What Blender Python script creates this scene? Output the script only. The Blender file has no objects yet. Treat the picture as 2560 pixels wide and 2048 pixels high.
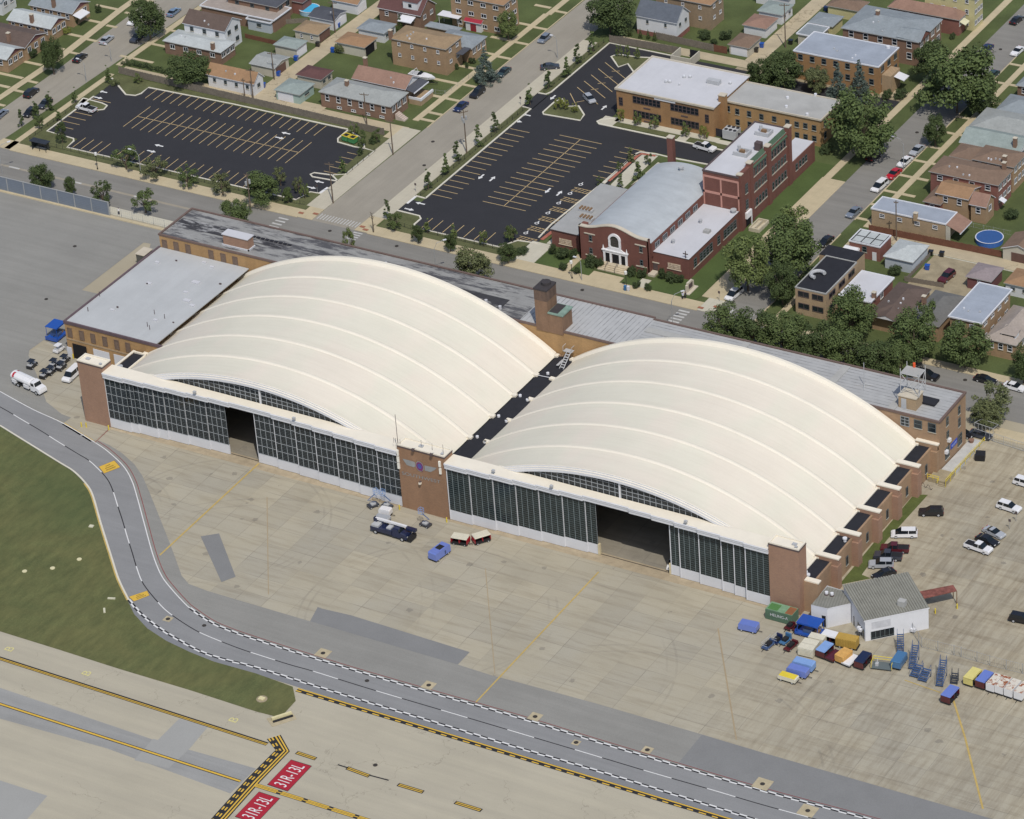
import bpy,math,random
from mathutils import Vector,Matrix,Euler
SC=bpy.context.scene
F_PX=9274.18
ROWS=[Vector((0.8598635,0.50625757,-0.06586376)),Vector((0.21832228,-0.48126218,-0.84895353)),Vector((-0.46148689,0.71560463,-0.52434709))]
CAM=Vector((424.25,-505.25,400.0))
cd=bpy.data.cameras.new('camera');cam=bpy.data.objects.new('camera',cd)
SC.collection.objects.link(cam);SC.camera=cam
cd.sensor_width=36.0;cd.lens=36.0*F_PX/2560.0;cd.clip_start=5;cd.clip_end=12000
rt,up,bk=ROWS[0],-ROWS[1],-ROWS[2]
cam.matrix_world=Matrix(((rt.x,up.x,bk.x,CAM.x),(rt.y,up.y,bk.y,CAM.y),(rt.z,up.z,bk.z,CAM.z),(0,0,0,1)))
SUND=Vector((0.45,-0.49,1.0)).normalized()
wd=bpy.data.worlds.new('World');SC.world=wd;wd.use_nodes=True
nt=wd.node_tree;bg=nt.nodes['Background'];bg.inputs[1].default_value=0.11
sky=nt.nodes.new('ShaderNodeTexSky');sky.sky_type='NISHITA';sky.sun_disc=False
sky.sun_elevation=math.asin(SUND.z);sky.sun_rotation=math.atan2(SUND.x,SUND.y);sky.altitude=200;sky.dust_density=2.0
nt.links.new(sky.outputs[0],bg.inputs[0])
sl=bpy.data.lights.new('sun','SUN');sun=bpy.data.objects.new('sun',sl);SC.collection.objects.link(sun)
sl.energy=2.85;sl.angle=math.radians(0.55);sl.color=(1.0,0.95,0.87)
sun.rotation_euler=(-SUND).to_track_quat('-Z','Y').to_euler()
vs=SC.view_settings;vs.view_transform='Standard';vs.look='None';vs.exposure=0.0;vs.gamma=1.0
SC.cycles.max_bounces=5;SC.cycles.diffuse_bounces=3;SC.cycles.glossy_bounces=3
def G(px,py,z=0.0):
 """point of the place at height z seen at pixel (px,py) of the 2560x2048 photograph"""
 d=ROWS[0]*((px-1280)/F_PX)+ROWS[1]*((py-1024)/F_PX)+ROWS[2]
 return CAM+d*((z-CAM.z)/d.z)
def q(t,zx,zy,z=0.0):
 return G(int(t[0])*640+zx*.29685,int(t[1])*512+zy*.29685,z)
def w(x0,y0,wd_,zx,zy,z=0.0):
 s=wd_/2156.0
 return G(x0+zx*s,y0+zy*s,z)
def proj(p):
 d=Vector(p)-CAM;z=d.dot(ROWS[2])
 return(1280+F_PX*d.dot(ROWS[0])/z,1024+F_PX*d.dot(ROWS[1])/z)
def hd(p,vx,vy):
 """world heading of something at p that points along (vx,vy) in the photograph"""
 a=proj(p);b=proj((p[0]+1,p[1],0));c=proj((p[0],p[1]+1,0));a=proj((p[0],p[1],0))
 e=(b[0]-a[0],b[1]-a[1]);f=(c[0]-a[0],c[1]-a[1])
 det=e[0]*f[1]-e[1]*f[0]
 return math.atan2((e[0]*vy-e[1]*vx)/det,(vx*f[1]-vy*f[0])/det)
MATS={}
def node(nt,t,**kw):
 n=nt.nodes.new(t)
 for k,v in kw.items():setattr(n,k,v)
 return n
def ramp(nt,src,stops):
 r=node(nt,'ShaderNodeValToRGB');el=r.color_ramp.elements
 while len(el)>1:el.remove(el[0])
 el[0].position=stops[0][0];el[0].color=stops[0][1]
 for p,c in stops[1:]:
  e=el.new(p);e.color=c
 nt.links.new(src,r.inputs[0]);return r.outputs[0]
def noise(nt,vec,scale,detail=4,rough=.6,dist=0.0):
 n=node(nt,'ShaderNodeTexNoise');n.inputs['Scale'].default_value=scale;n.inputs['Detail'].default_value=detail
 n.inputs['Roughness'].default_value=rough;n.inputs['Distortion'].default_value=dist
 nt.links.new(vec,n.inputs['Vector']);return n.outputs[0]
def mapping(nt,vec,scale=(1,1,1),rot=(0,0,0),loc=(0,0,0)):
 m=node(nt,'ShaderNodeMapping');m.inputs['Scale'].default_value=scale;m.inputs['Rotation'].default_value=rot;m.inputs['Location'].default_value=loc
 nt.links.new(vec,m.inputs[0]);return m.outputs[0]
def mix(nt,fac,a,b,mode='MIX'):
 m=node(nt,'ShaderNodeMix',data_type='RGBA',blend_type=mode)
 for sock,v in((m.inputs[0],fac),(m.inputs[6],a),(m.inputs[7],b)):
  if isinstance(v,(int,float)):sock.default_value=v
  elif isinstance(v,tuple):sock.default_value=(v[0],v[1],v[2],1)
  else:nt.links.new(v,sock)
 return m.outputs[2]
def mth(nt,op,a,b=None):
 m=node(nt,'ShaderNodeMath',operation=op)
 for i,v in enumerate((a,b)):
  if v is None:continue
  if isinstance(v,(int,float)):m.inputs[i].default_value=v
  else:nt.links.new(v,m.inputs[i])
 return m.outputs[0]
W1=(1,1,1,1);B1=(0,0,0,1)
def mat(name,col,rough=.85,var=.12,sc=.6,fine=.10,fsc=6.0,metal=0.0,spec=.3,bump=0.0,fn=None,coat=0.0):
 """plain procedural material: base colour with broad patches and fine grain, in world metres"""
 if name in MATS:return MATS[name]
 m=bpy.data.materials.new(name);m.use_nodes=True;nt=m.node_tree;b=nt.nodes['Principled BSDF']
 b.inputs['Roughness'].default_value=rough;b.inputs['Metallic'].default_value=metal;b.inputs['Specular IOR Level'].default_value=spec
 if coat:b.inputs['Coat Weight'].default_value=coat
 g=node(nt,'ShaderNodeNewGeometry').outputs['Position']
 c=col
 if var:
  r=ramp(nt,noise(nt,g,sc,4,.6),[(.3,(1-var,1-var,1-var,1)),(.7,(1+var,1+var,1+var,1))])
  c=mix(nt,1.0,c,r,'MULTIPLY')
 if fine:
  r=ramp(nt,noise(nt,g,fsc,3,.7),[(.3,(1-fine,1-fine,1-fine,1)),(.7,(1+fine,1+fine,1+fine,1))])
  c=mix(nt,1.0,c,r,'MULTIPLY')
 if fn:c=fn(nt,g,c)
 if isinstance(c,tuple):b.inputs['Base Color'].default_value=(c[0],c[1],c[2],1)
 else:nt.links.new(c,b.inputs['Base Color'])
 if bump:
  bp=node(nt,'ShaderNodeBump');bp.inputs['Strength'].default_value=bump;bp.inputs['Distance'].default_value=.05
  nt.links.new(noise(nt,g,fsc,3),bp.inputs['Height']);nt.links.new(bp.outputs[0],b.inputs['Normal'])
 MATS[name]=m;return m
class MB:
 def __init__(s):s.v=[];s.f=[];s.m=[]
 def poly(s,pts,m=0):
  i=len(s.v);s.v+=[tuple(p)for p in pts];s.f.append(list(range(i,i+len(pts))));s.m.append(m);return s
 def box(s,x0,y0,z0,x1,y1,z1,m=0,top=None,bot=True):
  if x1<x0:x0,x1=x1,x0
  if y1<y0:y0,y1=y1,y0
  i=len(s.v);s.v+=[(x0,y0,z0),(x1,y0,z0),(x1,y1,z0),(x0,y1,z0),(x0,y0,z1),(x1,y0,z1),(x1,y1,z1),(x0,y1,z1)]
  F=[(0,1,5,4),(1,2,6,5),(2,3,7,6),(3,0,4,7),(4,5,6,7)]+([(3,2,1,0)]if bot else[])
  for k,f in enumerate(F):s.f.append([i+a for a in f]);s.m.append(top if(k==4 and top is not None)else m)
  return s
 def prism(s,pts,z0,z1,m=0,top=None):
  pts=[(p[0],p[1])for p in pts]
  if sum(pts[i][0]*pts[(i+1)%len(pts)][1]-pts[(i+1)%len(pts)][0]*pts[i][1]for i in range(len(pts)))<0:pts=pts[::-1]
  n=len(pts);i=len(s.v);s.v+=[(p[0],p[1],z0)for p in pts]+[(p[0],p[1],z1)for p in pts]
  for k in range(n):s.f.append([i+k,i+(k+1)%n,i+n+(k+1)%n,i+n+k]);s.m.append(m)
  s.f.append([i+n+k for k in range(n)]);s.m.append(m if top is None else top)
  s.f.append([i+k for k in range(n)][::-1]);s.m.append(m);return s
 def tube(s,pts,r,n=6,m=0,r1=None):
  pts=[Vector(p)for p in pts];base=len(s.v)
  for k,p in enumerate(pts):
   d=(pts[min(k+1,len(pts)-1)]-pts[max(k-1,0)]).normalized()
   a=d.cross(Vector((0,0,1))if abs(d.z)<.9 else Vector((1,0,0))).normalized();b=d.cross(a)
   rr=r if r1 is None else r+(r1-r)*k/(len(pts)-1)
   for j in range(n):
    t=2*math.pi*j/n;s.v.append(tuple(p+a*(rr*math.cos(t))+b*(rr*math.sin(t))))
  for k in range(len(pts)-1):
   for j in range(n):
    s.f.append([base+k*n+j,base+k*n+(j+1)%n,base+(k+1)*n+(j+1)%n,base+(k+1)*n+j]);s.m.append(m)
  s.f.append([base+j for j in range(n)][::-1]);s.m.append(m)
  e=base+(len(pts)-1)*n;s.f.append([e+j for j in range(n)]);s.m.append(m);return s
 def cyl(s,x,y,z0,z1,r,n=12,m=0,r1=None):return s.tube([(x,y,z0),(x,y,z1)],r,n,m,r1)
 def wheel(s,x,y,z,r,wd_,m=0,mh=1,n=12):
  s.tube([(x,y-wd_/2,z),(x,y+wd_/2,z)],r,n,m);s.tube([(x,y-wd_/2-.02,z),(x,y+wd_/2+.02,z)],r*.58,n,mh);return s
 def xf(s,M,i0=0):
  s.v[i0:]=[tuple(M@Vector(p))for p in s.v[i0:]];return s
 def mesh(s,name,mats,org=(0,0,0),smooth=False):
  me=bpy.data.meshes.new(name);o=org
  me.from_pydata([(a-o[0],b-o[1],c-o[2])for a,b,c in s.v],[],s.f)
  for k in mats:me.materials.append(k)
  me.polygons.foreach_set('material_index',[min(k,len(mats)-1)for k in s.m])
  if smooth:me.polygons.foreach_set('use_smooth',[True]*len(s.f))
  me.update();return me
def link(name,me,parent=None,loc=(0,0,0),rz=0.0):
 o=bpy.data.objects.new(name,me);SC.collection.objects.link(o);o.location=loc;o.rotation_euler=(0,0,rz)
 if parent:o.parent=parent
 return o
def part(name,mb,mats,parent,label=None,smooth=False):
 """mesh given in world coordinates, kept as a child of parent (an unrotated Empty)"""
 o=link(name,mb.mesh(name,mats,parent_org(parent),smooth),parent)
 if label:o['label']=label
 return o
def parent_org(p):
 v=Vector((0,0,0))
 while p is not None:v+=p.location;p=p.parent
 return v
def thing(name,label,cat,loc=(0,0,0),rz=0.0,group=None):
 o=bpy.data.objects.new(name,None);SC.collection.objects.link(o);o.location=loc;o.rotation_euler=(0,0,rz);o.empty_display_size=.5
 o['label']=label;o['category']=cat
 if group:o['group']=group
 return o
def tag(o,label,cat,group=None):
 o['label']=label;o['category']=cat
 if group:o['group']=group
 return o
def struct(name,mb,mats,kind='structure',label=None):
 c=(0,0,0);o=link(name,mb.mesh(name,mats));o['kind']=kind
 if label:o['label']=label
 return o
def copy_tree(o,parent=None):
 c=o.copy();SC.collection.objects.link(c)
 if parent:c.parent=parent
 for ch in list(o.children):copy_tree(ch,c)
 return c
def text_mesh(txt,size,ext=.0,align='CENTER'):
 cu=bpy.data.curves.new('t','FONT');cu.body=txt;cu.size=size;cu.extrude=ext;cu.align_x=align;cu.align_y='CENTER'
 ob=bpy.data.objects.new('t',cu);SC.collection.objects.link(ob);bpy.context.view_layer.update()
 me=bpy.data.meshes.new_from_object(ob.evaluated_get(bpy.context.evaluated_depsgraph_get()))
 bpy.data.objects.remove(ob);bpy.data.curves.remove(cu)
 xs=[v.co.x for v in me.vertices];ys=[v.co.y for v in me.vertices]
 cx=(min(xs)+max(xs))/2;cy=(min(ys)+max(ys))/2
 return[(v.co.x-cx,v.co.y-cy,v.co.z)for v in me.vertices],[list(p.vertices)for p in me.polygons],max(xs)-min(xs),max(ys)-min(ys)
def add_text(mb,txt,org,ux,uy,wdt,hgt_,m=0):
 """letters stretched to width wdt and height hgt_ in the plane of the unit vectors ux, uy"""
 vs_,fs_,ww,hh=text_mesh(txt,1.0);i=len(mb.v);org=Vector(org);ux=Vector(ux);uy=Vector(uy)
 mb.v+=[tuple(org+ux*(a*wdt/ww)+uy*(b*hgt_/hh))for a,b,c in vs_]
 mb.f+=[[i+k for k in f]for f in fs_];mb.m+=[m]*len(fs_)
def smooth_line(pts,n=6):
 P=[Vector((p[0],p[1],0))for p in pts];out=[]
 for k in range(len(P)-1):
  a=P[max(k-1,0)];b=P[k];c=P[k+1];d=P[min(k+2,len(P)-1)]
  for j in range(n):
   t=j/n;out.append(.5*((2*b)+(c-a)*t+(2*a-5*b+4*c-d)*t*t+(3*b-a-3*c+d)*t**3))
 out.append(P[-1]);return out
def offset(line,d):
 o=[]
 for k,p in enumerate(line):
  t=(line[min(k+1,len(line)-1)]-line[max(k-1,0)]).normalized();o.append(p+Vector((-t.y,t.x,0))*d)
 return o
def resample(line,step):
 out=[line[0]];acc=0.0
 for a,b in zip(line,line[1:]):
  L=(b-a).length;s=step-acc
  while s<=L:out.append(a+(b-a)*(s/L));s+=step
  acc=(acc+L)%step
 return out
def strip(mb,line,wdt,z,m=0,dash=None,off=0.0,m2=None,start=0.0):
 """painted strip along line; dash=(on,off) metres; m2 paints the gaps"""
 L=[Vector((p[0],p[1],0))for p in line]
 if dash:L=resample(L,min(dash)/4 if len(L)>2 else min(dash)/2)
 l=offset(L,off+wdt/2);r_=offset(L,off-wdt/2);s=-start;per=sum(dash)if dash else 1
 for k in range(len(L)-1):
  seg=(L[k+1]-L[k]).length;on=(not dash)or((s+seg/2)%per)<dash[0];s+=seg
  mm=m if on else m2
  if mm is None:continue
  mb.poly([(l[k].x,l[k].y,z),(r_[k].x,r_[k].y,z),(r_[k+1].x,r_[k+1].y,z),(l[k+1].x,l[k+1].y,z)],mm)
def sheet(mb,pts,z,m=0):
 pts=[(p[0],p[1])for p in pts]
 if sum(pts[i][0]*pts[(i+1)%len(pts)][1]-pts[(i+1)%len(pts)][0]*pts[i][1]for i in range(len(pts)))<0:pts=pts[::-1]
 mb.poly([(x,y,z)for x,y in pts],m)
def rect(mb,x0,y0,x1,y1,z,m=0):mb.poly([(x0,y0,z),(x1,y0,z),(x1,y1,z),(x0,y1,z)],m)
RNG=random.Random(7)
# ================================================================ ground materials
def joints_fn(ox,oy,sx,sy,wdt,dark,stain=.5):
 def fn(nt,g,c):
  sp=node(nt,'ShaderNodeSeparateXYZ');nt.links.new(g,sp.inputs[0])
  wob=mth(nt,'MULTIPLY',mth(nt,'SUBTRACT',noise(nt,g,.35,3),.5),.28)
  def line(s,o,st):
   a=mth(nt,'FRACT',mth(nt,'DIVIDE',mth(nt,'ADD',mth(nt,'SUBTRACT',s,o-wdt/2),wob),st))
   return mth(nt,'LESS_THAN',a,wdt/st)
  cell=node(nt,'ShaderNodeTexWhiteNoise',noise_dimensions='2D')
  cv=node(nt,'ShaderNodeCombineXYZ')
  nt.links.new(mth(nt,'FLOOR',mth(nt,'DIVIDE',mth(nt,'SUBTRACT',sp.outputs[0],ox),sx)),cv.inputs[0])
  nt.links.new(mth(nt,'FLOOR',mth(nt,'DIVIDE',mth(nt,'SUBTRACT',sp.outputs[1],oy),sy)),cv.inputs[1])
  nt.links.new(cv.outputs[0],cell.inputs[0])
  c=mix(nt,1.0,c,ramp(nt,cell.outputs[0],[(0,(.93,.93,.94,1)),(1,(1.06,1.05,1.03,1))]),'MULTIPLY')
  sm=ramp(nt,noise(nt,mapping(nt,g,(.05,.5,1),(0,0,.12)),1.3,5,.7),[(.48,(0,0,0,1)),(.72,W1)])
  c=mix(nt,mth(nt,'MULTIPLY',sm,stain),c,mix(nt,1.0,c,(.66,.62,.58),'MULTIPLY'))
  bl=ramp(nt,noise(nt,g,.045,4,.6),[(.45,(0,0,0,1)),(.65,W1)])
  c=mix(nt,mth(nt,'MULTIPLY',bl,.6),c,mix(nt,1.0,c,(.86,.89,.96),'MULTIPLY'))
  vo=node(nt,'ShaderNodeTexVoronoi');vo.inputs['Scale'].default_value=.22;vo.inputs['Randomness'].default_value=1
  nt.links.new(mix(nt,.12,g,noise(nt,g,1.5,3)),vo.inputs['Vector'])
  sr=mth(nt,'LESS_THAN',mth(nt,'ADD',vo.outputs['Distance'],mth(nt,'MULTIPLY',noise(nt,g,1.3,4,.7),.30)),.27)
  keep=mth(nt,'GREATER_THAN',noise(nt,g,.06,2),.50)
  c=mix(nt,mth(nt,'MULTIPLY',mth(nt,'MULTIPLY',sr,keep),.55*stain+.05),c,(.12,.11,.10))
  for cx,cy,R_,ww in((60,-45,38,1.2),(95,-30,24,.8),(118,-38,30,.9),(40,-20,22,.7),(200,-40,26,2.0),(186,-22,14,1.2),(14,-30,17,.9),(150,-60,40,1.0)):
   dv=node(nt,'ShaderNodeVectorMath',operation='DISTANCE');nt.links.new(g,dv.inputs[0]);dv.inputs[1].default_value=(cx,cy,0)
   rg=mth(nt,'LESS_THAN',mth(nt,'ABSOLUTE',mth(nt,'SUBTRACT',mth(nt,'ABSOLUTE',mth(nt,'SUBTRACT',dv.outputs['Value'],R_)),ww)),.22)
   rg=mth(nt,'MULTIPLY',rg,ramp(nt,noise(nt,g,.07,3,.6),[(.46,B1),(.6,W1)]))
   c=mix(nt,mth(nt,'MULTIPLY',rg,.18),c,(.13,.12,.11))
  xm=ramp(nt,mth(nt,'DIVIDE',sp.outputs[0],300),[(.50,B1),(.58,W1)]);y2=ramp(nt,noise(nt,mapping(nt,g,(.6,.06,1),(0,0,-.06)),1.2,5,.72),[(.42,B1),(.66,W1)])
  c=mix(nt,mth(nt,'MULTIPLY',mth(nt,'MULTIPLY',xm,y2),stain*.9),c,mix(nt,1.0,c,(.60,.55,.50),'MULTIPLY'))
  j=mth(nt,'MAXIMUM',line(sp.outputs[0],ox,sx),line(sp.outputs[1],oy,sy))
  j=mth(nt,'MULTIPLY',j,mth(nt,'MULTIPLY',ramp(nt,noise(nt,g,.09,2),[(.38,(.12,.12,.12,1)),(.66,W1)]),dark))
  return mix(nt,j,c,(.10,.09,.08))
 return fn
def cracks_fn(amount,sc=.12,wdt=.012):
 def fn(nt,g,c):
  v=node(nt,'ShaderNodeTexVoronoi',feature='DISTANCE_TO_EDGE');v.inputs['Scale'].default_value=sc
  d=node(nt,'ShaderNodeVectorMath',operation='ADD');nt.links.new(g,d.inputs[0])
  nz=node(nt,'ShaderNodeTexNoise');nz.inputs['Scale'].default_value=.5;nz.inputs['Detail'].default_value=4;nt.links.new(g,nz.inputs['Vector'])
  s=node(nt,'ShaderNodeVectorMath',operation='SCALE');s.inputs['Scale'].default_value=5;nt.links.new(nz.outputs['Color'],s.inputs[0]);nt.links.new(s.outputs[0],d.inputs[1])
  nt.links.new(d.outputs[0],v.inputs['Vector'])
  k=mth(nt,'MULTIPLY',mth(nt,'LESS_THAN',v.outputs[0],wdt),mth(nt,'GREATER_THAN',noise(nt,g,.05,2),.52))
  st=ramp(nt,noise(nt,mapping(nt,g,(.03,.4,1)),1.0,4,.6),[(.3,(.92,.92,.93,1)),(.7,(1.06,1.06,1.05,1))])
  return mix(nt,mth(nt,'MULTIPLY',k,amount),mix(nt,1.0,c,st,'MULTIPLY'),mix(nt,1.0,c,(.35,.33,.32),'MULTIPLY'))
 return fn
def streak_fn(ax,lo,hi,sc=1.0):
 def fn(nt,g,c):
  s=(.03,.6,1)if ax=='x' else(.6,.03,1)
  return mix(nt,1.0,c,ramp(nt,noise(nt,mapping(nt,g,s),sc,5,.65),[(.3,(lo,lo,lo,1)),(.7,(hi,hi,hi,1))]),'MULTIPLY')
 return fn
def grass_fn(nt,g,c):
 a=ramp(nt,noise(nt,g,.06,5,.7,.8),[(.34,(0,0,0,1)),(.66,W1)])
 c=mix(nt,mth(nt,'MULTIPLY',a,.75),c,(.138,.132,.054))
 b=ramp(nt,noise(nt,mapping(nt,g,(1,.35,1),(0,0,.5)),.5,4,.7),[(.35,(.80,.82,.8,1)),(.7,(1.16,1.15,1.1,1))])
 c=mix(nt,1.0,c,b,'MULTIPLY')
 d=ramp(nt,noise(nt,g,.02,2,.5),[(.55,(0,0,0,1)),(.66,W1)])
 return mix(nt,mth(nt,'MULTIPLY',d,.35),c,(.055,.09,.035))
def slab_fn(nt,g,c):
 sp=node(nt,'ShaderNodeSeparateXYZ');nt.links.new(g,sp.inputs[0])
 k=mth(nt,'MAXIMUM',mth(nt,'LESS_THAN',mth(nt,'FRACT',mth(nt,'DIVIDE',sp.outputs[0],1.6)),.05),mth(nt,'LESS_THAN',mth(nt,'FRACT',mth(nt,'DIVIDE',sp.outputs[1],1.6)),.05))
 return mix(nt,mth(nt,'MULTIPLY',k,.16),c,(.2,.17,.12))
M_conc=mat('apron_concrete',(.385,.352,.270),.9,.07,.09,.07,5,fn=joints_fn(170.7,-27.6,5.9,5.2,.10,.55,.6))
M_conc_r=mat('lot_concrete',(.382,.343,.255),.9,.10,.12,.06,5,fn=joints_fn(165,60,9.0,9.0,.08,.25,.75))
M_taxi=mat('taxiway_concrete',(.405,.372,.290),.9,.05,.06,.05,5,fn=cracks_fn(.32,.10,.006))
M_asph=mat('old_asphalt',(.245,.241,.222),.93,.07,.07,.09,5,fn=streak_fn('x',.93,1.07))
M_asph_patch=mat('asphalt_patch',(.205,.207,.205),.93,.05,.2,.08,5)
M_sroad=mat('service_road_asphalt',(.235,.237,.238),.93,.06,.09,.06,5,fn=streak_fn('x',.93,1.06))
M_sroad_dk=mat('road_margin_asphalt',(.20,.205,.215),.93,.05,.2,.08,5)
M_blue=mat('rubber_darkened_concrete',(.285,.285,.275),.9,.08,.1,.06,4,fn=streak_fn('x',.9,1.06))
M_bluel=mat('newer_concrete_slab',(.315,.315,.30),.9,.04,.1,.05,4)
M_st=mat('street_asphalt',(.215,.208,.190),.93,.06,.12,.08,4,fn=streak_fn('x',.90,1.08))
M_sty=mat('side_street_asphalt',(.292,.268,.222),.93,.06,.12,.07,4,fn=streak_fn('y',.93,1.05))
M_conc_st=mat('new_street_concrete',(.43,.40,.32),.9,.05,.2,.04,4)
M_lot=mat('fresh_black_asphalt',(.031,.031,.035),.8,.06,.2,.12,5)
M_walk=mat('pavement_concrete',(.47,.40,.265),.9,.07,.3,.05,5,fn=slab_fn)
M_walk_n=mat('new_pavement_concrete',(.50,.475,.385),.9,.04,.3,.04,5,fn=slab_fn)
M_kerb=mat('kerb_concrete',(.60,.57,.48),.9,.04,.5,.04,5)
M_alley=mat('alley_concrete',(.43,.365,.25),.9,.10,.25,.07,4,fn=cracks_fn(.5,.15,.015))
M_gr=mat('airfield_grass',(.105,.118,.048),.97,.10,.2,.16,3,fn=grass_fn,bump=.4)
M_lawn=mat('lawn_grass',(.080,.102,.036),.97,.22,.12,.16,3,bump=.4)
M_lawn_dry=mat('dry_lawn_grass',(.102,.110,.048),.97,.22,.2,.18,3)
M_dirt=mat('bare_dirt',(.30,.255,.17),.97,.2,.4,.1,4)
M_white=mat('white_paint',(.66,.66,.65),.8,.05,.8,.05,6)
M_blackp=mat('black_paint',(.025,.025,.028),.8,.05,.8,.05,6)
M_yel=mat('yellow_paint',(.62,.40,.06),.8,.06,.5,.06,6)
M_yelf=mat('faded_yellow_paint',(.47,.34,.11),.85,.12,.5,.12,4)
M_yel_lot=mat('parking_line_paint',(.50,.37,.19),.85,.1,.5,.08,6)
M_redl=mat('red_line_paint',(.24,.055,.055),.85,.1,.5,.08,6)
M_redsign=mat('red_sign_paint',(.36,.018,.035),.8,.05,.5,.05,6)
M_lid=mat('cast_iron',(.045,.04,.035),.7,.1,2,.1,8)
M_redpave=mat('red_brick_paving',(.36,.13,.09),.9,.1,1,.1,6)
M_rust=mat('rusty_track',(.22,.14,.08),.9,.15,.5,.1,4)
# ================================================================ base sheets
g=MB();rect(g,-3000,-3000,3000,79,0);struct('ground',g,[mat('airfield_ground',(.36,.32,.235),.95,.08,.05,.05,3)])
g=MB();rect(g,-3000,79,3000,4000,0);struct('ground',g,[M_lawn])
g=MB()
sheet(g,[(-45,-12),(-38,6),(-32,28),(-26,60),(70,60),(400,60),(400,-260),(60,-200),(-20,-70)],.02)
struct('apron',g,[M_conc])
g=MB();sheet(g,[(157,8),(161.5,70.0),(173,69.3),(330,66),(330,-24),(262,-15.5),(183.4,.4),(176,8)],.035);struct('car_park',g,[M_conc_r])
g=MB()
pts=[q('02',0,-860),q('02',0,135),q('02',275,0),q('02',515,40),q('02',600,75)]
sheet(g,[(-170,73.9),(-26,73.9),(-25.5,55),(-26,44),q('01',1270,330),q('01',1210,320),q('01',950,520),q('01',690,720),q('01',820,750),(-25.5,28),(-25.5,21),q('01',370,1140),q('01',250,1225),q('01',240,1270),q('01',330,1480),q('01',390,1660),q('02',520,40),q('02',600,70),q('02',540,110),q('02',275,0),q('02',-300,-250),(-170,0)],.04)
struct('apron',g,[M_asph])
RT=['02',[(-500,-430),(0,-150),(275,0),(530,118),(800,280),(920,365),(1040,480),(1110,600),(1155,740),(1220,980),(1290,1230),(1360,1400),(1450,1520),(1560,1640),(1600,1675)]]
right=[q('02',*p)for p in RT[1]]+[q('03',*p)for p in((1760,60),(1900,125),(2156,215))]+[q('13',*p)for p in((700,435),(1400,640),(2156,855))]+[q('23',*p)for p in((700,1070),(1400,1280),(2156,1500))]+[q('33',880,1735),q('33',2200,2100)]
left=[q('02',*p)for p in((-500,-160),(0,135),(250,290),(500,445),(620,520),(720,620),(780,720),(850,960),(935,1230),(1000,1430),(1085,1605))]+[q('03',*p)for p in((1190,0),(1330,110),(1500,215),(1700,320),(1900,385),(2156,450))]+[q('13',*p)for p in((700,668),(1400,880),(2156,1110))]+[q('23',*p)for p in((700,1315),(1400,1530),(2030,1725),(2800,1960))]+[q('33',2200,2380)]
RL=smooth_line(right);LL=smooth_line(left)
g=MB();n=60
def even(L,n):
 tot=sum((b-a).length for a,b in zip(L,L[1:]));out=[];acc=0;k=0
 for i in range(n+1):
  tgt=tot*i/n
  while k<len(L)-2 and acc+(L[k+1]-L[k]).length<tgt:acc+=(L[k+1]-L[k]).length;k+=1
  s=(L[k+1]-L[k]).length;out.append(L[k]+(L[k+1]-L[k])*min(1,max(0,(tgt-acc)/s)))
 return out
eR=even(RL,120);eL=even(LL,120)
oL=offset(eL,-1.7)
for a,b,c_,d in zip(eL,eL[1:],oL,oL[1:]):
 g.poly([(a.x,a.y,.05),(c_.x,c_.y,.05),(d.x,d.y,.05),(b.x,b.y,.05)],1)
for a,b,c_,d in zip(eR,eR[1:],eL,eL[1:]):
 g.poly([(a.x,a.y,.06),(c_.x,c_.y,.06),(d.x,d.y,.06),(b.x,b.y,.06)],0)
struct('service_road',g,[M_sroad,M_sroad_dk])
g=MB()
sh=[q('02',*p)for p in((800,283),(920,365),(1040,480),(1110,600),(1155,740),(1220,980),(1290,1230),(1360,1400),(1450,1520),(1560,1640),(1620,1690))]+[q('03',*p)for p in((1760,60),(2156,215))]+[q('13',*p)for p in((700,430),(1400,640),(2156,855))]+[q('23',*p)for p in((700,1070),(1400,1280),(2156,1500))]+[q('33',880,1735),q('33',2300,2140),q('33',2300,1840)]+[q('33',*p)for p in((1800,1700),(900,1440),(0,1180))]+[q('23',*p)for p in((1590,1010),(700,750),(0,560))]+[q('13',*p)for p in((2000,520),(1700,425),(455,60))]+[q('02',*p)for p in((1950,1590),(1750,1530),(1590,1470),(1530,1400),(1480,1260),(1420,1100),(1340,900),(1260,700),(1200,560),(1130,460),(1030,370),(920,300),(830,262))]
sheet(g,sh,.045);struct('apron',g,[M_asph])
g=MB()
sheet(g,[q('13',*p)for p in((520,-60),(560,-45),(800,10),(1800,320),(1700,425),(455,60))],.055)
sheet(g,[q('02',*p)for p in((1690,1070),(1845,1045),(1985,1410),(1865,1455))],.055)
sheet(g,[q('23',1600,1015),q('33',0,1180),q('33',900,1440),q('33',1800,1700),q('33',2300,1840),q('33',2300,2130),q('33',880,1725),q('23',2156,1488),q('23',1400,1255)],.055)
struct('apron',g,[M_asph_patch])
g=MB();gp=[q('02',-500,-160)]+[Vector(p)for p in offset(smooth_line(left[1:11]),-.25)]+[q('03',*p)for p in((1130,0),(1240,120),(1400,225),(1600,320),(1800,400),(2156,500))]+[q('13',*p)for p in((310,612),(335,730),(240,835),(155,860),(0,820))]+[q('03',*p)for p in((1600,640),(1000,460),(500,300),(0,145),(-900,-130))]
sheet(g,gp,.07);struct('grass',g,[M_gr],'stuff','mown yellowish grass island beside the curving service road')
g=MB();strip(g,[Vector(p)for p in left[1:11]]and smooth_line(left[1:11]),.35,.075,0,off=.0);strip(g,smooth_line(left[5:11]),.3,.074,1,off=-.3)
strip(g,smooth_line(right[1:15]),.2,.08,2,off=0)
struct('road_edge_line',g,[M_kerb,M_yelf,M_white])
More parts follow.
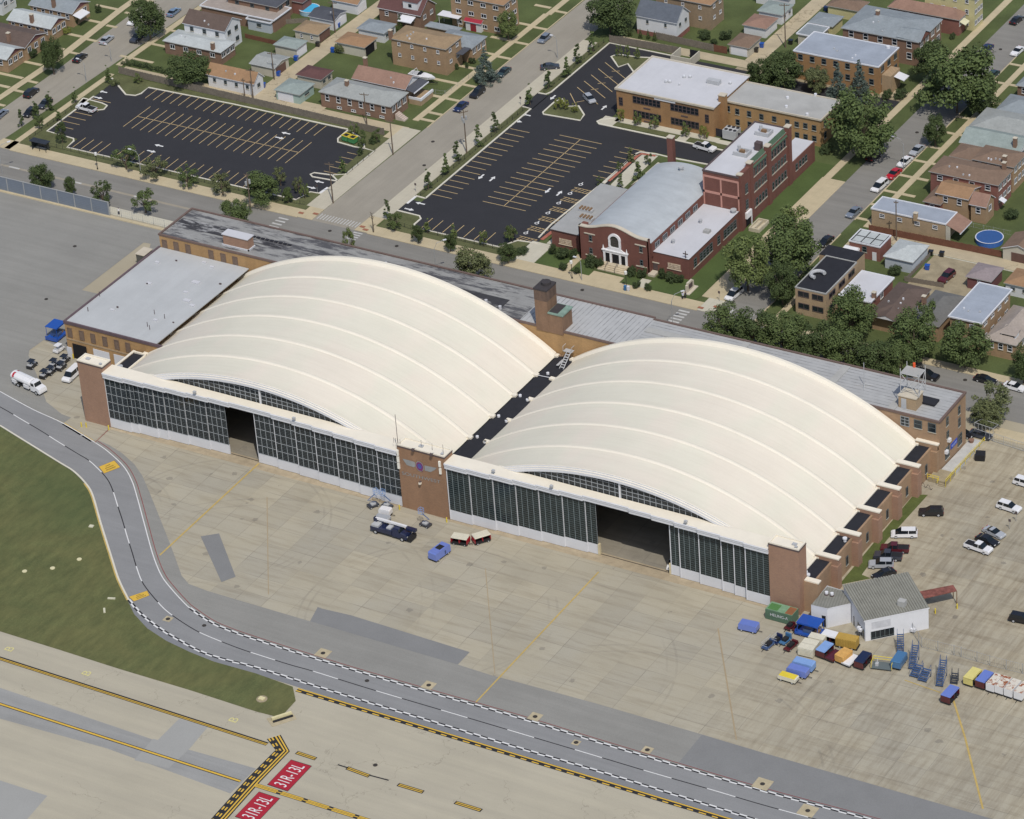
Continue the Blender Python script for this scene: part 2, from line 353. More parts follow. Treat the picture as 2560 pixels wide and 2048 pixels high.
g=MB();tp=[q('03',-1500,-310),q('03',-900,-130),q('03',0,145),q('03',500,300),q('03',1000,460),q('03',1600,640),q('13',0,820),q('13',155,860),q('13',240,835),q('13',335,730),q('13',310,612)]+[Vector((p.x,p.y,0))for p in oL[58:]]+[(260,-190),(100,-260),(-120,-200)]
sheet(g,tp,.03);struct('taxiway',g,[M_taxi])
g=MB();sheet(g,[q('03',*p)for p in((-600,440),(0,620),(1300,1060),(2156,1300),(1940,1510),(900,1130),(0,880),(-600,700))],.04,0)
sheet(g,[q('03',*p)for p in((1510,880),(1750,950),(1600,1130),(1330,1060))],.045,1)
sheet(g,[q('03',*p)for p in((0,1400),(400,1530),(200,1760),(-300,1760))],.04,1)
sheet(g,[q('03',*p)for p in((1130,1230),(1290,1050),(1600,1130),(1420,1300))],.05,1)
struct('taxiway',g,[M_blue,M_bluel])
# ================================================================ painted airfield markings
g=MB()
ctr=[q('02',*p)for p in((-500,-290),(0,-20),(185,88),(355,188),(470,262),(650,372),(760,440),(890,570),(945,670),(995,825),(1030,930),(1075,1085),(1110,1195),(1160,1360),(1210,1475),(1330,1625),(1430,1720))]+[q('03',*p)for p in((1620,122),(1760,190),(2010,288))]+[q('13',*p)for p in((25,345),(295,430),(475,480),(940,625),(1395,760),(1870,900))]+[q('23',*p)for p in((185,1040),(680,1187),(1175,1335),(1680,1480),(2156,1620))]+[q('33',600,1780)]
strip(g,smooth_line(ctr),.2,.085,0,dash=(5.6,8.2),m2=1,start=-3)
def checker(mb,line,off,z):
 L=resample([Vector((p[0],p[1],0))for p in line],1.5)
 for side in(0,1):
  a=offset(L,off+(.0 if side==0 else-.32));b=offset(L,off+(.32 if side==0 else 0))
  for k in range(len(L)-1):
   mb.poly([(a[k].x,a[k].y,z),(a[k+1].x,a[k+1].y,z),(b[k+1].x,b[k+1].y,z),(b[k].x,b[k].y,z)],(k+side)%2)
checker(g,smooth_line(right[14:]),0,.09);checker(g,smooth_line(left[10:]),0,.09)
rl=smooth_line([q('02',915,172),q('02',800,280)],2);strip(g,rl,.14,.09,2)
strip(g,smooth_line(right[4:]),.13,.095,2,off=.75)
struct('road_marking',g,[M_white,M_blackp,M_redl])
g=MB()
def yline(a,b,wd_,z=.07,m=0):strip(g,[a,b],wd_,z,m)
a,b=q('03',-300,276),q('13',95,1095);yline(a,b,1.0,.06,1)
for o in(-.27,0.05):strip(g,[a,b],.16,.07,0,off=o)
a,b=q('03',-300,660),q('03',2025,1408);yline(a,b,.75,.06,1);yline(a,b,.42,.07)
hp=[q('13',150,1035),q('13',225,1150),q('13',-20,1400),q('03',1780,1800)]
hl=[Vector((p[0],p[1],0))for p in hp]
strip(g,hl,2.7,.06,1)
for o in(.95,.35):strip(g,hl,.3,.07,0,off=o)
for o in(-.35,-.95):strip(g,hl,.3,.07,0,dash=(.95,.95),off=o)
hz=[q('13',345,637),q('13',2156,1183),q('23',1850,1742),q('33',0,1850)]
strip(g,hz,1.15,.07,1);strip(g,hz,.3,.08,0,off=.36);strip(g,hz,.28,.08,0,dash=(1.25,1.15),off=-.3)
a,b=q('13',0,1440),q('13',1300,1850);yline(a,b,1.1,.058,1)
for o in(.32,-.32):strip(g,[a,b],.26,.068,0,dash=(4.5,.9),off=o)
strip(g,[a,b],.2,.066,0)
for a,b in(((340,1165),(505,1220)),((765,1295),(955,1365)),((1195,1435),(1410,1500)),((1675,1585),(1900,1655))):
 a,b=q('13',*a),q('13',*b);yline(a,b,.95,.06,1)
 for o in(.2,-.2):strip(g,[a+(b-a)*.04,b-(b-a)*.04],.2,.07,0,off=o)
for a,b in(((690,1268),(780,1297)),((960,1358),(1118,1400))):yline(q('13',*a),q('13',*b),.3,.06,1)
yline(q('02',1345,1230),w(560,920,400,470,1290),.36,.075,2)
yline(q('13',1850,745),q('23',730,1370)if False else q('22',730,1370),.3,.075,2)
yline(q('12',93,740),q('12',105,1560),.16,.06,3);yline(q('12',1932,1340),q('13',2012,500),.14,.06,3)
for a,b in(((1560,720),(1660,1040)),((1660,1040),(1810,1640))):yline(q('33',*a),q('33',*b),.34,.06,2)
yline(q('33',1150,555),q('33',1450,660),.22,.06,2);yline(q('23',1735,120),q('23',1890,1060),.25,.06,3)
for a in((535,120),(610,165),(700,220)):yline(q('02',*a),q('02',a[0]+75,a[1]+47),.8,.06,2)
for x,y in((640,1250),(700,1250)):pass
struct('taxiway_marking',g,[M_yel,M_blackp,M_yelf,mat('worn_brown_line',(.34,.27,.17),.9)])
g=MB()
for t,x,y,s in(('03',80,293,'8'),('03',730,497,'8'),('03',1968,890,'8')):
 p=q(t,x,y);add_text(g,'B',(p.x,p.y,.07),(0,1,0),(-1,0,0),1.3,1.7)
struct('taxiway_marking',g,[mat('pale_yellow_paint',(.60,.55,.25),.85)])
def paint_sign(t,quad,txt,label):
 P=[Vector((*q(t,*p)[:2],.085))for p in quad]
 c=sum(P,Vector())/4;o=thing('painted_surface_sign',label,'painted sign',(c.x,c.y,0))
 m=MB();sheet(m,[c+(p-c)*1.035 for p in P],.08,1);sheet(m,P,.09,0);part('sign_panel',m,[M_redsign,M_blackp],o)
 m=MB();ux=(P[1]-P[0]);uy=(P[3]-P[0]);W_,H_=ux.length,uy.length
 add_text(m,txt,(c.x,c.y,.10),ux.normalized(),uy.normalized(),W_*.84,H_*.60);part('lettering',m,[M_white],o)
paint_sign('13',((268,1490),(465,1282),(295,1230),(100,1435)),'31R-13L','red painted pavement sign reading 31R-13L, the whole one beside the hold line')
paint_sign('13',((0,1762),(197,1555),(25,1500),(-172,1705)),'31R-13L','red painted 31R-13L sign cut off by the bottom edge of the picture')
for quad,lb in((((878,540),(1012,488),(962,434),(835,485)),'yellow painted panel with small dark words at the upper bend of the service road'),(((1130,1618),(1258,1568),(1238,1530),(1088,1580)),'yellow painted panel with dark words in the service road lane near the checkered edge')):
 P=[Vector((*q('02',*p)[:2],.09))for p in quad];c=sum(P,Vector())/4
 o=thing('painted_surface_sign',lb,'painted sign',(c.x,c.y,0))
 m=MB();sheet(m,[c+(p-c)*1.06 for p in P],.088,1);sheet(m,P,.094,0);part('sign_panel',m,[M_yel,M_rust],o)
 m=MB();ux=P[1]-P[0];uy=P[3]-P[0]
 for i in range(3):
  cc=c+uy*(.25-.25*i);ln=(.3,.5,.55)[i];k=0.0
  while k<ln:
   sheet(m,[cc+ux*(k-ln/2+a)+uy*b for a,b in((0,-.055),(.05,-.055),(.05,.055),(0,.055))],.099);k+=.075
 part('lettering',m,[mat('dark_letter_paint',(.12,.08,.03),.9)],o)
def lid(p,r_=.42,pad=0,lb='round iron manhole cover in the pavement',nm='manhole_cover'):
 o=thing(nm,lb,'manhole cover',(p.x,p.y,0));m=MB()
 if pad:m.box(p.x-pad,p.y-pad,.0,p.x+pad,p.y+pad,.10,0);part('concrete_pad',m,[M_dirt if False else mat('pad_concrete',(.42,.36,.24),.9)],o);m=MB()
 m.cyl(p.x,p.y,.0,.12,r_,14);part('lid',m,[M_lid],o)
for t,x,y,pad,lb in(('13',565,330,1.25,'iron lid in a pale pad above the checkered edge, nearest the dark apron patch'),('13',1455,600,1.1,'iron lid in a pale pad above the checkered edge, left of the yellow line'),('23',195,865,1.1,'iron lid in a pale square pad just right of the long yellow apron line'),('23',1140,1145,.9,'iron lid in a small pale pad at the corner of the darker asphalt'),('23',2110,1432,1.5,'iron lid in a large pale pad on the darker asphalt beside the road'),('03',1415,42,.8,'iron lid in a small pad inside the lower bend of the service road'),('33',335,1657,1.5,'iron lid in a pale pad in the road lane near the bottom edge'),('23',540,1083,.7,'iron lid in a pale pad inside the road between the checkered edges')):
 lid(q(t,x,y),.45,pad,lb)
for t,x,y,lb in(('13',935,562,'bare dark lid in the road lane between the checkered edges'),('03',1720,97,'small dark lid in the road near the bend of the checkered edge'),('01',630,352,'dark lid in the grey asphalt west of the long flat roof'),('01',390,797,'dark lid in the grey asphalt farther from the building, midway down'),('11',1185,350,'dark lid in the main street behind the left vault, nearer the hangar'),('11',622,222,'dark lid in the middle of the street crossing'),('21',592,720,'dark lid in the main street beside the tall brick chimney'),('31',1660,1478,'dark lid in the main street left of the black saloon car'),('10',1490,1195,'dark lid in the side street between the two car parks, upper one'),('10',1417,1395,'dark lid in the side street between the two car parks, lower one'),('30',1255,1118,'dark lid in the tree shaded side street'),('30',1958,418,'dark lid in the side street between the blue and the white car'),('13',1005,1272,'tiny dark lid in the concrete taxiway below the yellow hold line')):
 lid(q(t,x,y),.42,0,lb)
for x,y,lb in((668,1265,'pale round pad in the grass, rightmost of the three discs'),(443,1340,'pale round pad in the grass, middle one of the three discs'),(208,1366,'pale round pad in the grass, leftmost of the three discs')):
 p=q('02',x,y);m=MB();m.cyl(0,0,0,.12,.5,14);tag(link('ground_light_pad',m.mesh('ground_light_pad',[mat('cream_disc',(.60,.56,.35),.8)]),None,(p.x,p.y,.06)),lb,'light pad','round pads in the airfield grass')
for x,y,a,lb in((940,1597,.35,'pale concrete bar lying in the grass near the yellow road panel'),(880,1698,-.9,'short pale bar in the grass below the other bar'),(770,988,.2,'small grey box cover in the grass beside the road')):
 p=q('02',x,y);m=MB();m.box(-.75,-.2,0,.75,.2,.22)if x!=770 else m.box(-.45,-.4,0,.45,.4,.2)
 tag(link('concrete_marker',m.mesh('concrete_marker',[mat('marker_concrete',(.55,.53,.40)if x!=770 else(.33,.36,.34),.9)]),None,(p.x,p.y,.06),a),lb,'marker')
p=q('13',50,718);m=MB();m.cyl(0,0,0,.12,1.05,16,1);m.box(-.6,-.45,.1,.55,.45,.3,0);tag(link('utility_box',m.mesh('utility_box',[mat('cream_box',(.62,.56,.33),.8),M_dirt]),None,(p.x,p.y,.06)),'cream square box on a round pad at the tip of the grass','utility box')
p=q('13',225,880);m=MB();m.box(-1.4,-2.6,0,1.4,2.2,.06,0);m.box(-.55,-2.0,.06,-.1,1.9,.7,1);m.box(.1,-2.0,.06,.5,1.9,.32,2);o=link('airfield_sign',m.mesh('airfield_sign',[mat('pad_concrete',(.42,.36,.24),.9),mat('cream_box',(.62,.56,.33),.8),M_blackp]),None,(p.x,p.y,.05),math.radians(-35));tag(o,'low cream and black guidance sign lying across its pad at the grass tip','airfield sign')
# ================================================================ building helpers
def roof_fn(nt,g,c):
 pk=ramp(nt,noise(nt,mapping(nt,g,(.10,.055,.1)),1.0,2,.5),[(.42,(.98,.995,.98,1)),(.58,(1.015,.99,.99,1))]);c=mix(nt,1.0,c,pk,'MULTIPLY')
 st=ramp(nt,noise(nt,mapping(nt,g,(.05,1.0,.05)),1.6,5,.75),[(.30,(.965,.96,.95,1)),(.60,(1.01,1.01,1.01,1))]);c=mix(nt,1.0,c,st,'MULTIPLY')
 sp=ramp(nt,noise(nt,g,.8,6,.8),[(.68,B1),(.78,W1)]);c=mix(nt,mth(nt,'MULTIPLY',sp,.35),c,(.50,.44,.36))
 s_=node(nt,'ShaderNodeSeparateXYZ');nt.links.new(g,s_.inputs[0]);sm=mth(nt,'LESS_THAN',mth(nt,'FRACT',mth(nt,'DIVIDE',s_.outputs[1],1.47)),.05)
 return mix(nt,mth(nt,'MULTIPLY',sm,.05),c,(.4,.36,.3))
M_cream=mat('cream_roof_membrane',(.70,.66,.56),.75,.03,.10,.02,3,fn=roof_fn)
M_creamt=mat('cream_trim',(.76,.705,.59),.7,.03,.4,.02,3)
M_wht=mat('white_metal',(.66,.67,.70),.55,.03,.4,.02,3)
M_whtd=mat('white_door_skin',(.62,.63,.66),.5,.04,.3,.03,4)
M_mun=mat('grey_window_frame',(.34,.365,.385),.6,.05,.5,.03,4)
M_mun2=mat('dull_window_frame',(.12,.145,.15),.6,.05,.5,.03,4)
M_glass=mat('dark_glass',(.011,.017,.023),.18,.25,.25,.1,2,spec=.5)
M_glassg=mat('greenish_dark_glass',(.014,.024,.026),.2,.35,.25,.15,2,spec=.5)
M_dark=mat('dark_opening',(.012,.012,.014),.9,0,1,0)  # near-black panel colour, painted as the shade of open doorways
M_interior=mat('hangar_interior',(.010,.010,.012),.95,.1,1,0)  # near-black walls: the shade inside the hangar is put into the colour
M_black=mat('black_roofing',(.021,.022,.028),.85,.12,.6,.1,5)
M_rib=mat('cream_rib_membrane',(.715,.67,.57),.75,.03,.3,.02,3)
def brick(name,col,var=.1,vs=.25):
 def fn(nt,g,c):
  bt=node(nt,'ShaderNodeTexBrick');bt.inputs['Scale'].default_value=1.0
  for k,v in(('Color1',(1.05,1.03,1.0,1)),('Color2',(.90,.90,.92,1)),('Mortar',(1.12,1.15,1.2,1))):bt.inputs[k].default_value=v
  bt.inputs['Brick Width'].default_value=.42;bt.inputs['Row Height'].default_value=.16;bt.inputs['Mortar Size'].default_value=.018
  sp=node(nt,'ShaderNodeSeparateXYZ');nt.links.new(g,sp.inputs[0]);cv=node(nt,'ShaderNodeCombineXYZ')
  nt.links.new(mth(nt,'ADD',sp.outputs[0],sp.outputs[1]),cv.inputs[0]);nt.links.new(sp.outputs[2],cv.inputs[1]);nt.links.new(cv.outputs[0],bt.inputs['Vector'])
  c=mix(nt,1.0,c,bt.outputs[0],'MULTIPLY')
  v=ramp(nt,noise(nt,mapping(nt,g,(1,1,.25)),vs,5,.65),[(.3,(1-var,1-var,1-var,1)),(.7,(1+var,1+var,1+var,1))])
  return mix(nt,1.0,c,v,'MULTIPLY')
 return mat(name,col,.9,.06,.5,.06,5,fn=fn)
M_btan=brick('tan_brown_brick',(.32,.215,.135),.13);M_bred=brick('red_brick',(.168,.074,.058),.10)
M_soot=brick('sooty_brick',(.20,.125,.080),.2,.5);M_soot2=brick('blackened_brick',(.125,.085,.065),.3,.8);M_borg=brick('orange_brick',(.315,.185,.088),.12);M_bbr=brick('brown_brick',(.275,.165,.100),.10);M_btw=brick('pinkish_brown_brick',(.315,.195,.135),.07)
M_blt=brick('light_tan_brick',(.36,.265,.165),.08);M_bgold=brick('golden_brick',(.36,.225,.105),.16)
M_cap=mat('dark_cap',(.10,.075,.075),.7,.1,1,.05);M_stone=mat('pale_stone',(.52,.47,.38),.85,.06,.8,.05)
M_slate=mat('slate',(.05,.045,.047),.8,.1,1,.1);M_copper=mat('green_copper',(.20,.29,.24),.7,.15,1,.1)
M_flat=mat('grey_flat_roof',(.43,.445,.45),.85,.06,.12,.04,4,fn=streak_fn('y',.96,1.03))
M_flat2=mat('dull_flat_roof',(.37,.37,.355),.9,.10,.25,.06,4)
M_flatw=mat('pale_flat_roof',(.52,.525,.55),.85,.05,.2,.03,4,fn=streak_fn('y',.97,1.02))
M_pipe=mat('grey_metal',(.42,.43,.44),.5,.05,1,.03);M_boards=mat('boarded_window',(.175,.125,.095),.9,.12,2,.1)
def onY(x0,y0,wd_,zx,zy,yp):
 s=wd_/2156.0;d=ROWS[0]*((x0+zx*s-1280)/F_PX)+ROWS[1]*((y0+zy*s-1024)/F_PX)+ROWS[2]
 p=CAM+d*((yp-CAM.y)/d.y);return p.x,p.z
def onX(x0,y0,wd_,zx,zy,xp):
 s=wd_/2156.0;d=ROWS[0]*((x0+zx*s-1280)/F_PX)+ROWS[1]*((y0+zy*s-1024)/F_PX)+ROWS[2]
 p=CAM+d*((xp-CAM.x)/d.x);return p.y,p.z
WIN={}
def window(par,side,u,z,wd_,hg,at,style='w',bars=(1,1),nm='window'):
 """framed window centred at (u,z) of a wall; side S: wall plane y=at, side E: plane x=at"""
 key=(side,round(wd_,2),round(hg,2),style,bars)
 fr={'w':M_wht,'d':M_mun2,'b':M_boards,'g':M_mun,'k':M_cap}[style];gl=M_boards if style=='b' else M_glass
 if key not in WIN:
  m=MB();a,b,t=wd_/2,hg/2,.09
  m.box(-a,-.05,-b,a,0,b,1)
  for x0,z0,x1,z1 in((-a,-b,a,-b+t),(-a,b-t,a,b),(-a,-b+t,-a+t,b-t),(a-t,-b+t,a,b-t)):m.box(x0,-.12,z0,x1,-.05,z1,0)
  for i in range(1,bars[0]):x=-a+wd_*i/bars[0];m.box(x-.05,-.10,-b+t,x+.05,-.05,b-t,0)
  for i in range(1,bars[1]):z_=-b+hg*i/bars[1];m.box(-a+t,-.095,z_-.04,a-t,-.05,z_+.04,0)
  if style in 'wd':m.box(-a-.08,-.16,-b-.12,a+.08,0,-b,2)
  if side=='E':m.xf(Matrix.Rotation(math.pi/2,4,'Z'))
  WIN[key]=m.mesh(nm,[fr,gl,M_stone])
 o=parent_org(par);p=(u,at,z)if side=='S' else(at,u,z)
 return link(nm,WIN[key],par,(p[0]-o.x,p[1]-o.y,p[2]-o.z))
def simple(par,nm,mats,fn,label=None):
 m=MB();fn(m);return part(nm,m,mats,par,label)
# ================================================================ the hangar
HG=thing('aircraft_hangar','brick hangar with two cream barrel vault roofs, three towers and glazed sliding doors','hangar',(78,2,0))
for x0,x1,lb in((-6.8,-.4,'left end brick tower with cream top'),(71.0,81.9,'middle brick tower carrying the winged emblem'),(152.6,158.9,'right end brick tower with cream top')):
 m=MB();m.box(x0,0,0,x1,3.0,14.45,0);m.box(x0-.06,-.06,14.2,x1+.06,3.06,14.45+.04,2);o=part('tower',m,[M_btw if x0>100 or x0<0 else M_bbr,M_creamt,M_cap],HG,lb)
 m=MB();m.box(x0+.3,.3,14.5,x1-.3,2.7,14.56,0)
 for b in((x0,0,x1,.28),(x0,2.72,x1,3.0),(x0,.28,x0+.28,2.72),(x1-.28,.28,x1,2.72)):m.box(b[0],b[1],14.5,b[2],b[3],14.78,0)
 part('tower_roof',m,[M_creamt],o);m=MB()
 hx=x0+(1.4 if x0<0 else 4.3 if x0<100 else 4.3)
 m.box(hx,1.1,14.56,hx+.9,1.8,14.85,0);m.box(x1-1.1,.45,14.56,x1-.6,.9,14.95,0);part('roof_hatch',m,[M_pipe],o)
simple(HG,'antenna_mast',[M_cap],lambda m:(m.tube([(71.15,.2,14.5),(71.15,.2,21.5)],.06,5),[m.tube([(71.15+i*.5-1,.3,14.7),(71.15+i*.5-1,.3,15.9)],.04,4)for i in range(4)],[m.tube([(x,1.2,14.7),(x,1.2,h)],.04,4)for x,h in((76,16.3),(78.5,16.2),(81,16.6))]))
simple(HG,'floodlight',[M_cap,M_pipe],lambda m:[(m.tube([(x,.4,14.7),(x-.1,-.5,15.1)],.06,5,1),m.box(x-.35,-.8,14.6,x+.15,-.35,15.1,0))for x in(75.2,79.4)])
def body(m):
 m.box(-7.5,3.0,0,-7.1,19.5,6.1,0);m.box(160.0,2.9,0,160.4,54.6,6.0,0);m.box(158.9,1.6,0,161.8,2.9,6.8,0)
 m.box(-7.4,54.7,0,161.6,55.1,6.2,0)
part('side_wall',(lambda m:(body(m),m)[1])(MB()),[M_btan],HG)
for b in((157.2,2.9,160.0,54.6),(-7.1,3.1,-4.0,19.4),(75.3,3.3,79.4,54.7)):simple(HG,'low_roof',[M_black],lambda m:m.box(b[0],b[1],5.7,b[2],b[3],5.95))
m=MB();m.box(156.8,2.9,5.6,157.25,54.6,6.15,0);m.box(-4.3,3.1,5.6,-4.0,19.4,6.2,0);m.box(-7.6,3,6.1,-7.05,19.5,6.25,0);m.box(-7.1,18.9,5.9,-4,19.3,6.3)
part('roof_edge_trim',m,[M_creamt],HG)
BY=[2.25,11.0,19.8,28.6,37.4,46.2,55.0]
for i,y in enumerate(BY[1:]):
 m=MB();m.box(157.0,y-.55,0,161.6,y+.55,6.75,0);m.box(160.35,y-1.0,0,161.75,y+.75,5.4,0);m.box(156.9,y-.6,6.75,161.8,y+.6,7.0,1);o=part('buttress',m,[M_btw if i!=5 else M_btan,M_creamt],HG)
m=MB();m.box(159.0,1.7,6.8,161.95,2.9,7.05,0);part('buttress',m,[M_creamt],HG)
for i,y in enumerate(BY[:-1]):
 u=y+5.6 if i else y+5.0
 if i:window(HG,'E',u,2.6,.9,2.0,160.42,'d')
for x,y in((159.5,17.8),(157.8,4.6),(158.6,4.0)):
 simple(HG,'roof_vent',[M_wht],lambda m:(m.cyl(x,y,5.9,6.5,.3,10),m.cyl(x,y,6.5,6.8,.45,10)))
simple(HG,'roof_vent',[M_pipe],lambda m:(m.cyl(-5.6,12,5.9,6.6,.35,10),m.cyl(-5.6,12,6.6,7.0,.6,10)))
for x,y in((77.2,47.5),(76.4,37.6),(78.6,36.8),(76.4,29.0),(78.8,28),(76.5,20.4),(78.9,19.4)):simple(HG,'roof_vent',[M_wht],lambda m:m.cyl(x,y,5.85,6.35,.32,10))
m=MB();m.tube([(75.0,45.9,6.2),(79.6,46.1,6.3)],.07,6);part('pipe',m,[M_wht],HG)
def vz(dx,a,h,zb=6.0):R_=(a*a+h*h)/(2*h);return zb+h-R_+math.sqrt(max(0,R_*R_-dx*dx))
RIBY=[3.3]+BY[1:6]+[54.6]
def vault(cx,a,h,nm_l):
 N=72;xs=[a*math.sin(math.pi/2*(2*i/N-1))*.0+a*(2*i/N-1)for i in range(N+1)]
 m=MB();rows=[]
 for k in range(len(RIBY)-1):
  y0,y1=RIBY[k],RIBY[k+1]
  for j in range(9 if k==len(RIBY)-2 else 8):
   t=j/8;rows.append((y0+(y1-y0)*t,.17*(1-(2*t-1)**4)))
 base=len(m.v)
 for y,dip in rows:
  for x in xs:m.v.append((cx+x,y,vz(x,a,h)-dip))
 for r_ in range(len(rows)-1):
  for i in range(N):b=base+r_*(N+1)+i;m.f.append([b,b+1,b+N+2,b+N+1]);m.m.append(0)
 V=part('vault_roof',m,[M_cream],HG,nm_l,smooth=True)
 for k,y in enumerate(RIBY):
  if k==0:continue
  m=MB();hw=.34 if k<len(RIBY)-1 else .55;tp=.15 if k<len(RIBY)-1 else .5
  prof=[(y-hw-.35,-.16),(y-hw*.6,tp),(y+hw*.6,tp),(y+hw+.35,-.16)]
  b=len(m.v)
  for x in xs:
   z_=vz(x,a,h)
   for py,pz in prof:m.v.append((cx+x,py,z_+pz))
  for i in range(N):
   for j in range(3):c_=b+i*4+j;m.f.append([c_,c_+4,c_+5,c_+1]);m.m.append(0)
  for s in(-1,1):m.box(cx+s*(a-.3),y-.6,5.7,cx+s*(a+.75),y+.35,6.35,1)
  part('rib',m,[M_rib,M_creamt],V)
 arc=lambda off,yy:[(cx+x,yy,max(13.45,vz(x,a,h)-off))for x in xs]
 m=MB()
 for o0,o1,yy in((-.02,.25,3.25),(.25,.62,3.0),(.62,1.2,2.8)):
  A,B_=arc(o0,yy),arc(o1,yy)
  for i in range(N):
   if A[i][2]<=13.451 and A[i+1][2]<=13.451:continue
   m.poly([A[i],B_[i],B_[i+1],A[i+1]][::1],0)
   m.poly([A[i],A[i+1],(A[i+1][0],3.5,A[i+1][2]),(A[i][0],3.5,A[i][2])],1)
   if o1>1:m.poly([B_[i],(B_[i][0],3.6,B_[i][2]),(B_[i+1][0],3.6,B_[i+1][2]),B_[i+1]],0)
 part('arch_trim',m,[M_wht,M_creamt],V)
 m=MB();xg=[i*.5-30 for i in range(121)]
 for x0,x1 in zip(xg,xg[1:]):
  z0,z1=vz(x0,a,h)-1.15,vz(x1,a,h)-1.15
  if min(z0,z1)>13.45:m.poly([(cx+x0,3.45,13.35),(cx+x1,3.45,13.35),(cx+x1,3.45,z1),(cx+x0,3.45,z0)],0)
 for i in range(-18,19):
  x=i*1.27;zt=vz(x,a,h)-1.15
  if zt>13.5:wv=.16 if i==1 else .075;m.box(cx+x-wv/2,3.32,13.35,cx+x+wv/2,3.44,zt,1)
 for zz in(14.35,15.25,16.15):
  half=math.sqrt(max(0,((a*a+h*h)/(2*h))**2-(zz+1.2-6-h+(a*a+h*h)/(2*h))**2));m.box(cx-half,3.34,zz-.035,cx+half,3.43,zz+.035,1)
 m.box(cx+1.0,3.1,13.35,cx+1.3,3.4,17.0,2)
 part('gable_window',m,[M_glass,M_mun,M_wht],V)
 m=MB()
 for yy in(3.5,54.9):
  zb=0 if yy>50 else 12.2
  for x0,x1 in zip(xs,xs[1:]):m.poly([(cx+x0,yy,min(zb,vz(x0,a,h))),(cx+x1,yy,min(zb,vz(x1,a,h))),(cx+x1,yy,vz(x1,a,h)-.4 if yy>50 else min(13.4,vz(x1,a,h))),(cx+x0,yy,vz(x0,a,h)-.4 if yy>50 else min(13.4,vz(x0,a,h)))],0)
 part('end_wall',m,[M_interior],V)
vault(35.4,39.6,12.2,'left cream barrel vault with raised ribs');vault(118.1,38.8,12.2,'right cream barrel vault with raised ribs')
def header(x0,x1,ys,n):
 W_=(x1-x0)/n
 for i in range(n):
  a,b=x0+i*W_,x0+(i+1)*W_;y=ys[i]-.45
  m=MB();m.box(a,y,12.15,b,y+.5,12.72,0);m.box(a,y-.10,12.78,b,y+.5,13.06,0);m.box(a,y-.03,12.72,b,y+.4,12.78,3);m.box(a,y-.12,13.06,b,y+.4,13.12,3);m.box(a-.02,y-.16,13.12,b+.02,y,13.3,0);m.box(a,y-.06,13.3,b,3.3,13.42,0,top=2);part('header_beam',m,[M_wht,M_wht,M_creamt,M_mun2],HG)  # thin dark bands on the beam: groove shade put into the colour
YS=[.15,.4,.65,.9,1.15,1.4,1.65]
header(-.4,71,YS+YS[::-1],14);header(81.9,152.6,YS+YS[::-1],14)
for cx in(22.4,46.5,92.8,105.8,135.0):simple(HG,'floodlight',[M_pipe,M_cap],lambda m:(m.tube([(cx,.9,13.4),(cx,.5,14.2)],.07,6),m.box(cx-.3,.1,14.0,cx+.3,.6,14.4,0)))
def door(x0,x1,y,st):
 m=MB();m.box(x0,y,.12,x1,y+.28,2.35,0);o=part('door_panel',m,[M_whtd],HG)
 m=MB();m.box(x0+.05,y+.04,2.35,x1-.05,y+.24,12.3,0);z0,z1=2.35,12.2
 if st=='L':
  nc=max(1,round((x1-x0)/1.27))
  for i in range(nc+1):x=x0+(x1-x0)*i/nc;m.box(max(x0,x-.042),y-.03,z0,min(x1,x+.042),y+.04,z1,1)
  for i in range(6):z_=z0+(z1-z0)*i/5;m.box(x0+.02,y-.03,z_-.04,x1-.02,y+.04,z_+.04,1)
  for i in range(25):
   if i%5:z_=z0+(z1-z0)*i/25;m.box(x0+.05,y+.01,z_-.012,x1-.05,y+.04,z_+.012,2)
 else:
  nc=max(1,round((x1-x0)/1.27));[m.box(max(x0,x0+(x1-x0)*i/nc-.04),y-.03,z0,min(x1,x0+(x1-x0)*i/nc+.04),y+.04,z1,1 if i in(0,nc)else 3)for i in range(nc+1)]
  for i in range(1,20):z_=z0+(z1-z0)*i/20;m.box(x0+.05,y+.0,z_-.02,x1-.05,y+.04,z_+.02,2)
 part('glazing',m,[M_glass if st=='L' else M_glassg,M_mun,M_mun2,M_mun2 if st=='L' else mat('mid_window_frame',(.21,.25,.26),.6)],o)
 m=MB();m.box(x0,y-.09,.12,x0+.17,y,12.2,0)
 if st=='L':m=MB();m.box(x0,y-.07,2.35,x0+.13,y,12.2,0)
 part('stile',m,[M_wht],o)
for a,b,k in((-.4,4.9,0),(4.7,6.7,1),(6.5,11.3,2),(11.2,13.7,3),(13.6,18.6,4),(18.5,23.8,5),(23.7,28.5,6)):door(a,b,YS[k],'L')
for a,b,k in((35.6,40.6,6),(40.5,45.9,5),(45.8,50.8,4),(50.7,55.9,3),(55.8,60.9,2),(60.8,66.0,1),(65.9,71.0,0)):door(a,b,YS[k],'L')
for a,b,k in((82,87.1,0),(87,92.3,1),(92.2,97.3,2),(97.2,102.3,3),(102.2,107.4,4),(107.3,112.3,5),(112.2,114.6,6)):door(a,b,YS[k],'R')
for a,b,k in((130.6,132.8,6),(132.7,137.2,5),(137.1,142.1,4),(142.0,144.9,3),(144.8,147.6,2),(147.5,152.6,0)):door(a,b,YS[k],'R')
[simple(HG,'door_jamb',[mat('cream_steel',(.60,.52,.34),.7)],lambda m:m.box(x,1.5,.1,x+.35,2.15,2.5))for x in(114.6,130.2)]
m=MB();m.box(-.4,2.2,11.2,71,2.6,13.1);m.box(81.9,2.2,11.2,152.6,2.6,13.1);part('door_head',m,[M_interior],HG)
g=MB();rect(g,-.4,-.6,71,2.6,.03);rect(g,81.9,-.6,152.6,2.6,.03)
for x0,x1 in((28.5,35.6),(114.6,130.5)):
 rect(g,x0,1.95,x1,2.15,.05,1)
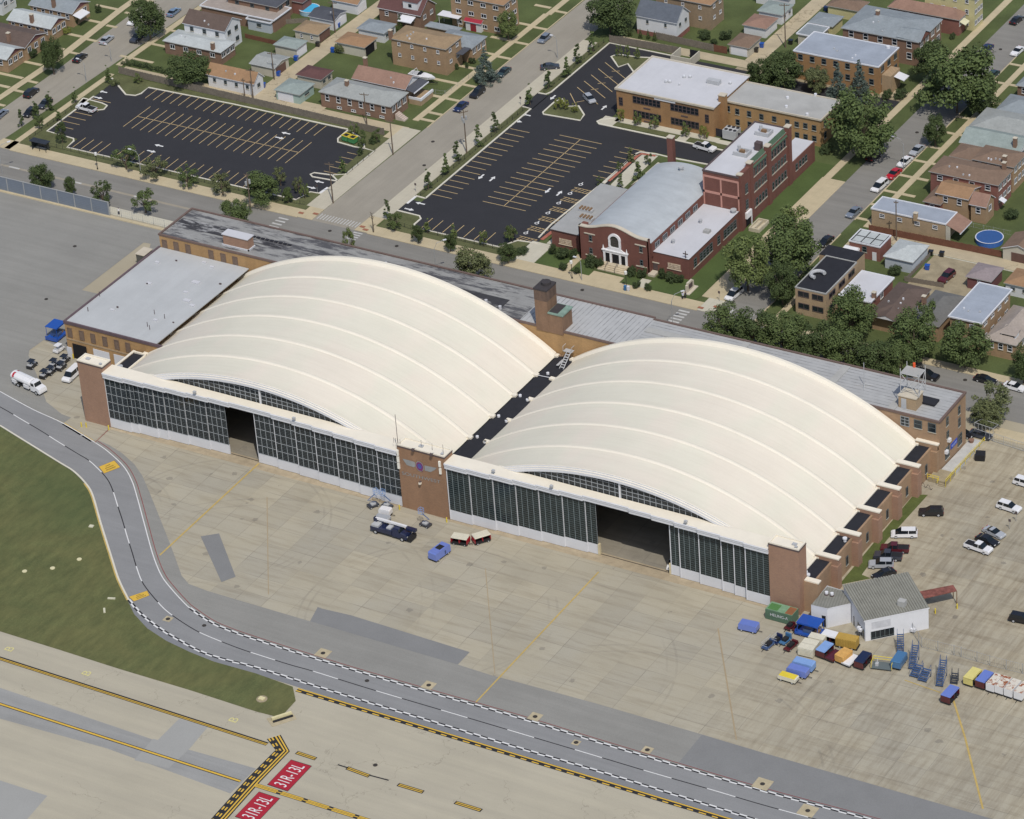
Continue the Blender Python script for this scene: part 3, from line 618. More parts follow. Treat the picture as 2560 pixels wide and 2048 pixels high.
struct('door_track',g,[mat('door_apron_concrete',(.37,.305,.21),.9,.15,.6,.08,4,fn=streak_fn('x',.85,1.1)),M_lid])
g=MB();rect(g,-7,2.6,161,55,.03);struct('hangar_floor',g,[mat('hangar_floor_concrete',(.26,.235,.185),.8,.1,.3,.06,4,fn=joints_fn(170.7,-27.6,5.9,5.2,.12,.5,.4))])
def ty(zx,zy,d=.06):x,z=onY(960,1040,400,zx,zy,0);return(x,-d,z)
E_grey=mat('grey_sign_metal',(.30,.31,.31),.5);E_pur=mat('purple_sign',(.20,.045,.15),.6);E_blu=mat('blue_sign',(.09,.10,.33),.6)
m=MB()
m.poly([ty(250,575),ty(290,655),ty(415,680),ty(430,620)][::-1]and[ty(*p)for p in((250,575),(310,660),(400,690),(425,680),(420,622),(340,595))]);m.poly([ty(*p)for p in((548,665),(550,735),(630,755),(680,730),(712,700),(640,685))]);part('emblem_wings',m,[E_grey],HG)
m=MB();cx_,cz_=onY(960,1040,400,484,678,0);R_=.98
def disc(m,r_,d,mm,sx=1,sz=1.25,dz=0):m.poly([(cx_+r_*sx*math.cos(t*math.pi/16),-d,cz_+dz+r_*sz*math.sin(t*math.pi/16))for t in range(32)],mm)
disc(m,.92,.09,2);disc(m,.80,.11,0);disc(m,.50,.13,1,1,1.2,.05);m.poly([(cx_-.1,-.12,cz_-.7),(cx_+.72,-.12,cz_-1.15),(cx_+.55,-.12,cz_-.95),(cx_+.5,-.12,cz_-.55)],0)
part('emblem_disc',m,[E_pur,E_blu,E_grey],HG)
a=Vector(ty(245,765));b=Vector(ty(762,890));m=MB();mid=(a+b)/2;L=(b-a).length
add_text(m,'SOUTHWEST',(mid.x,-.07,mid.z),(b-a).normalized(),(0,0,1),L,.72);part('lettering',m,[E_grey],HG)
for zx,zy in((180,488),(187,578),(195,665),(755,645),(765,740)):
 x,z=onY(960,1040,400,zx,zy,0);x0=max(71.0,x)if zx<300 else x;simple(HG,'wall_lamp',[mat('lit_white',(.8,.78,.7),.5)],lambda m:m.box(x-.22,-.3,z-.65,x+.22,-.0,z+.65)if zx>300 else m.box(70.85,-.3,z-.65,71.35,-.02,z+.65))
x,z=onY(960,1040,400,498,893,0);simple(HG,'wall_lamp',[M_creamt,M_cap],lambda m:(m.box(x-.15,-.5,z+.15,x+.15,0,z+.35,1),m.box(x-.22,-.6,z-.25,x+.22,-.1,z+.15,0)))
simple(HG,'access_stair',[M_pipe],lambda m:[m.tube([(78.2+.9*s,50.5,5.9),(78.4+.9*s,53.6,8.4)],.09,5)for s in(0,1)]+[m.box(78.25,50.7+i*.45,6.1+i*.36,79.2,51.0+i*.45,6.18+i*.36)for i in range(7)]+[m.box(77.6,53.4,8.3,79.6,54.6,8.4),m.box(77.6,50.3,6.6,78.1,52.8,6.7)]+[m.tube([(77.6+2*s,53.4,8.4),(77.6+2*s,53.4,9.5),(77.6+2*s,54.6,9.5)],.06,5)for s in(0,1)])
# ================================================================ rear office wing
M_rw=mat('weathered_felt_roof',(.27,.27,.262),.9,.12,.4,.08,4,fn=lambda nt,g,c:(lambda d:mix(nt,d,c,(.05,.05,.06)))(mth(nt,'MULTIPLY',ramp(nt,noise(nt,mapping(nt,g,(.18,.9,1)),.55,6,.75),[(.46,B1),(.56,W1)]),.85)))
def plank_fn(ax):
 def fn(nt,g,c):
  sp=node(nt,'ShaderNodeSeparateXYZ');nt.links.new(g,sp.inputs[0]);o=sp.outputs[0 if ax=='x' else 1]
  k=mth(nt,'LESS_THAN',mth(nt,'FRACT',mth(nt,'DIVIDE',o,1.05)),.16)
  k=mth(nt,'MULTIPLY',k,ramp(nt,noise(nt,mapping(nt,g,(.3,.3,1)),1.1,5,.7),[(.40,(.1,.1,.1,1)),(.62,W1)]))
  return mix(nt,mth(nt,'MULTIPLY',k,.8),c,(.10,.10,.10))
 return fn
M_rw2=mat('seamed_grey_roof_lengthwise',(.37,.375,.375),.9,.08,.4,.05,4,fn=plank_fn('y'));M_rw3=mat('seamed_grey_roof_crosswise',(.40,.405,.405),.9,.08,.4,.05,4,fn=plank_fn('x'))
RW=thing('office_wing','long brick office wing with patched grey flat roof behind both vaults','building',(68,61,0))
m=MB();m.box(-25.4,55.25,0,91.5,68.0,11.6,0);m.box(91.5,55.25,0,161.8,67.4,11.6,0);part('wall',m,[M_btan],RW)
m=MB();m.box(-25.35,55.2,6.0,90,55.24,11.55);part('wall_upper_band',m,[M_bgold],RW,'golden stained brick above the valley and annex')
m=MB()
for x0,x1,yb,mm in((-25.1,66,67.7,0),(66.0,92,67.7,2),(92,161.5,67.1,1)):m.box(x0,55.5,11.6,x1,yb,11.75,mm)
part('roof',m,[M_rw,M_rw2,M_rw3],RW)
m=MB()
for b in((-25.55,55.1,161.95,55.5),(-25.55,67.7,91.5,68.15),(91.5,67.1,161.95,67.55),(-25.55,55.5,-25.1,67.7),(161.5,55.5,161.95,67.1)):m.box(b[0],b[1],11.6,b[2],b[3],12.0,0)
part('parapet',m,[mat('brown_parapet_cap',(.15,.105,.09),.8,.1,1)],RW)
for b in((112.7,55.6,114.3,67.0),(135.2,55.6,136.8,67),(150.2,55.6,151.8,67),(92,62.2,102,64)):simple(RW,'roof_walkway',[M_flat2],lambda m:m.box(b[0],b[1],11.77,b[2],b[3],11.88))
m=MB();m.box(-24.8,60.2,11.77,-6,63.6,11.82,0);m.box(-6,60.8,11.77,3,62.0,11.82,0);m.box(17,58,11.77,60,62.0,11.82,0);part('tar_patch',m,[mat('black_tar',(.045,.045,.05),.9,.2,.5,.1,4,fn=lambda nt,g,c:mix(nt,ramp(nt,noise(nt,mapping(nt,g,(.25,.8,1)),.8,5,.7),[(.50,B1),(.60,(.9,.9,.9,1))]),c,(.34,.34,.34)))],RW)
m=MB();m.box(-9.5,57.2,11.75,-3.0,59.4,14.4,0);m.box(-9.7,57.0,14.4,-2.8,59.6,14.55,1);m.box(-9.8,56.9,11.75,-2.7,57.15,12.1,1);m.box(-2.95,56.9,11.75,-2.7,59.5,12.1,1);part('penthouse',m,[M_btw,M_flatw],RW)
m=MB()
for i in range(9):p=w(400,500,400,1265+i*60,492+i*14,11.9);m.box(p.x-.4,p.y-.3,11.77,p.x+.4,p.y+.3,11.95)
part('skylight_row',m,[M_black],RW)
m=MB();m.box(70.5,55.0,11.0,73.5,58.9,18.2,0);m.box(70.48,54.98,18.2,73.52,58.92,20.6,2);m.box(70.4,54.9,20.6,73.6,59.0,20.95,1);m.cyl(72.1,57.4,20.95,21.6,1.0,16,1);part('chimney_stack',m,[M_soot,M_slate,M_soot2],RW)
m=MB();m.box(73.5,55.05,11.0,76.9,59.0,15.5,0);m.box(73.5,54.9,15.5,77.1,59.2,15.8,1);m.poly([(73.6,55.3,15.82),(75.7,55.3,15.82),(75.7,58.9,15.9),(73.6,58.9,15.9)],2);part('stair_tower',m,[M_soot,M_copper,M_slate],RW)
for x,y,r_ in((17.5,57.8,.8),(30.5,57.5,.35),(28,64,.3),(56,59,.35),(60,58,.35)):simple(RW,'roof_vent',[M_flatw],lambda m:m.cyl(x,y,11.7,12.5,r_,12))
for i,zx in enumerate((65,220,380,690,855,1015)):
 x,z=onY(400,500,400,zx,(598,628,662,738,783,825)[i],55.2);window(RW,'S',x,z,1.35,2.3,55.2,'b')
for zx,zy,wd_,hg,st in((420,225,1.9,2.2,'g'),(640,275,1.7,1.9,'d'),(875,335,1.7,2.1,'d')):
 x,z=onY(2200,1020,320,zx,zy,55.2);window(RW,'S',x,z,wd_,hg,55.25,st,(2,3)if st=='g' else(1,2))
for zx,zy,wd_,hg in((1130,225,1.0,2.0),(1333,240,1.0,2.0),(1138,445,1.0,1.6),(1330,35,1.0,1.9),(1340,530,1.9,2.6),(1130,750,1.9,2.6)):
 y,z=onX(2200,1020,320,zx,zy,161.8);window(RW,'E',y,z,wd_,hg,161.8,'d',(2,3)if wd_>1.5 else(1,2))
y,z=onX(2200,1020,320,1240,600,161.8);m=MB();m.box(161.8,y-1.5,z-.55,161.92,y+1.5,z+.55,0);o=part('wall_sign',m,[mat('blue_sign_face',(.03,.07,.40),.5)],RW)
m=MB();m.box(161.92,y-1.2,z+.05,161.94,y+1.2,z+.16);m.box(161.92,y-1.0,z-.2,161.94,y+1.0,z-.1);part('lettering',m,[mat('light_blue_letters',(.35,.42,.7),.6)],o)
simple(RW,'wall_lamp',[M_wht],lambda m:[m.box(161.8,yy-.4,z_-.35,162.4,yy+.4,z_+.35)for yy,z_ in(onX(2200,1020,320,1145,535,161.8),onX(2200,1020,320,1100,735,161.8))])
PH=[q('31',1098,1600,14.6),q('31',1240,1640,14.6),q('31',1315,1572,14.6)]
x0,y0,x1,y1=PH[0].x,PH[0].y,PH[1].x,PH[2].y
m=MB();m.box(x0,y0,11.7,x1,y1,14.4,0);m.box(x0-.15,y0-.15,14.4,x1+.15,y1+.15,14.6,1);m.box(x0+.6,y0-.06,11.8,x0+1.7,y0,14.0,2);part('penthouse',m,[M_blt,M_stone,M_pipe],RW)
m=MB();fx0,fx1,fy0,fy1=x0+.1,x1+.3,y0+.8,y1+.6
for zz in(16.6,19.2):
 for a,b in(((fx0,fy0),(fx1,fy0)),((fx1,fy0),(fx1,fy1)),((fx1,fy1),(fx0,fy1)),((fx0,fy1),(fx0,fy0))):m.tube([(a[0],a[1],zz),(b[0],b[1],zz)],.07,5)
for a in((fx0,fy0),(fx1,fy0),(fx1,fy1),(fx0,fy1)):m.tube([(a[0],a[1],14.5 if a[0]<fx1 else 14.5),(a[0],a[1],20.2)],.08,5)
for a,b in(((fx0,fy0),(fx1,fy0)),((fx1,fy0),(fx1,fy1))):m.tube([(a[0],a[1],14.6),(b[0],b[1],19.2)],.06,5);m.tube([(b[0],b[1],14.6),(a[0],a[1],19.2)],.06,5)
o=part('antenna_frame',m,[M_pipe],RW);m=MB();m.box(fx0,fy0,19.2,fx1,fy1,19.28);part('platform',m,[M_flat2],o)
m=MB();cx_,cy_=(fx0+fx1)/2-.4,fy1;m.tube([(cx_,cy_,19.3),(cx_,cy_,20.2)],.28,8);part('obstruction_light',m,[mat('red_lamp',(.7,.10,.03),.4)],o)
p=q('31',1345,1655,11.9);m=MB();m.box(p.x-2,p.y-1.2,11.76,p.x+2,p.y+1.2,12.2,0);part('roof_hatch',m,[M_black],RW)
p=q('31',810,1520,11.75);m=MB();m.tube([(p.x,p.y,11.7),(p.x,p.y,17)],.07,5)
for a in range(4):m.tube([(p.x,p.y,12.0),(p.x+1.8*math.cos(a*1.57+.4),p.y+1.8*math.sin(a*1.57+.4),11.8)],.1,5)
part('antenna_mast',m,[M_pipe],RW)
# ================================================================ west annex
AX=thing('workshop_annex','two storey brick annex with large pale flat roof west of the left vault','building',(-14,37,0))
m=MB();m.box(-25.6,19.8,0,-4.3,55.15,8.5,0);m.box(-4.3,19.8,0,1.2,20.2,8.5,0);part('wall',m,[M_bgold],AX)
m=MB();m.box(-25.3,20.0,8.5,-1.9,55.1,8.72,0);part('roof',m,[M_flat],AX)
m=MB()
for b in((-25.75,19.65,0,20.0),(-25.75,20.0,-25.3,55.15)):m.box(b[0],b[1],8.3,b[2],b[3],8.95,0)
part('parapet',m,[mat('plum_parapet_cap',(.12,.085,.095),.7,.1,1)],AX)
m=MB();m.box(-25.65,19.72,4.4,-.5,19.8,4.75);part('string_course',m,[M_blt],AX)
for zx,zy in((590,1075),(690,1100),(785,1125),(885,1150),(985,1177),(1080,1202)):
 x,z=onY(0,512,640,zx,zy,19.8);window(AX,'S',x,z,1.25,2.3,19.78,'b')
for zx,zy,wd_,mm,nm in((678,1245,3.6,M_dark,'garage_door'),(862,1295,4.2,M_whtd,'garage_door'),(1035,1335,4.2,M_whtd,'garage_door'),(592,1250,1.3,M_whtd,'door')):
 x,z=onY(0,512,640,zx,zy,19.8);m=MB();m.box(x-wd_/2,19.68,.05,x+wd_/2,19.79,3.7 if wd_>2 else 2.5);part(nm,m,[mm],AX,'dark sheet for the shade of an open doorway' if mm is M_dark else None)  # the dark garage_door is a sheet coloured as the doorway's shade
for i,(zx,zy,s,h)in enumerate(((1485,472,.2,.25),(1325,487,.5,.3),(1855,668,.25,.25),(1650,655,.9,.25),(1565,738,.5,.25),(1575,808,.8,.25),(1620,850,.6,.25),(1240,665,.2,.2),(1255,662,.6,.2),(1785,525,.5,.25),(1720,485,.5,.2),(945,885,.5,.2),(990,865,.2,.3),(1310,975,.45,.35),(1460,992,.18,.2),(840,770,.06,1.2),(742,895,.08,1.0),(1302,920,.06,1.1),(1388,957,.06,1.1),(1243,1025,.06,1.1),(1262,1050,.06,1.1))):
 p=q('01',zx,zy,8.8);m=MB();m.box(p.x-s,p.y-s*.6,8.7,p.x+s,p.y+s*.6,8.75+h);part('roof_vent',m,[M_flatw if s>.4 else M_cap],AX)
# ================================================================ streets and blocks north of the hangar
def P2(t,*pts):return[q(t,*p)for p in pts]
g=MB();rect(g,-1500,78.6,1500,91.9,.02);sheet(g,[(-10.6,91.9),(.9,91.9),(1.4,240),(-9.6,240)],.022,1)
struct('road',g,[M_st,M_sty])
g=MB();sheet(g,[(-101,91.9),(-110.6,91.9),(-111,130),(-112.8,172),(-113,400),(-98,400),(-99.3,167),(-99.8,140),(-100.6,100)],.02,1);sheet(g,[(91.8,91.9),(101.2,91.9),(101.2,400),(91.2,400)],.02,0)
rect(g,-9.8,240,1.5,900,.02,1);struct('road',g,[M_st,M_sty])
g=MB()
for x in range(-100,130,9):rect(g,x,84.7,x+(3 if x%2 else 9),85.25,.03,0)if x%2 else None
rect(g,-1500,84.55,-30,85.35,.028,1)
for x0 in(33.8,):pass
def zebra(c,n,dx,dy,L,wdt,ax,z=.035):
 for i in range(n):
  x,y=c[0]+dx*i,c[1]+dy*i
  if ax=='x':rect(g,x,y,x+L,y+wdt,z,0)
  else:rect(g,x,y,x+wdt,y+L,z,0)
a=w(640,440,400,560,575);zebra((-18.2,80.2),8,0,1.35,2.6,.5,'x');zebra((-10.0,93.0),14,.78,0,2.4,.28,'y');zebra((1.2,88.0),4,0,.95,2.4,.4,'x')
zebra((84.4,80.6),9,0,1.18,2.6,.55,'x');zebra((93.2,93.0),5,1.6,0,2.2,.5,'y');zebra((-111.5,85.4),3,0,1.2,3,.5,'x')
for x0,y0 in((-15.2,93.2),(-11.9,94.2),(1.2,93.4),(2.6,92.5),(87.7,92.5),(90.6,94.2)):rect(g,x0,y0,x0+1.3,y0+.8,.19,2)
struct('road_marking',g,[mat('worn_white_paint',(.46,.46,.44),.85,.2,1,.15),mat('worn_concrete_strip',(.30,.27,.215),.9,.1,.3,.08),mat('tactile_tile',(.30,.13,.08),.9)])
def slab(m,x0,y0,x1,y1,mm=0,z=.12):m.box(x0,y0,-.05,x1,y1,z,mm)
g=MB()
slab(g,-96,91.9,-14.4,95.3);slab(g,-14.4,91.9,-10.6,97.2);slab(g,.9,91.9,4.4,99,0);slab(g,4.4,91.9,88.0,95.3);slab(g,88.0,91.9,91.8,97.5,1)
slab(g,101.2,91.9,220,94.0);slab(g,-240,91.9,-114.4,94.6);slab(g,-101,91.9,-96,96)
slab(g,-15.4,97.2,-10.6,139,2);slab(g,-17.2,78.5 if False else 132.8,-15.4,139,0)
slab(g,-15.4,143,-13.8,205);slab(g,-14.9,205,-13.3,420)
slab(g,1.0,99,5.0,196,2)
slab(g,86.2,97.5,91.7,126,0);slab(g,86.0,126,91.7,156,0);slab(g,86.2,156,88.0,400)
slab(g,104.4,94.0,105.9,134);slab(g,104.4,139,105.9,400)
g.poly([(-116.2,91,.12),(-114.6,91,.12),(-113.4,137,.12),(-115.4,166,.12),(-117,400,.12),(-118.6,400,.12),(-117.4,166,.12),(-115.6,137,.12)],0)
slab(g,-97.8,92,-96.2,134.5);slab(g,-99.0,139,-97.3,400)
slab(g,-240,75.5,-58,78.5);slab(g,-58,75.5,-25.5,78.5,1);slab(g,162.5,71.5,400,75.3)
slab(g,106,133.9,220,134.2,1,.1)
struct('pavement',g,[M_walk,M_walk_n,mat('pale_pavement_concrete',(.46,.425,.335),.9,.05,.2,.04,4,fn=slab_fn)])
g=MB();rect(g,-96.2,135.9,-14,139.4,.03);sheet(g,[(-58.5,139.4),(-53.2,139.4),(-53.6,200),(-54.5,400),(-59,400),(-58,200)],.03)
rect(g,8,198.0,86,201.6,.03);rect(g,105.9,134.4,300,138.4,.03);sheet(g,[(42.5,201.6),(46.8,201.6),(46.8,420),(42.5,420)],.03)
rect(g,-58.5,139.3,-38,141,.028);struct('alley',g,[M_alley])
g=MB()
for x0,x1 in((-96,-14.4),(4.4,88),(101.2,220)):g.box(x0,91.6,0,x1,91.88,.14)
for y0,y1 in((141,400),):g.box(-10.2,y0,0,-9.95,y1,.14);g.box(101.25,y0,0,101.5,y1,.14)
g.box(101.25,94,0,101.5,134,.14);struct('kerb',g,[M_walk])
g=MB()
for y in(143.8,147.5,155.3,163.2,171.5,179.5,188,197,207,217):slab(g,-13.8,y,-10.0,y+.95,0,.1);
for y,x in((155.3,-20),(163,-22),(171.5,-21),(180,-21),(188.2,-21),(197.5,-20),(208,-20)):slab(g,x,y,-15.4,y+1.0,0,.1)
for y in(141.6,148.6,155.5,163.5,171.2,178.5,186.3,194.5,204,214,224,234,244):slab(g,101.5,y,104.4,y+.9,0,.1)
for y,x in((148.6,109),(155.5,109),(163.5,108.5),(171.2,109),(186.3,110),(204,110),(214,110)):slab(g,105.9,y,x,y+.95,0,.1)
for y in(101.5,109.5,117.3,122.7,130.4,139.8,147.5,156,164,172):slab(g,-114.4,y,-111.2,y+.9,0,.1);slab(g,-124,y+.6,-116.2,y+1.6,0,.1)
for y in(143.2,151.8,160):slab(g,-97.4,y,-91,y+.9,0,.1);slab(g,-101,y,-99,y+.9,0,.1)
struct('path',g,[M_walk])
# ================================================================ car park 1 (left) and car park 2 (right)
LOT1=[(-15.4,108.0),(-22.5,109.6),(-23.6,110.7),(-22.8,111.9),(-15.6,111.2)]
g=MB()
sheet(g,[(-93.6,103.2),(-93.8,127.3),(-95.6,127.6),(-95.6,132.4),(-92.6,132.2),*[p[:2]for p in P2('00',(1060,800),(1140,810),(1190,790),(1250,738))],(-18.0,132.6),(-17.8,126.2),(-15.4,126.0),(-15.2,103.4),(-18.0,103.0),(-19.0,98.6),(-84.0,98.6),(-84.6,103.0)],.035)
sheet(g,[(7.9,103.4),(7.9,196.9),(50,196.6),(86,196.6),(86,192),(55.5,192),(55.5,181.5),(28,181.5),(27.5,163),(25.3,161.5),(25.6,158.8),(29,158.6),(71.5,158.6),(71.5,151.4),(44.5,151.4),(43.2,149),(43.0,126.6),(41.5,99.0),(34.5,98.4),(12.6,98.4),(11.6,103.2)],.035)
sheet(g,[(1.0,104.0),(7.9,103.9),(7.9,98.9+4.3),(1.0,103)],.03)
rect(g,5.0,159.2,8.1,166.8,.035);rect(g,5.0,104,8,109.3,.036);rect(g,-18.2,103.2,-15.3,109.6,.036)
struct('parking_lot',g,[M_lot])
def kerbline(m,pts,wdt=.42,h=.16,closed=False):
 L=[Vector((p[0],p[1],0))for p in pts]
 if closed:L.append(L[0].copy())
 a,b=offset(L,wdt/2),offset(L,-wdt/2)
 for k in range(len(L)-1):m.prism([a[k],b[k],b[k+1],a[k+1]],0,h+.002*(k%2))
g=MB()
kerbline(g,[(-15.3,103.3),(-18.2,103.0),(-19.2,98.5),(-84.0,98.3),(-84.4,101.6),(-85.2,102.6),(-93.5,103.2),(-93.8,115.2),(-93.9,122.8)])
kerbline(g,[(-95.6,132.6),*[p[:2]for p in P2('00',(1060,800),(1140,808),(1190,790),(1250,740))],(-60,132.8),(-27,132.8),(-26.6,132.7)])
for isl in([q('00',700,830),q('00',860,872),q('00',903,893),q('00',875,925),q('00',810,932),q('00',640,900)],[q('10',780,1095),q('10',690,1170),q('10',690,1200),q('10',830,1240),q('10',915,1252),q('10',900,1180)],[q('10',690,1530),q('10',475,1492),q('10',458,1472),q('10',490,1458),q('10',640,1478)]):
 kerbline(g,isl,.4,.16,True)
kerbline(g,[q('10',640,1478),(-15.3,113.5),(-15.3,125.8),(-18.6,126.2)],.35)
kerbline(g,[(7.9,111.0),(7.75,150.6),(7.7,159.0),(5.3,159.3)]);kerbline(g,[(5.2,166.9),(7.2,167.0),(7.8,168.6),(7.8,197),(27,196.8)])
kerbline(g,[(5.2,111.2),(7.9,111.0)]);kerbline(g,[(4.9,103.6),(11.0,103.4),(12.0,102.4),(12.0,99.6),(12.8,98.4),(34.8,98.4),(37.2,102.6),(42,103.2)])
isl2=[q('20',*p)for p in((890,460),(835,480),(870,530),(895,568),(975,540),(1025,610),(1100,560),(1180,490),(1060,485))]
kerbline(g,isl2[:6],.4);kerbline(g,[isl2[0],isl2[8],isl2[7]],.4)
isl3=[q('20',*p)for p in((360,860),(420,835),(470,900),(560,895),(608,970),(575,1018),(265,965),(260,950))];kerbline(g,isl3,.42,.16,True)
kerbline(g,[(29,163.0),(25.9,160.9),(25.4,159.6),(26.4,158.7),(46,158.6),(71.5,158.4)],.5)
isl4=[q('20',*p)for p in((775,1550),(1040,1300),(1080,1283),(1210,1300),(1330,1330),(1660,1390))];kerbline(g,isl4,.45)
kerbline(g,[q('20',1040,1300),q('20',780,1530),q('21',330,170),q('21',225,280)],.4)
struct('kerb',g,[M_kerb])
g=MB();S=M_yel_lot
def stall(x0,y0,x1,y1):
 strip(g,[Vector((x0,y0,0)),Vector((x1,y1,0))],.17,.045,0)
for i in range(21):stall(-81.6+2.44*i,126.9,-81.6+2.44*i,132.3)
for i in range(20):stall(-77.8+2.44*i,112.6,-77.8+2.44*i,123.8)
stall(-77.8,118.3,-31.4,118.3)
for i in range(22):
 if i not in(4,):stall(-82.8+2.44*i,99.0,-82.8+2.44*i,104.2)
for i in range(5):stall(-93.4,106.6+2.5*i+(4.6 if False else 0),-88.2,106.6+2.5*i)
stall(-93.4,119.1,-88.2,119.1);stall(-93.4,121.6,-88,121.6)
for i in range(5):stall(-20.9,112.9+2.5*i,-15.6,112.9+2.5*i)
for i in range(15):stall(8.3,113.4+2.5*i,13.5,113.4+2.5*i)
for i in range(15):stall(20.6,115.2+2.5*i,31.9,115.2+2.5*i)
stall(26.2,115.2,26.2,150.4)
for i in range(7):stall(14.3+2.75*i,99.0,14.3+2.75*i,103.8)
a,b=q('20',890,1262),q('20',500,1605)
for i in range(7):y=150.9-2.5*i;stall(37.6,y,42.8,y)
for i in range(6):
 y=129.3-4.93*i
 for yy in(y,y-1.6):stall(36.5,yy,41.1,yy)
 for k in range(5):stall(36.5+k*.92,y-1.6,37.4+k*.92,y)
for i in range(6):p=q('20',490+59*i,788-52*i);r_=q('20',665+60*i if i else 545,932-52*i if i else 895);stall(p.x,p.y,r_.x,r_.y)
for i in range(6):p=q('20',545+59*i,862-52*i);r_=q('20',608+60*i,850-50*i);stall(p.x,p.y,r_.x,r_.y)
struct('parking_marking',g,[S])
g=MB()
def arrow(p,a):
 p=Vector((p.x,p.y,0));ca,sa=math.cos(a),math.sin(a)
 g.poly([(p.x+u*ca-v*sa,p.y+u*sa+v*ca,.05)for u,v in((-1.2,-.22),(.2,-.22),(.2,-.6),(1.3,0),(.2,.6),(.2,.22),(-1.2,.22))])
for t,x,y,a in(('00',868,775,3.14),('00',828,825,0),('00',1340,1228,3.14),('00',1275,1276,0),('10',253,1124,3.14),('10',198,1163,0),('10',533,1533,3.14),('10',466,1582,0),('10',1897,1490,-1.57),('10',1990,1508,1.57),('20',120,970,3.14),('20',46,1023,0),('20',345,822,-1.57),('20',775,908,1.57),('20',302,1607,-1.57),('20',398,1630,1.57),('11',1290,40,0),('10',1385,1715,3.14)):
 arrow(q(t,x,y),a)
for t,x,y in(('20',578,1556),('20',488,1633),('20',393,1713),('21',302,72),('21',209,157),('21',116,240)):
 p=q(t,x,y);
 for k in range(10):a=k*.628;rect(g,p.x+.42*math.cos(a)-.12,p.y+.42*math.sin(a)-.12,p.x+.42*math.cos(a)+.12,p.y+.42*math.sin(a)+.12,.048)
 rect(g,p.x-.1,p.y+.3,p.x+.12,p.y+1.1,.052)
for(t,a,b)in(('00',(780,780),(840,735)),('10',(535,1630),(608,1580)),('10',(1270,1715),(1345,1655)),('20',(0,980),(75,930))):
 A_,B_=q(t,*a),q(t,*b);strip(g,[A_,B_],.75,.05)
struct('parking_marking',g,[M_white])
g=MB()
def lawn(pts,mm=0):g.prism([(p[0],p[1])for p in pts],-.02,.09,mm)
lawn([(-95.9,96.2),(-95.9,131.8),(-93.95,131.8),(-93.95,103.2),(-84.2,102.8),(-84.2,98.2),(-19.0,98.2),(-18,103),(-15.6,103.2),(-14.4,97.3),(-14.6,95.4),(-95.9,95.4)])
lawn([(-95.6,132.8),*[p[:2]for p in P2('00',(1060,800),(1140,808),(1190,790),(1250,740))],(-26.6,132.9),(-26.6,134.2),(-95.6,134.9)])
lawn([q('10',*p)for p in((780,1100),(700,1175),(700,1198),(830,1236),(925,1250),(640,1500),(700,1525),(1155,1160),(1085,1140),(900,1110))])
lawn([(5.1,111.3),(7.6,111.3),(7.5,158.9),(5.1,158.9)]);lawn([(5.1,167.2),(7.5,167.2),(7.5,197),(5.1,197)])
lawn([(5.0,95.4),(5.0,103.2),(11.0,103.2),(12.0,102),(12.2,98.2),(35,98.1),(37.4,102.3),(40.2,102.8),(40.2,95.4)])
lawn(isl3,0);lawn(isl2,0);lawn([q('00',700,833),q('00',860,875),q('00',898,893),q('00',870,922),q('00',810,928),q('00',640,896)])
lawn([(30,159.4),(46.6,159.4),(46.6,161.2),(30,161.2)]);lawn([(49.5,159.4),(72,159.4),(72,161.0),(49.5,161)])
struct('lawn',g,[M_lawn_dry])
g=MB()
lawn([(45.8,95.4),(45.8,103),(53,103),(52,95.4)]);lawn([(54.8,95.4),(54.8,101),(58,101),(59,98),(59.8,95.4)]);lawn([(67.3,96.4),(67.3,101),(70.6,101),(70.6,95.4),(67.8,95.4)]);lawn([(73.3,95.4),(73.3,102.4),(80.6,102.4),(80.8,126),(81,162),(86.1,162),(86.1,97.4),(85.4,95.4)]);lawn([(41.5,96.2),(44.5,96.0),(44.8,98.4),(43,99.5),(41.5,99.5)])
struct('lawn',g,[mat('watered_lawn_grass',(.068,.100,.030),.97,.12,.2,.12,3)])
g=MB();lawn([(160.5,46.1),(163,47),(162.6,29.5),(163.4,16.8),(165.4,16.4),(161,12)]);struct('lawn',g,[mat('side_lawn_grass',(.085,.105,.03),.97,.2,.4,.15,3)])
g=MB();slab(g,55.5-0,97,0,0)if False else None
slab(g,59.5,95.3,67.0,97.6,0,.12);slab(g,52.6,95.3,54.4,102.6,0,.12);slab(g,70.8,95.3,73.0,99.0,1,.12);slab(g,40.4,95.3,45.6,103.8,1,.11)
slab(g,29,161.3,56,163.4,1,.12);slab(g,56,161.1,73,162.8,1,.12);slab(g,43.8,104,45.4,150.6,1,.12);slab(g,25.8,159,29.8,162.9,1,.12);slab(g,46.8,158.9,49.2,161.2,1,.12)
struct('path',g,[M_walk,M_walk_n])
g=MB();pth=[q('20',815,1530),q('20',1050,1325),q('20',1090,1300),q('20',1210,1318)];strip(g,[Vector(p)for p in pth],.8,.16);strip(g,[Vector(p)for p in(q('21',250,300),q('21',340,230))],.9,.17)
struct('path',g,[M_redpave])
g=MB();sheet(g,[q('20',*p)for p in((830,1560),(1060,1335),(1105,1300),(1330,1330),(1240,1420),(960,1590))],.11,0);sheet(g,[q('20',*p)for p in((940,1590),(1240,1310),(1360,1330),(1300,1400),(1230,1370),(960,1600))],.13,1);struct('path',g,[M_walk_n,M_lawn])
g=MB();rect(g,42.5,192,86,197.8,.025);rect(g,124,116,140,134,.03);struct('bare_ground',g,[M_dirt])
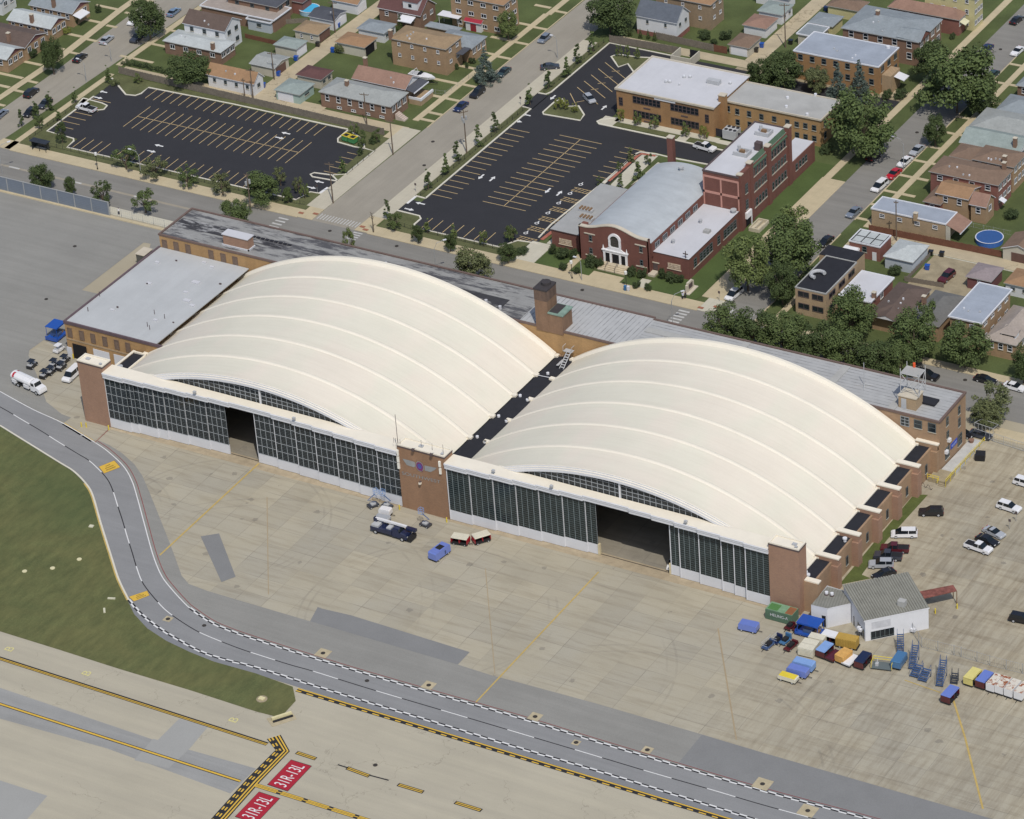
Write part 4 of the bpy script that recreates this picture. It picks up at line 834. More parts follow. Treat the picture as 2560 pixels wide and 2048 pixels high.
# ================================================================ houses and garages
def shingle(name,col,var=.10):
 def fn(nt,g,c):
  v=ramp(nt,noise(nt,mapping(nt,g,(1,1,2)),1.6,4,.7),[(.3,(1-var,1-var,1-var,1)),(.7,(1+var,1+var,1+var,1))])
  st=ramp(nt,noise(nt,mapping(nt,g,(.6,.6,.2)),.7,3,.6),[(.35,(.93,.93,.93,1)),(.65,(1.05,1.05,1.05,1))])
  return mix(nt,1.0,mix(nt,1.0,c,v,'MULTIPLY'),st,'MULTIPLY')
 return mat(name,col,.92,.05,.3,.08,7,fn=fn)
R={'grey':shingle('grey_shingles',(.30,.315,.305)),'bluegrey':shingle('blue_grey_shingles',(.235,.265,.285)),'brown':shingle('brown_shingles',(.115,.085,.072)),'tan':shingle('tan_shingles',(.285,.205,.125)),
 'orange':shingle('orange_brown_shingles',(.30,.185,.105)),'green':shingle('grey_green_shingles',(.255,.30,.285)),'maroon':shingle('maroon_shingles',(.115,.058,.055)),'pinkbrown':shingle('pinkish_brown_shingles',(.265,.165,.125)),
 'slateblue':shingle('dark_blue_grey_shingles',(.105,.12,.145)),'dkgrey':shingle('dark_grey_shingles',(.145,.145,.14)),'flatblue':mat('blue_grey_flat_roof',(.30,.335,.39),.85,.10,.25,.05,4,fn=streak_fn('x',.93,1.04)),
 'black':M_black,'flat':M_flatw,'mauve':shingle('mauve_shingles',(.265,.225,.23)),'midbrown':shingle('mid_brown_shingles',(.195,.135,.098)),'white':M_wht,'pinkgrey':shingle('warm_grey_shingles',(.33,.285,.25)),'dkblue':shingle('charcoal_blue_shingles',(.075,.08,.095)),'red':mat('red_metal_roof',(.32,.03,.05),.6,.1),'palegrey':shingle('pale_grey_shingles',(.42,.45,.45))}
Wl={'tan':M_blt,'brick':brick('house_brown_brick',(.215,.135,.095),.08),'orange':M_borg,'white':mat('white_siding',(.62,.63,.64),.7,.05,.5,.03,5),'cream':mat('cream_siding',(.48,.45,.37),.8,.06,.5,.04,4),'ltbrick':brick('light_brown_brick',(.33,.225,.135),.08),'mint':mat('mint_siding',(.34,.44,.40),.8,.06,.5,.04,4),'bluew':mat('pale_blue_siding',(.42,.46,.50),.8,.05,.5,.04,4),'yellow':mat('yellow_siding',(.50,.46,.25),.8,.05,.5,.04,4),'red':M_bred,'redmix':brick('rusty_red_brick',(.22,.10,.08),.1),'ttan':brick('tan_brick_plain',(.27,.20,.13),.08),'maroon':mat('maroon_siding',(.16,.07,.07),.8,.05)}
def building(name,label,cat,t,sw,se,ne,h,roof='gable',rise=1.4,wall='ltbrick',rf='grey',nw=None,over=.35,ws=0,we=0,st=1,group=None,chim=None,door=None,gwall=None,ridge='x',wf='w',fl=None,garage=None,foot=None,win=(1.1,1.4),vents=0):
 pt=lambda p:None if p is None else(q(t,p[0],p[1],h)if len(p)==2 else q(p[2],p[0],p[1],h))
 A,B_,C_,D_=pt(sw),pt(se),pt(ne),pt(nw)
 xs0=[p.x for p in(A,D_)if p];xs1=[p.x for p in(B_,C_)if p];ys0=[p.y for p in(A,B_)if p];ys1=[p.y for p in(C_,D_)if p]
 x0,x1,y0,y1=sum(xs0)/len(xs0),sum(xs1)/len(xs1),sum(ys0)/len(ys0),sum(ys1)/len(ys1)
 o=thing(name,label,cat,((x0+x1)/2,(y0+y1)/2,0),0,group)
 v=over;wx0,wx1,wy0,wy1=x0+v,x1-v,y0+v,y1-v
 WM,RM=Wl[wall],R[rf];flat=roof=='flat'
 m=MB();m.box(wx0,wy0,0,wx1,wy1,h-.02 if not flat else h-.15,0)
 if foot:m.box(wx0-.03,wy0-.03,0,wx1+.03,wy1+.03,foot[1],1)
 if roof=='gable' and ridge=='x':
  for xx in(wx0,wx1):m.poly([(xx,wy0,h-.02),(xx,wy1,h-.02),(xx,(y0+y1)/2,h+rise-.12)],2)
 if roof=='gable' and ridge=='y':
  for yy in(wy0,wy1):m.poly([(wx0,yy,h-.02),(wx1,yy,h-.02),((x0+x1)/2,yy,h+rise-.12)],2)
 part('wall',m,[WM,Wl[foot[0]]if foot else WM,Wl[gwall]if gwall else WM],o)
 m=MB();mx,my=(x0+x1)/2,(y0+y1)/2;e=h-.12
 if flat:
  m.box(x0,y0,h-.15,x1,y1,h,1,top=0)
  for b in((x0,y0,x1,y0+.22),(x0,y1-.22,x1,y1),(x0,y0+.22,x0+.22,y1-.22),(x1-.22,y0+.22,x1,y1-.22)):m.box(b[0],b[1],h+.002,b[2],b[3],h+.16,1)
 elif roof=='gable' and ridge=='x':
  P_=[(x0,y0,h),(x1,y0,h),(x1,my,h+rise),(x0,my,h+rise),(x0,y1,h),(x1,y1,h)]
  for f in((0,1,2,3),(3,2,5,4)):m.poly([P_[i]for i in f],0);m.poly([(P_[i][0],P_[i][1],P_[i][2]-.16)for i in f][::-1],1)
  m.poly([(x0,y0,h-.16),(x1,y0,h-.16),(x1,y0,h),(x0,y0,h)],1)
  for xx in(x0,x1):
   m.poly([(xx,y0,h),(xx,my,h+rise),(xx,my,h+rise-.16),(xx,y0,h-.16)],1);m.poly([(xx,y1,h),(xx,my,h+rise),(xx,my,h+rise-.16),(xx,y1,h-.16)],1)
 elif roof=='gable':
  P_=[(x0,y0,h),(x0,y1,h),(mx,y1,h+rise),(mx,y0,h+rise),(x1,y0,h),(x1,y1,h)]
  for f in((0,3,2,1),(4,5,2,3)):m.poly([P_[i]for i in f],0);m.poly([(P_[i][0],P_[i][1],P_[i][2]-.16)for i in f][::-1],1)
  m.poly([(x1,y0,h-.16),(x1,y1,h-.16),(x1,y1,h),(x1,y0,h)],1)
  for yy in(y0,y1):
   m.poly([(x0,yy,h),(mx,yy,h+rise),(mx,yy,h+rise-.16),(x0,yy,h-.16)],1);m.poly([(x1,yy,h),(mx,yy,h+rise),(mx,yy,h+rise-.16),(x1,yy,h-.16)],1)
 else:
  k=min(x1-x0,y1-y0)/2*.98
  a,b=((x0+k,my),(x1-k,my))if x1-x0>y1-y0 else((mx,y0+k),(mx,y1-k))
  a,b=(a[0],a[1],h+rise),(b[0],b[1],h+rise)
  c=[(x0,y0,h),(x1,y0,h),(x1,y1,h),(x0,y1,h)]
  if x1-x0>y1-y0:F=[(c[0],c[1],b,a),(c[1],c[2],b),(c[2],c[3],a,b),(c[3],c[0],a)]
  else:F=[(c[0],c[1],a),(c[1],c[2],b,a),(c[2],c[3],b),(c[3],c[0],a,b)]
  for f in F:m.poly(f,0)
  m.box(x0,y0,e-.06,x1,y1,h-.002,1)
 RO=part('roof',m,[RM,M_wht if(flat and rf!='black')or roof=='gable' else M_flat2],o)
 if chim:
  for cx,cy in(chim if isinstance(chim,list)else[chim]):
   X,Y=x0+(x1-x0)*cx,y0+(y1-y0)*cy;m=MB();m.box(X-.4,Y-.4,h-.5,X+.4,Y+.4,h+(rise if not flat else .3)+1.0,0);m.box(X-.48,Y-.48,h+(rise if not flat else .3)+1.0,X+.48,Y+.48,h+(rise if not flat else .3)+1.12,1);part('chimney',m,[Wl['brick']if wall!='tan' else M_blt,M_stone],RO)
 for i in range(vents):
  rr=random.Random(int(x0*10)+i);X,Y=x0+(x1-x0)*rr.uniform(.2,.8),y0+(y1-y0)*rr.uniform(.1,.45);zz=h+(0 if flat else rise*min(1,(Y-y0)/max(.1,my-y0)*.95))
  m=MB();m.box(X-.16,Y-.16,zz-.3,X+.16,Y+.16,zz+.32,0);part('roof_vent',m,[M_wht if i%2 else M_pipe],RO)
 for s in range(st):
  zc=(h-1.25)if s==0 else(h-1.25-2.9*s)
  if zc<.9:zc=.95
  for i in range(ws):window(o,'S',wx0+(wx1-wx0)*(i+.6)/(ws+.2),zc,win[0],win[1]if zc>1.2 else .7,wy0,wf,(2,1)if win[0]>1.3 else(1,2))
  for i in range(we):window(o,'E',wy0+(wy1-wy0)*(i+.6)/(we+.2),zc,min(win[0]+.3,(wy1-wy0)/(we+1)),win[1],wx1,wf,(2,1))
 if door:
  side,u,w_,hh,mm=door
  m=MB()
  if side=='S':X=wx0+(wx1-wx0)*u;m.box(X-w_/2,wy0-.07,.05,X+w_/2,wy0-.004,hh)
  else:Y=wy0+(wy1-wy0)*u;m.box(wx1+.004,Y-w_/2,.05,wx1+.07,Y+w_/2,hh)
  part('garage_door' if w_>2 else 'door',m,[{'w':M_wht,'b':mat('brown_door',(.13,.075,.06),.7),'d':M_dark,'r':mat('red_door',(.25,.03,.04),.7)}[mm]],o)
 return o,(x0,y0,x1,y1)
def awning(par,x,y,z,wd_,dp,side='E',m_=None):
 m=MB()
 if side=='E':m.poly([(x,y-wd_/2,z),(x+dp,y-wd_/2,z-.6),(x+dp,y+wd_/2,z-.6),(x,y+wd_/2,z)]);m.box(x+dp-.05,y-wd_/2,z-.8,x+dp,y+wd_/2,z-.6)
 else:m.poly([(x-wd_/2,y,z),(x+wd_/2,y,z),(x+wd_/2,y-dp,z-.6),(x-wd_/2,y-dp,z-.6)][::-1]);m.box(x-wd_/2,y-dp,z-.8,x+wd_/2,y-dp+.05,z-.6)
 part('awning',m,[m_ or M_wht],par)
H=building
o,b=H('house','grey roofed brick bungalow with a red gable, left of the far left street','house','00',(45,170),(430,242),(570,150),3.8,'gable',1.5,'ltbrick','palegrey',ws=5,we=3,chim=(.55,.12),gwall='maroon',group='bungalows along the far left street')
o,b=H('house','brown roofed brick bungalow with red gable on the left edge','house','00',(-190,320),(225,412),(385,270),3.8,'gable',1.6,'ltbrick','brown',ws=5,we=3,chim=(.62,.12),gwall='maroon',group='bungalows along the far left street')
o,b=H('house','grey roofed bungalow with red gable cut by the left edge, nearest the main street','house','00',(-320,425),(62,505),(205,400),3.8,'gable',1.5,'ltbrick','palegrey',ws=4,we=3,gwall='maroon',group='bungalows along the far left street')
o,b=H('house','bungalow with slate blue roof and white front awning at the top left','house','00',(235,40),(618,120),(750,10),4.0,'gable',1.6,'ltbrick','bluegrey',ws=5,we=2,chim=(.55,.12),gwall='maroon',group='bungalows along the far left street');awning(o,b[2]-.4,b[1]+2.5,3.4,4.2,2.4)
H('house','white sided house cut off by the top left corner','house','00',(-330,-60),(20,30),(120,-70),4.0,'gable',1.5,'white','grey',ws=3,we=2)
o,b=H('house','white two storey house with brown gable roof near the left street','house','00',(1530,195),(1890,268),(2038,165),6.0,'gable',2.3,'white','brown',ws=3,we=2,st=2,wf='d',win=(1.0,1.2),vents=2)
o,b=H('house','brown brick bungalow with pale grey hip roof beside the hedge and car park','house','00',(1362,345),(1855,442),(1995,350),3.6,'hip',.9,'brick','palegrey',ws=4,we=3,chim=(.85,.1),vents=2,win=(1.4,1.2))
o,b=H('house','white cottage with orange brown gable roof at the alley corner above the fence','house','00',(1728,628),(2115,705),(100,650,'10'),3.3,'gable',2.2,'white','orange',ws=4,we=1,wf='d',win=(.8,1.0),vents=2)
H('garage','open fronted grey roofed garage with brown doors beside the white cottage','garage','10',(-70,540),(165,572),(285,478),2.7,'gable',.7,'cream','grey',door=('E',.45,4.2,2.2,'b'),vents=1)
H('garage','grey hipped garage with white door facing the alley','garage','10',(145,372),(352,422),(425,340),2.8,'hip',.9,'cream','green',door=('E',.5,4.2,2.3,'w'))
H('garage','tan roofed garage with brown overhead door along the alley','garage','10',(315,248),(520,300),(632,210),2.8,'hip',1.0,'cream','tan',door=('E',.55,4.6,2.3,'b'),ws=2,win=(.7,1))
H('garage','low garage with charcoal gable roof and white walls beside the blue pool','garage','10',(445,128),(645,190),(772,92),2.8,'gable',.8,'white','dkblue',door=('E',.5,4.6,2.3,'w'),vents=1)
H('garage','pale blue outbuilding with worn grey flat roof','outbuilding','10',(-85,155),(110,203),(248,112),3.0,'flat',.2,'bluew','dkgrey',we=1,ws=1,wf='d',win=(1.3,.9))
H('garage','garage with wide tan roof at the top of the alley','garage','10',(650,-25),(820,62),(945,-20),3.0,'gable',1.0,'white','orange',door=('E',.5,4,2.4,'w'))
o,b=H('house','brick house with near black roof cut off by the top edge left of the pool','house','10',(-260,-20),(188,62),(300,-40),5.0,'hip',1.2,'brick','dkblue',ws=3,we=2,wf='d')
H('house','low building with wide gravel roof behind the white two storey house','house','00',(1690,40),(2330,195),(2420,60),3.4,'flat',.2,'brick','pinkgrey')
H('garage','small brick house roof cut off by the top edge behind the pool','house','10',(215,-10),(400,28),(470,-40),3.6,'hip',.8,'redmix','maroon')
o,b=H('house','maroon roofed brick house with a white dormer at the top of the picture','house','10',(1020,62),(1385,140),(1520,30),4.2,'gable',3.0,'brick','maroon',ws=3,we=2,win=(1,1.2))
m=MB();dx0,dy0=b[0]+7.2,b[1]+1.0;m.box(dx0,dy0,4.6,dx0+4.2,dy0+4,7.0,0);m.poly([(dx0-.2,dy0-.2,7.0),(dx0+4.4,dy0-.2,7.0),(dx0+4.4,dy0+5,8),(dx0-.2,dy0+5,8)],1);m.box(dx0+1.6,dy0-.05,5.5,dx0+2.5,dy0+.0,6.4,2);part('dormer',m,[Wl['white'],R['maroon'],M_glass],o);awning(o,b[2]-3.5,b[1]+.2,3.6,4.0,2.4,'S')
H('garage','garage with blue grey hip roof and white sides east of the alley','garage','10',(845,238),(1082,287),(1182,200),2.8,'hip',.9,'white','bluegrey',we=2,wf='d',win=(.8,.8))
H('garage','orange brown roofed garage with an open blue carport side','garage','10',(664,350),(905,405),(1032,318),2.9,'hip',.8,'cream','orange',door=('E',.45,3.8,2.5,'d'))  # dark garage_door sheet is painted for the shade of the open side
H('garage','dark red roofed garage with cream walls beside the big lawn','garage','10',(334,625),(540,678),(656,592),2.7,'hip',.9,'cream','maroon',we=2,wf='d',win=(.7,.8))
H('garage','mint green garage with grey green roof and white door by the long fence','garage','10',(148,757),(370,802),(498,702),2.7,'hip',.9,'mint','green',door=('S',.4,4.4,2.2,'w'),we=1,wf='d',win=(1.5,.5))
o,b=H('house','brown brick bungalow with broad grey hip roof at the car park corner','house','10',(525,770),(1140,905),(1278,775),4.1,'hip',1.5,'brick','grey',ws=6,we=3,chim=(.30,.42),win=(1.1,1.7),st=1)
m=MB()
for i in range(6):m.box(b[2]+.1+i*.42,b[1]+1.5,0,b[2]+.5+i*.42,b[1]+3.2,1.5-i*.24)
part('front_steps',m,[mat('pink_steps',(.50,.42,.36),.8)],o)
for i in range(4):window(o,'S',b[0]+5.5+i*4.0,.75,1.3,.6,b[1]+.35,'w',(2,1))
o,b=H('house','bungalow with pinkish brown gable roof and dark porch roof beside the boat','house','10',(800,662),(1245,752),(1405,655),4.0,'gable',2.0,'ltbrick','pinkbrown',ws=2,we=0,chim=(.04,.8),gwall='white',vents=2)
m=MB();m.poly([(b[2]-.3,b[1]+.2,3.95),(b[2]+2.2,b[1]+.2,3.45),(b[2]+2.2,b[3]-.2,3.45),(b[2]-.3,b[3]-.2,3.95)],0);m.box(b[2]+2.15,b[1]+.2,3.2,b[2]+2.3,b[3]-.2,3.46,1);part('porch_roof',m,[R['dkblue'],M_wht],o)
m=MB();m.box(b[2]+.2,b[1]+.8,0,b[2]+3.6,b[3]-.8,1.3,0);m.box(b[2]+3.3,b[1]+.7,1.3,b[2]+3.7,b[3]-.7,1.9,1);m.box(b[2]+.2,b[1]+.8,1.3,b[2]+3.3,b[1]+1.1,1.9,1);part('porch',m,[M_blt,M_wht],o)
o,b=H('apartment_house','tan brick two storey flats with tan hip roof behind the boat','house','10',(1118,322),(1602,418),(1738,306),7.2,'hip',1.0,'ltbrick','tan',ws=4,we=2,st=2,chim=(.02,.05),vents=5,win=(.8,.9))
m=MB();m.box(b[2]+0,b[1]+4.2,4.1,b[2]+1.9,b[3]+.3,4.25);part('door_canopy',m,[R['dkblue']],o)
o,b=H('house','low bungalow with blue grey roof behind the tan brick flats','house','10',(1500,345),(1812,418),(1948,305),4.0,'hip',1.3,'ltbrick','bluegrey',we=3,ws=1)
H('garage','blue grey roofed garage between the flats and the white canopy','garage','10',(1405,228),(1700,262),(1745,235),3.6,'hip',.8,'ltbrick','bluegrey')
H('garage','small red roofed shed with white corners beside the big brick flats','shed','10',(1740,180),(1905,200),(1928,175),2.6,'gable',.5,'white','red',door=('S',.5,1.6,2.0,'r'))
o,b=H('apartment_house','large orange brick flats with rows of paired white windows at the top edge','house','10',(1632,-55),(2085,60),(2200,-60),8.4,'hip',.9,'ltbrick','orange',ws=4,we=2,st=3,win=(1.5,1.1))
P_=[q('10',*p,3.0)for p in((1525,125),(1698,165),(1752,122),(1598,82))];cx_,cy_=sum(p.x for p in P_)/4,sum(p.y for p in P_)/4
o=thing('patio_canopy','flat white metal patio canopy on thin posts beside the red shed','canopy',(cx_,cy_,0));m=MB();x0,y0,x1,y1=P_[0].x,P_[0].y,P_[2].x,P_[2].y;m.box(x0,y0,2.9,x1,y1,3.02);part('roof_panel',m,[M_wht],o)
for a in(x0+.3,x1-.3):
 for b_ in(y0+.3,y1-.3):simple(o,'post',[M_wht],lambda m:m.tube([(a,b_,0),(a,b_,2.9)],.06,6))
o,b=H('house','white sided house on brick base with dark blue grey roof by the wooden fence','house','20',(1022,138),(1400,192),(1502,98),5.0,'gable',3.0,'white','slateblue',ws=2,we=2,foot=('redmix',1.2),wf='d',win=(.6,.9),st=1)
o,b=H('apartment_house','tan brick two storey house behind the white house at the top edge','house','20',(1180,-35),(1690,35),(1790,-60),7.0,'hip',.8,'ttan','orange',ws=3,we=2,st=2,win=(.8,.9))
H('garage','brown roofed white garage above the long wooden fence, farther one','garage','20',(1945,207),(2120,245),(2260,160),2.7,'hip',.9,'white','pinkbrown',nw=(2040,108))
H('garage','grey brown roofed garage with wide white door at the end of the wooden fence','garage','20',(1818,368),(1990,412),(2108,310),2.7,'hip',.9,'cream','midbrown',door=('S',.5,4.4,2.2,'w'))
H('garage','grey roofed white garage on the alley at the top edge right of the lawns','garage','30',(-95,90),(120,130),(220,40),2.8,'hip',.9,'white','green',we=2,wf='d',win=(.6,.6))
H('garage','grey roofed garage partly cut by the top edge on the alley','garage','20',(2040,-60),(2330,0),(2400,-60),2.8,'hip',.9,'white','dkgrey')
H('garage','blue grey garage with flat pitched roof behind the blue roofed flats, nearer one','garage','30',(205,312),(435,290),(540,235),3.0,'flat',.2,'cream','bluegrey')
H('garage','blue grey roofed garage behind the blue roofed flats, farther one','garage','30',(335,187),(545,228),(642,138),3.0,'hip',.6,'yellow','bluegrey')
o,b=H('garage','yellow garage with brown hip roof at the top edge','garage','30',(488,45),(770,98),(858,15),3.0,'hip',.9,'yellow','midbrown')
o,b=H('apartment_house','orange brick two storey building with patched blue grey flat roof beside two spruces','building','30',(213,426),(935,575),(1100,402),7.2,'flat',.2,'orange','flatblue',over=.1,ws=7,we=3,st=2,wf='d',win=(1.2,1.5),vents=4)
m=MB();m.box(b[2],b[1]+1.5,0,b[2]+2.4,b[1]+6.5,4.6,0);part('entrance_bay',m,[M_blt],o);awning(o,b[2]+2.4,b[1]+4.5,3.9,3.0,2.6);simple(o,'satellite_dish',[M_wht],lambda m:m.tube([(b[0]+20,b[3]-1,7.2),(b[0]+20,b[3]-1,7.7)],.5,10))
o,b=H('apartment_house','large brown brick two storey house with wide blue grey roof and front gable','house','30',(615,232),(1248,358),(1492,165),6.6,'hip',1.7,'brick','bluegrey',ws=5,we=4,st=2,chim=(.32,.5),win=(1.3,1.7),vents=3)
m=MB();X,Y=b[2]-3.0,b[1]+3.2;m.poly([(X-3,Y-3.0,6.9),(X+3.4,Y-3.0,6.6),(X+3.4,Y,8.3),(X-3,Y,8.0)],0);m.poly([(X+3.4,Y,8.3),(X+3.4,Y+3.0,6.6),(X-3,Y+3,6.9),(X-3,Y,8.0)],0);m.poly([(X+3.2,Y-2.7,6.5),(X+3.2,Y+2.7,6.5),(X+3.2,Y,8.1)],1);part('front_gable',m,[R['bluegrey'],M_bred],o)
o,b=H('house','brown roofed brick bungalow with cream awnings at the top right','house','30',(1060,40),(1555,190),(1692,130),4.4,'hip',1.8,'redmix','pinkbrown',ws=2,we=3,nw=(1060,-30));awning(o,b[2]-.3,b[1]+2,3.6,2.6,1.5,'E',mat('cream_awning',(.6,.58,.4),.7));awning(o,b[2]-.3,b[1]+6,3.6,3.6,2.2,'E',M_cap)
o,b=H('apartment_house','pale yellow two storey house at the top right edge','house','30',(1300,-90),(1720,-22),(1850,-90),9.0,'hip',1,'yellow','midbrown',ws=4,we=3,st=3,win=(.9,1.2))
H('house','grey roofed brick house at the right edge under the big street tree','house','30',(2085,715),(2500,800),(2600,700),4.2,'hip',1.4,'brick','bluegrey',nw=(2200,600),ws=4)
H('house','wide house with smooth grey roof, farthest of the right hand row','house','30',(1955,930),(2500,1060),(2600,900),4.4,'hip',1.6,'ltbrick','bluegrey',nw=(2005,780))
H('house','house with plain grey hip roof behind the green grey roofed one','house','30',(1680,1072),(2400,1230),(2550,1050),4.6,'hip',1.6,'ltbrick','grey',nw=(1850,895))
o,b=H('house','house with grey green gable roof and white gable at the right edge','house','30',(1642,1200),(2105,1300),(2260,1160),5.2,'gable',1.9,'white','green',nw=(1700,1060),chim=(.88,.2),we=2,wf='d')
o,b=H('apartment_house','two storey brick house with mid brown hip roof at the right edge','house','30',(1715,1342),(2070,1410),(2190,1290),6.6,'hip',1.0,'ltbrick','midbrown',ws=4,we=3,st=2,chim=(.75,.1),vents=4)
H('house','low brown roofed wing on the street side of the two storey brick house','house','30',(1550,1320),(1760,1360),(1800,1240),5.6,'hip',.8,'ltbrick','midbrown',nw=(1600,1195))
o,b=H('apartment_house','red brown brick two storey house with very wide brown hip roof','house','30',(1362,1440),(1938,1568),(2068,1425),6.6,'hip',1.0,'redmix','midbrown',ws=4,we=3,st=2,nw=(1470,1310),chim=(.9,.85),vents=4,win=(1.3,1.3));awning(o,b[2],b[1]+1.0,3.0,1.6,1.3)
o,b=H('house','brown brick house with orange brown gable roof in front of the wide brown roof','house','30',(1410,1620),(1690,1690),(1800,1560),5.4,'gable',1.2,'ltbrick','orange',nw=(1510,1520),ws=2,we=1,gwall='cream')
o,b=H('house','low brown roofed front part of the brick house beside the pale blue roof','house','30',(1325,1700),(1480,1732),(1560,1580),3.6,'hip',.9,'redmix','midbrown',nw=(1400,1560),ws=1)
o,b=H('house','steep gabled brown brick house with white framed gable window','house','30',(1690,1720),(1860,1755),(1900,1660),4.4,'gable',2.0,'ltbrick','pinkbrown',we=1,st=1,ws=1)
o,b=H('house','long tan brick house with pale blue roof along the red fence','house','31',(875,22),(1480,178),(1590,85),4.3,'flat',.3,'tan','flatblue',over=.15,ws=4,nw=(980,-85),wf='w',win=(1.2,.9),chim=(.6,.0))
m=MB();x1,y0,y1=b[2],b[1],b[3];m.poly([(x1,y0,4.3),(x1+3.4,y0,2.9),(x1+3.4,y1,2.9),(x1,y1,4.3)],0);m.poly([(x1-.1,y0+.02,0),(x1+1.0,y0+.02,0),(x1+1.0,y0+.02,3.8),(x1-.1,y0+.02,4.2)],1);m.box(x1+3.25,y0,2.6,x1+3.45,y1,2.88,2);part('porch_roof',m,[R['pinkbrown'],Wl['cream'],M_wht],o)
o,b=H('outbuilding','small brick building with flat roof split by black seams','building','31',(678,300),(942,367),(1038,262),3.6,'flat',.2,'redmix','palegrey',over=.1,nw=(782,205),ws=1,we=0,wf='d',door=('S',.82,1,2.1,'w'))
m=MB()
for i in range(4):m.box(b[0]+.3+i*(b[2]-b[0]-.8)/3,b[1]+.3,3.61,b[0]+.5+i*(b[2]-b[0]-.8)/3,b[3]-.3,3.66)
m.box(b[0]+.3,(b[1]+b[3])/2,3.615,b[2]-.3,(b[1]+b[3])/2+.2,3.665);m.box(b[0]+.25,b[1]+.25,3.612,b[2]-.25,b[1]+.5,3.668);part('roof_seams',m,[M_black],o)
P_=q('31',705,385,1.6);m=MB();m.box(-1.7,-1.2,0,1.7,1.2,2.0,0);m.poly([(-1.8,-1.3,2.0),(1.8,-1.3,2.0),(1.6,0,2.6),(-1.6,0,2.6)],0);m.poly([(-1.8,1.3,2.0),(-1.6,0,2.6),(1.6,0,2.6),(1.8,1.3,2.0)],0);m.poly([(1.8,-1.3,2),(1.8,1.3,2),(1.6,0,2.6)],0);tag(link('tent_shelter',m.mesh('tent_shelter',[M_wht]),None,(P_.x,P_.y,0)),'small white arched tent shelter beside the seamed flat roof','tent')
o,b=H('office_building','tan brick two storey office with black tarred flat roof and a bent vent duct','building','31',(222,697),(480,752),(772,478),6.4,'flat',.2,'tan','black',over=.05,nw=(480,440),ws=2,we=3,st=2,wf='k',win=(2.6,1.3))
m=MB();m.box(b[2]-9,b[3],0,b[2]-.4,b[3]+4.5,6.3,0);m.box(b[2]-9,b[3],6.3,b[2]-.4,b[3]+4.5,6.45,1);part('rear_wing',m,[M_blt,M_black],o)
P_=q('31',420,600,6.6);m=MB();pts=[(P_.x+1.5*math.cos(a),P_.y+1.5*math.sin(a),7.0)for a in[.7+.5*i for i in range(9)]];m.tube(pts,.42,8);part('vent_duct',m,[M_pipe],o)
H('garage','grey hipped garage with pale walls behind the black roofed office','garage','31',(968,430),(1222,492),(1358,342),3.0,'hip',1.1,'bluew','palegrey',nw=(1110,285))
o,b=H('house','brick house with pale grey flat roof beside the black roofed office','house','31',(585,765),(885,832),(1050,612),4.4,'flat',.2,'redmix','flat',nw=(792,555),we=1,chim=(.95,.2))
o,b=H('house','house with dark brown shingled roof and white vents facing the main street','house','31',(878,915),(1132,972),(1382,712),4.0,'hip',1.2,'ltbrick','brown',nw=(1085,643),vents=5,we=3)
m=MB();X,Y=(b[0]+b[2])/2+.3,b[1];m.poly([(X-2.6,Y-1.2,3.9),(X,Y-1.2,4.8),(X,Y+3,5.0),(X-2.6,Y+3,4.5)],0);m.poly([(X+2.6,Y-1.2,3.9),(X+2.6,Y+3,4.5),(X,Y+3,5.0),(X,Y-1.2,4.8)],0);m.poly([(X-2.5,Y-1.1,3.9),(X+2.5,Y-1.1,3.9),(X,Y-1.1,4.75)],1);part('porch_roof',m,[R['brown'],M_wht],o)
o,b=H('house','house with dark grey roof between the brown roof and the blue flat roof','house','31',(1185,965),(1455,1035),(1652,770),4.0,'hip',1.2,'ltbrick','dkgrey',nw=(1405,715),chim=(.08,.5))
o,b=H('apartment_house','two storey tan and brown brick flats with blue grey flat roof facing the main street','house','31',(1503,937),(1795,1008),(2065,718),6.6,'flat',.2,'ltbrick','flatblue',nw=(1788,655),over=.4,we=4,ws=2,st=2,win=(1.3,.8),vents=3)
o,b=H('house','bungalow with warm grey shingled roof and small dormer at the right edge','house','31',(1825,1115),(2095,1200),(2330,900),4.0,'hip',1.9,'ltbrick','pinkgrey',ws=3,we=2)
m=MB();m.box(b[0]+3.2,b[1]+1.6,4.2,b[0]+6.4,b[1]+3.4,5.2,0);m.poly([(b[0]+3,b[1]+1.4,5.2),(b[0]+6.6,b[1]+1.4,5.2),(b[0]+6.6,b[1]+4.5,5.8),(b[0]+3,b[1]+4.5,5.8)],1);m.box(b[0]+3.4,b[1]+1.55,4.6,b[0]+6.2,b[1]+1.59,5.1,2);part('dormer',m,[M_wht,R['pinkgrey'],M_glass],o)
H('garage','mauve roofed dark brick garage behind the houses on the main street','garage','31',(1660,603),(1872,648),(1988,545),3.0,'hip',.9,'maroon','mauve',nw=(1782,470),wf='w',ws=1,win=(.7,1.6))
H('garage','orange brown roofed white garage at the right edge','garage','31',(1982,652),(2230,715),(2330,600),3.0,'hip',.9,'white','orange',nw=(2115,515),ws=2,wf='d',win=(1,.7))
o,b=H('garage','cream gabled garage with a brown door at the end of the red fence','garage','31',(1980,350),(2240,440),(2330,330),2.9,'gable',1.5,'cream','midbrown',nw=(2110,190),ridge='y',door=('S',.6,4.8,2.2,'b'))
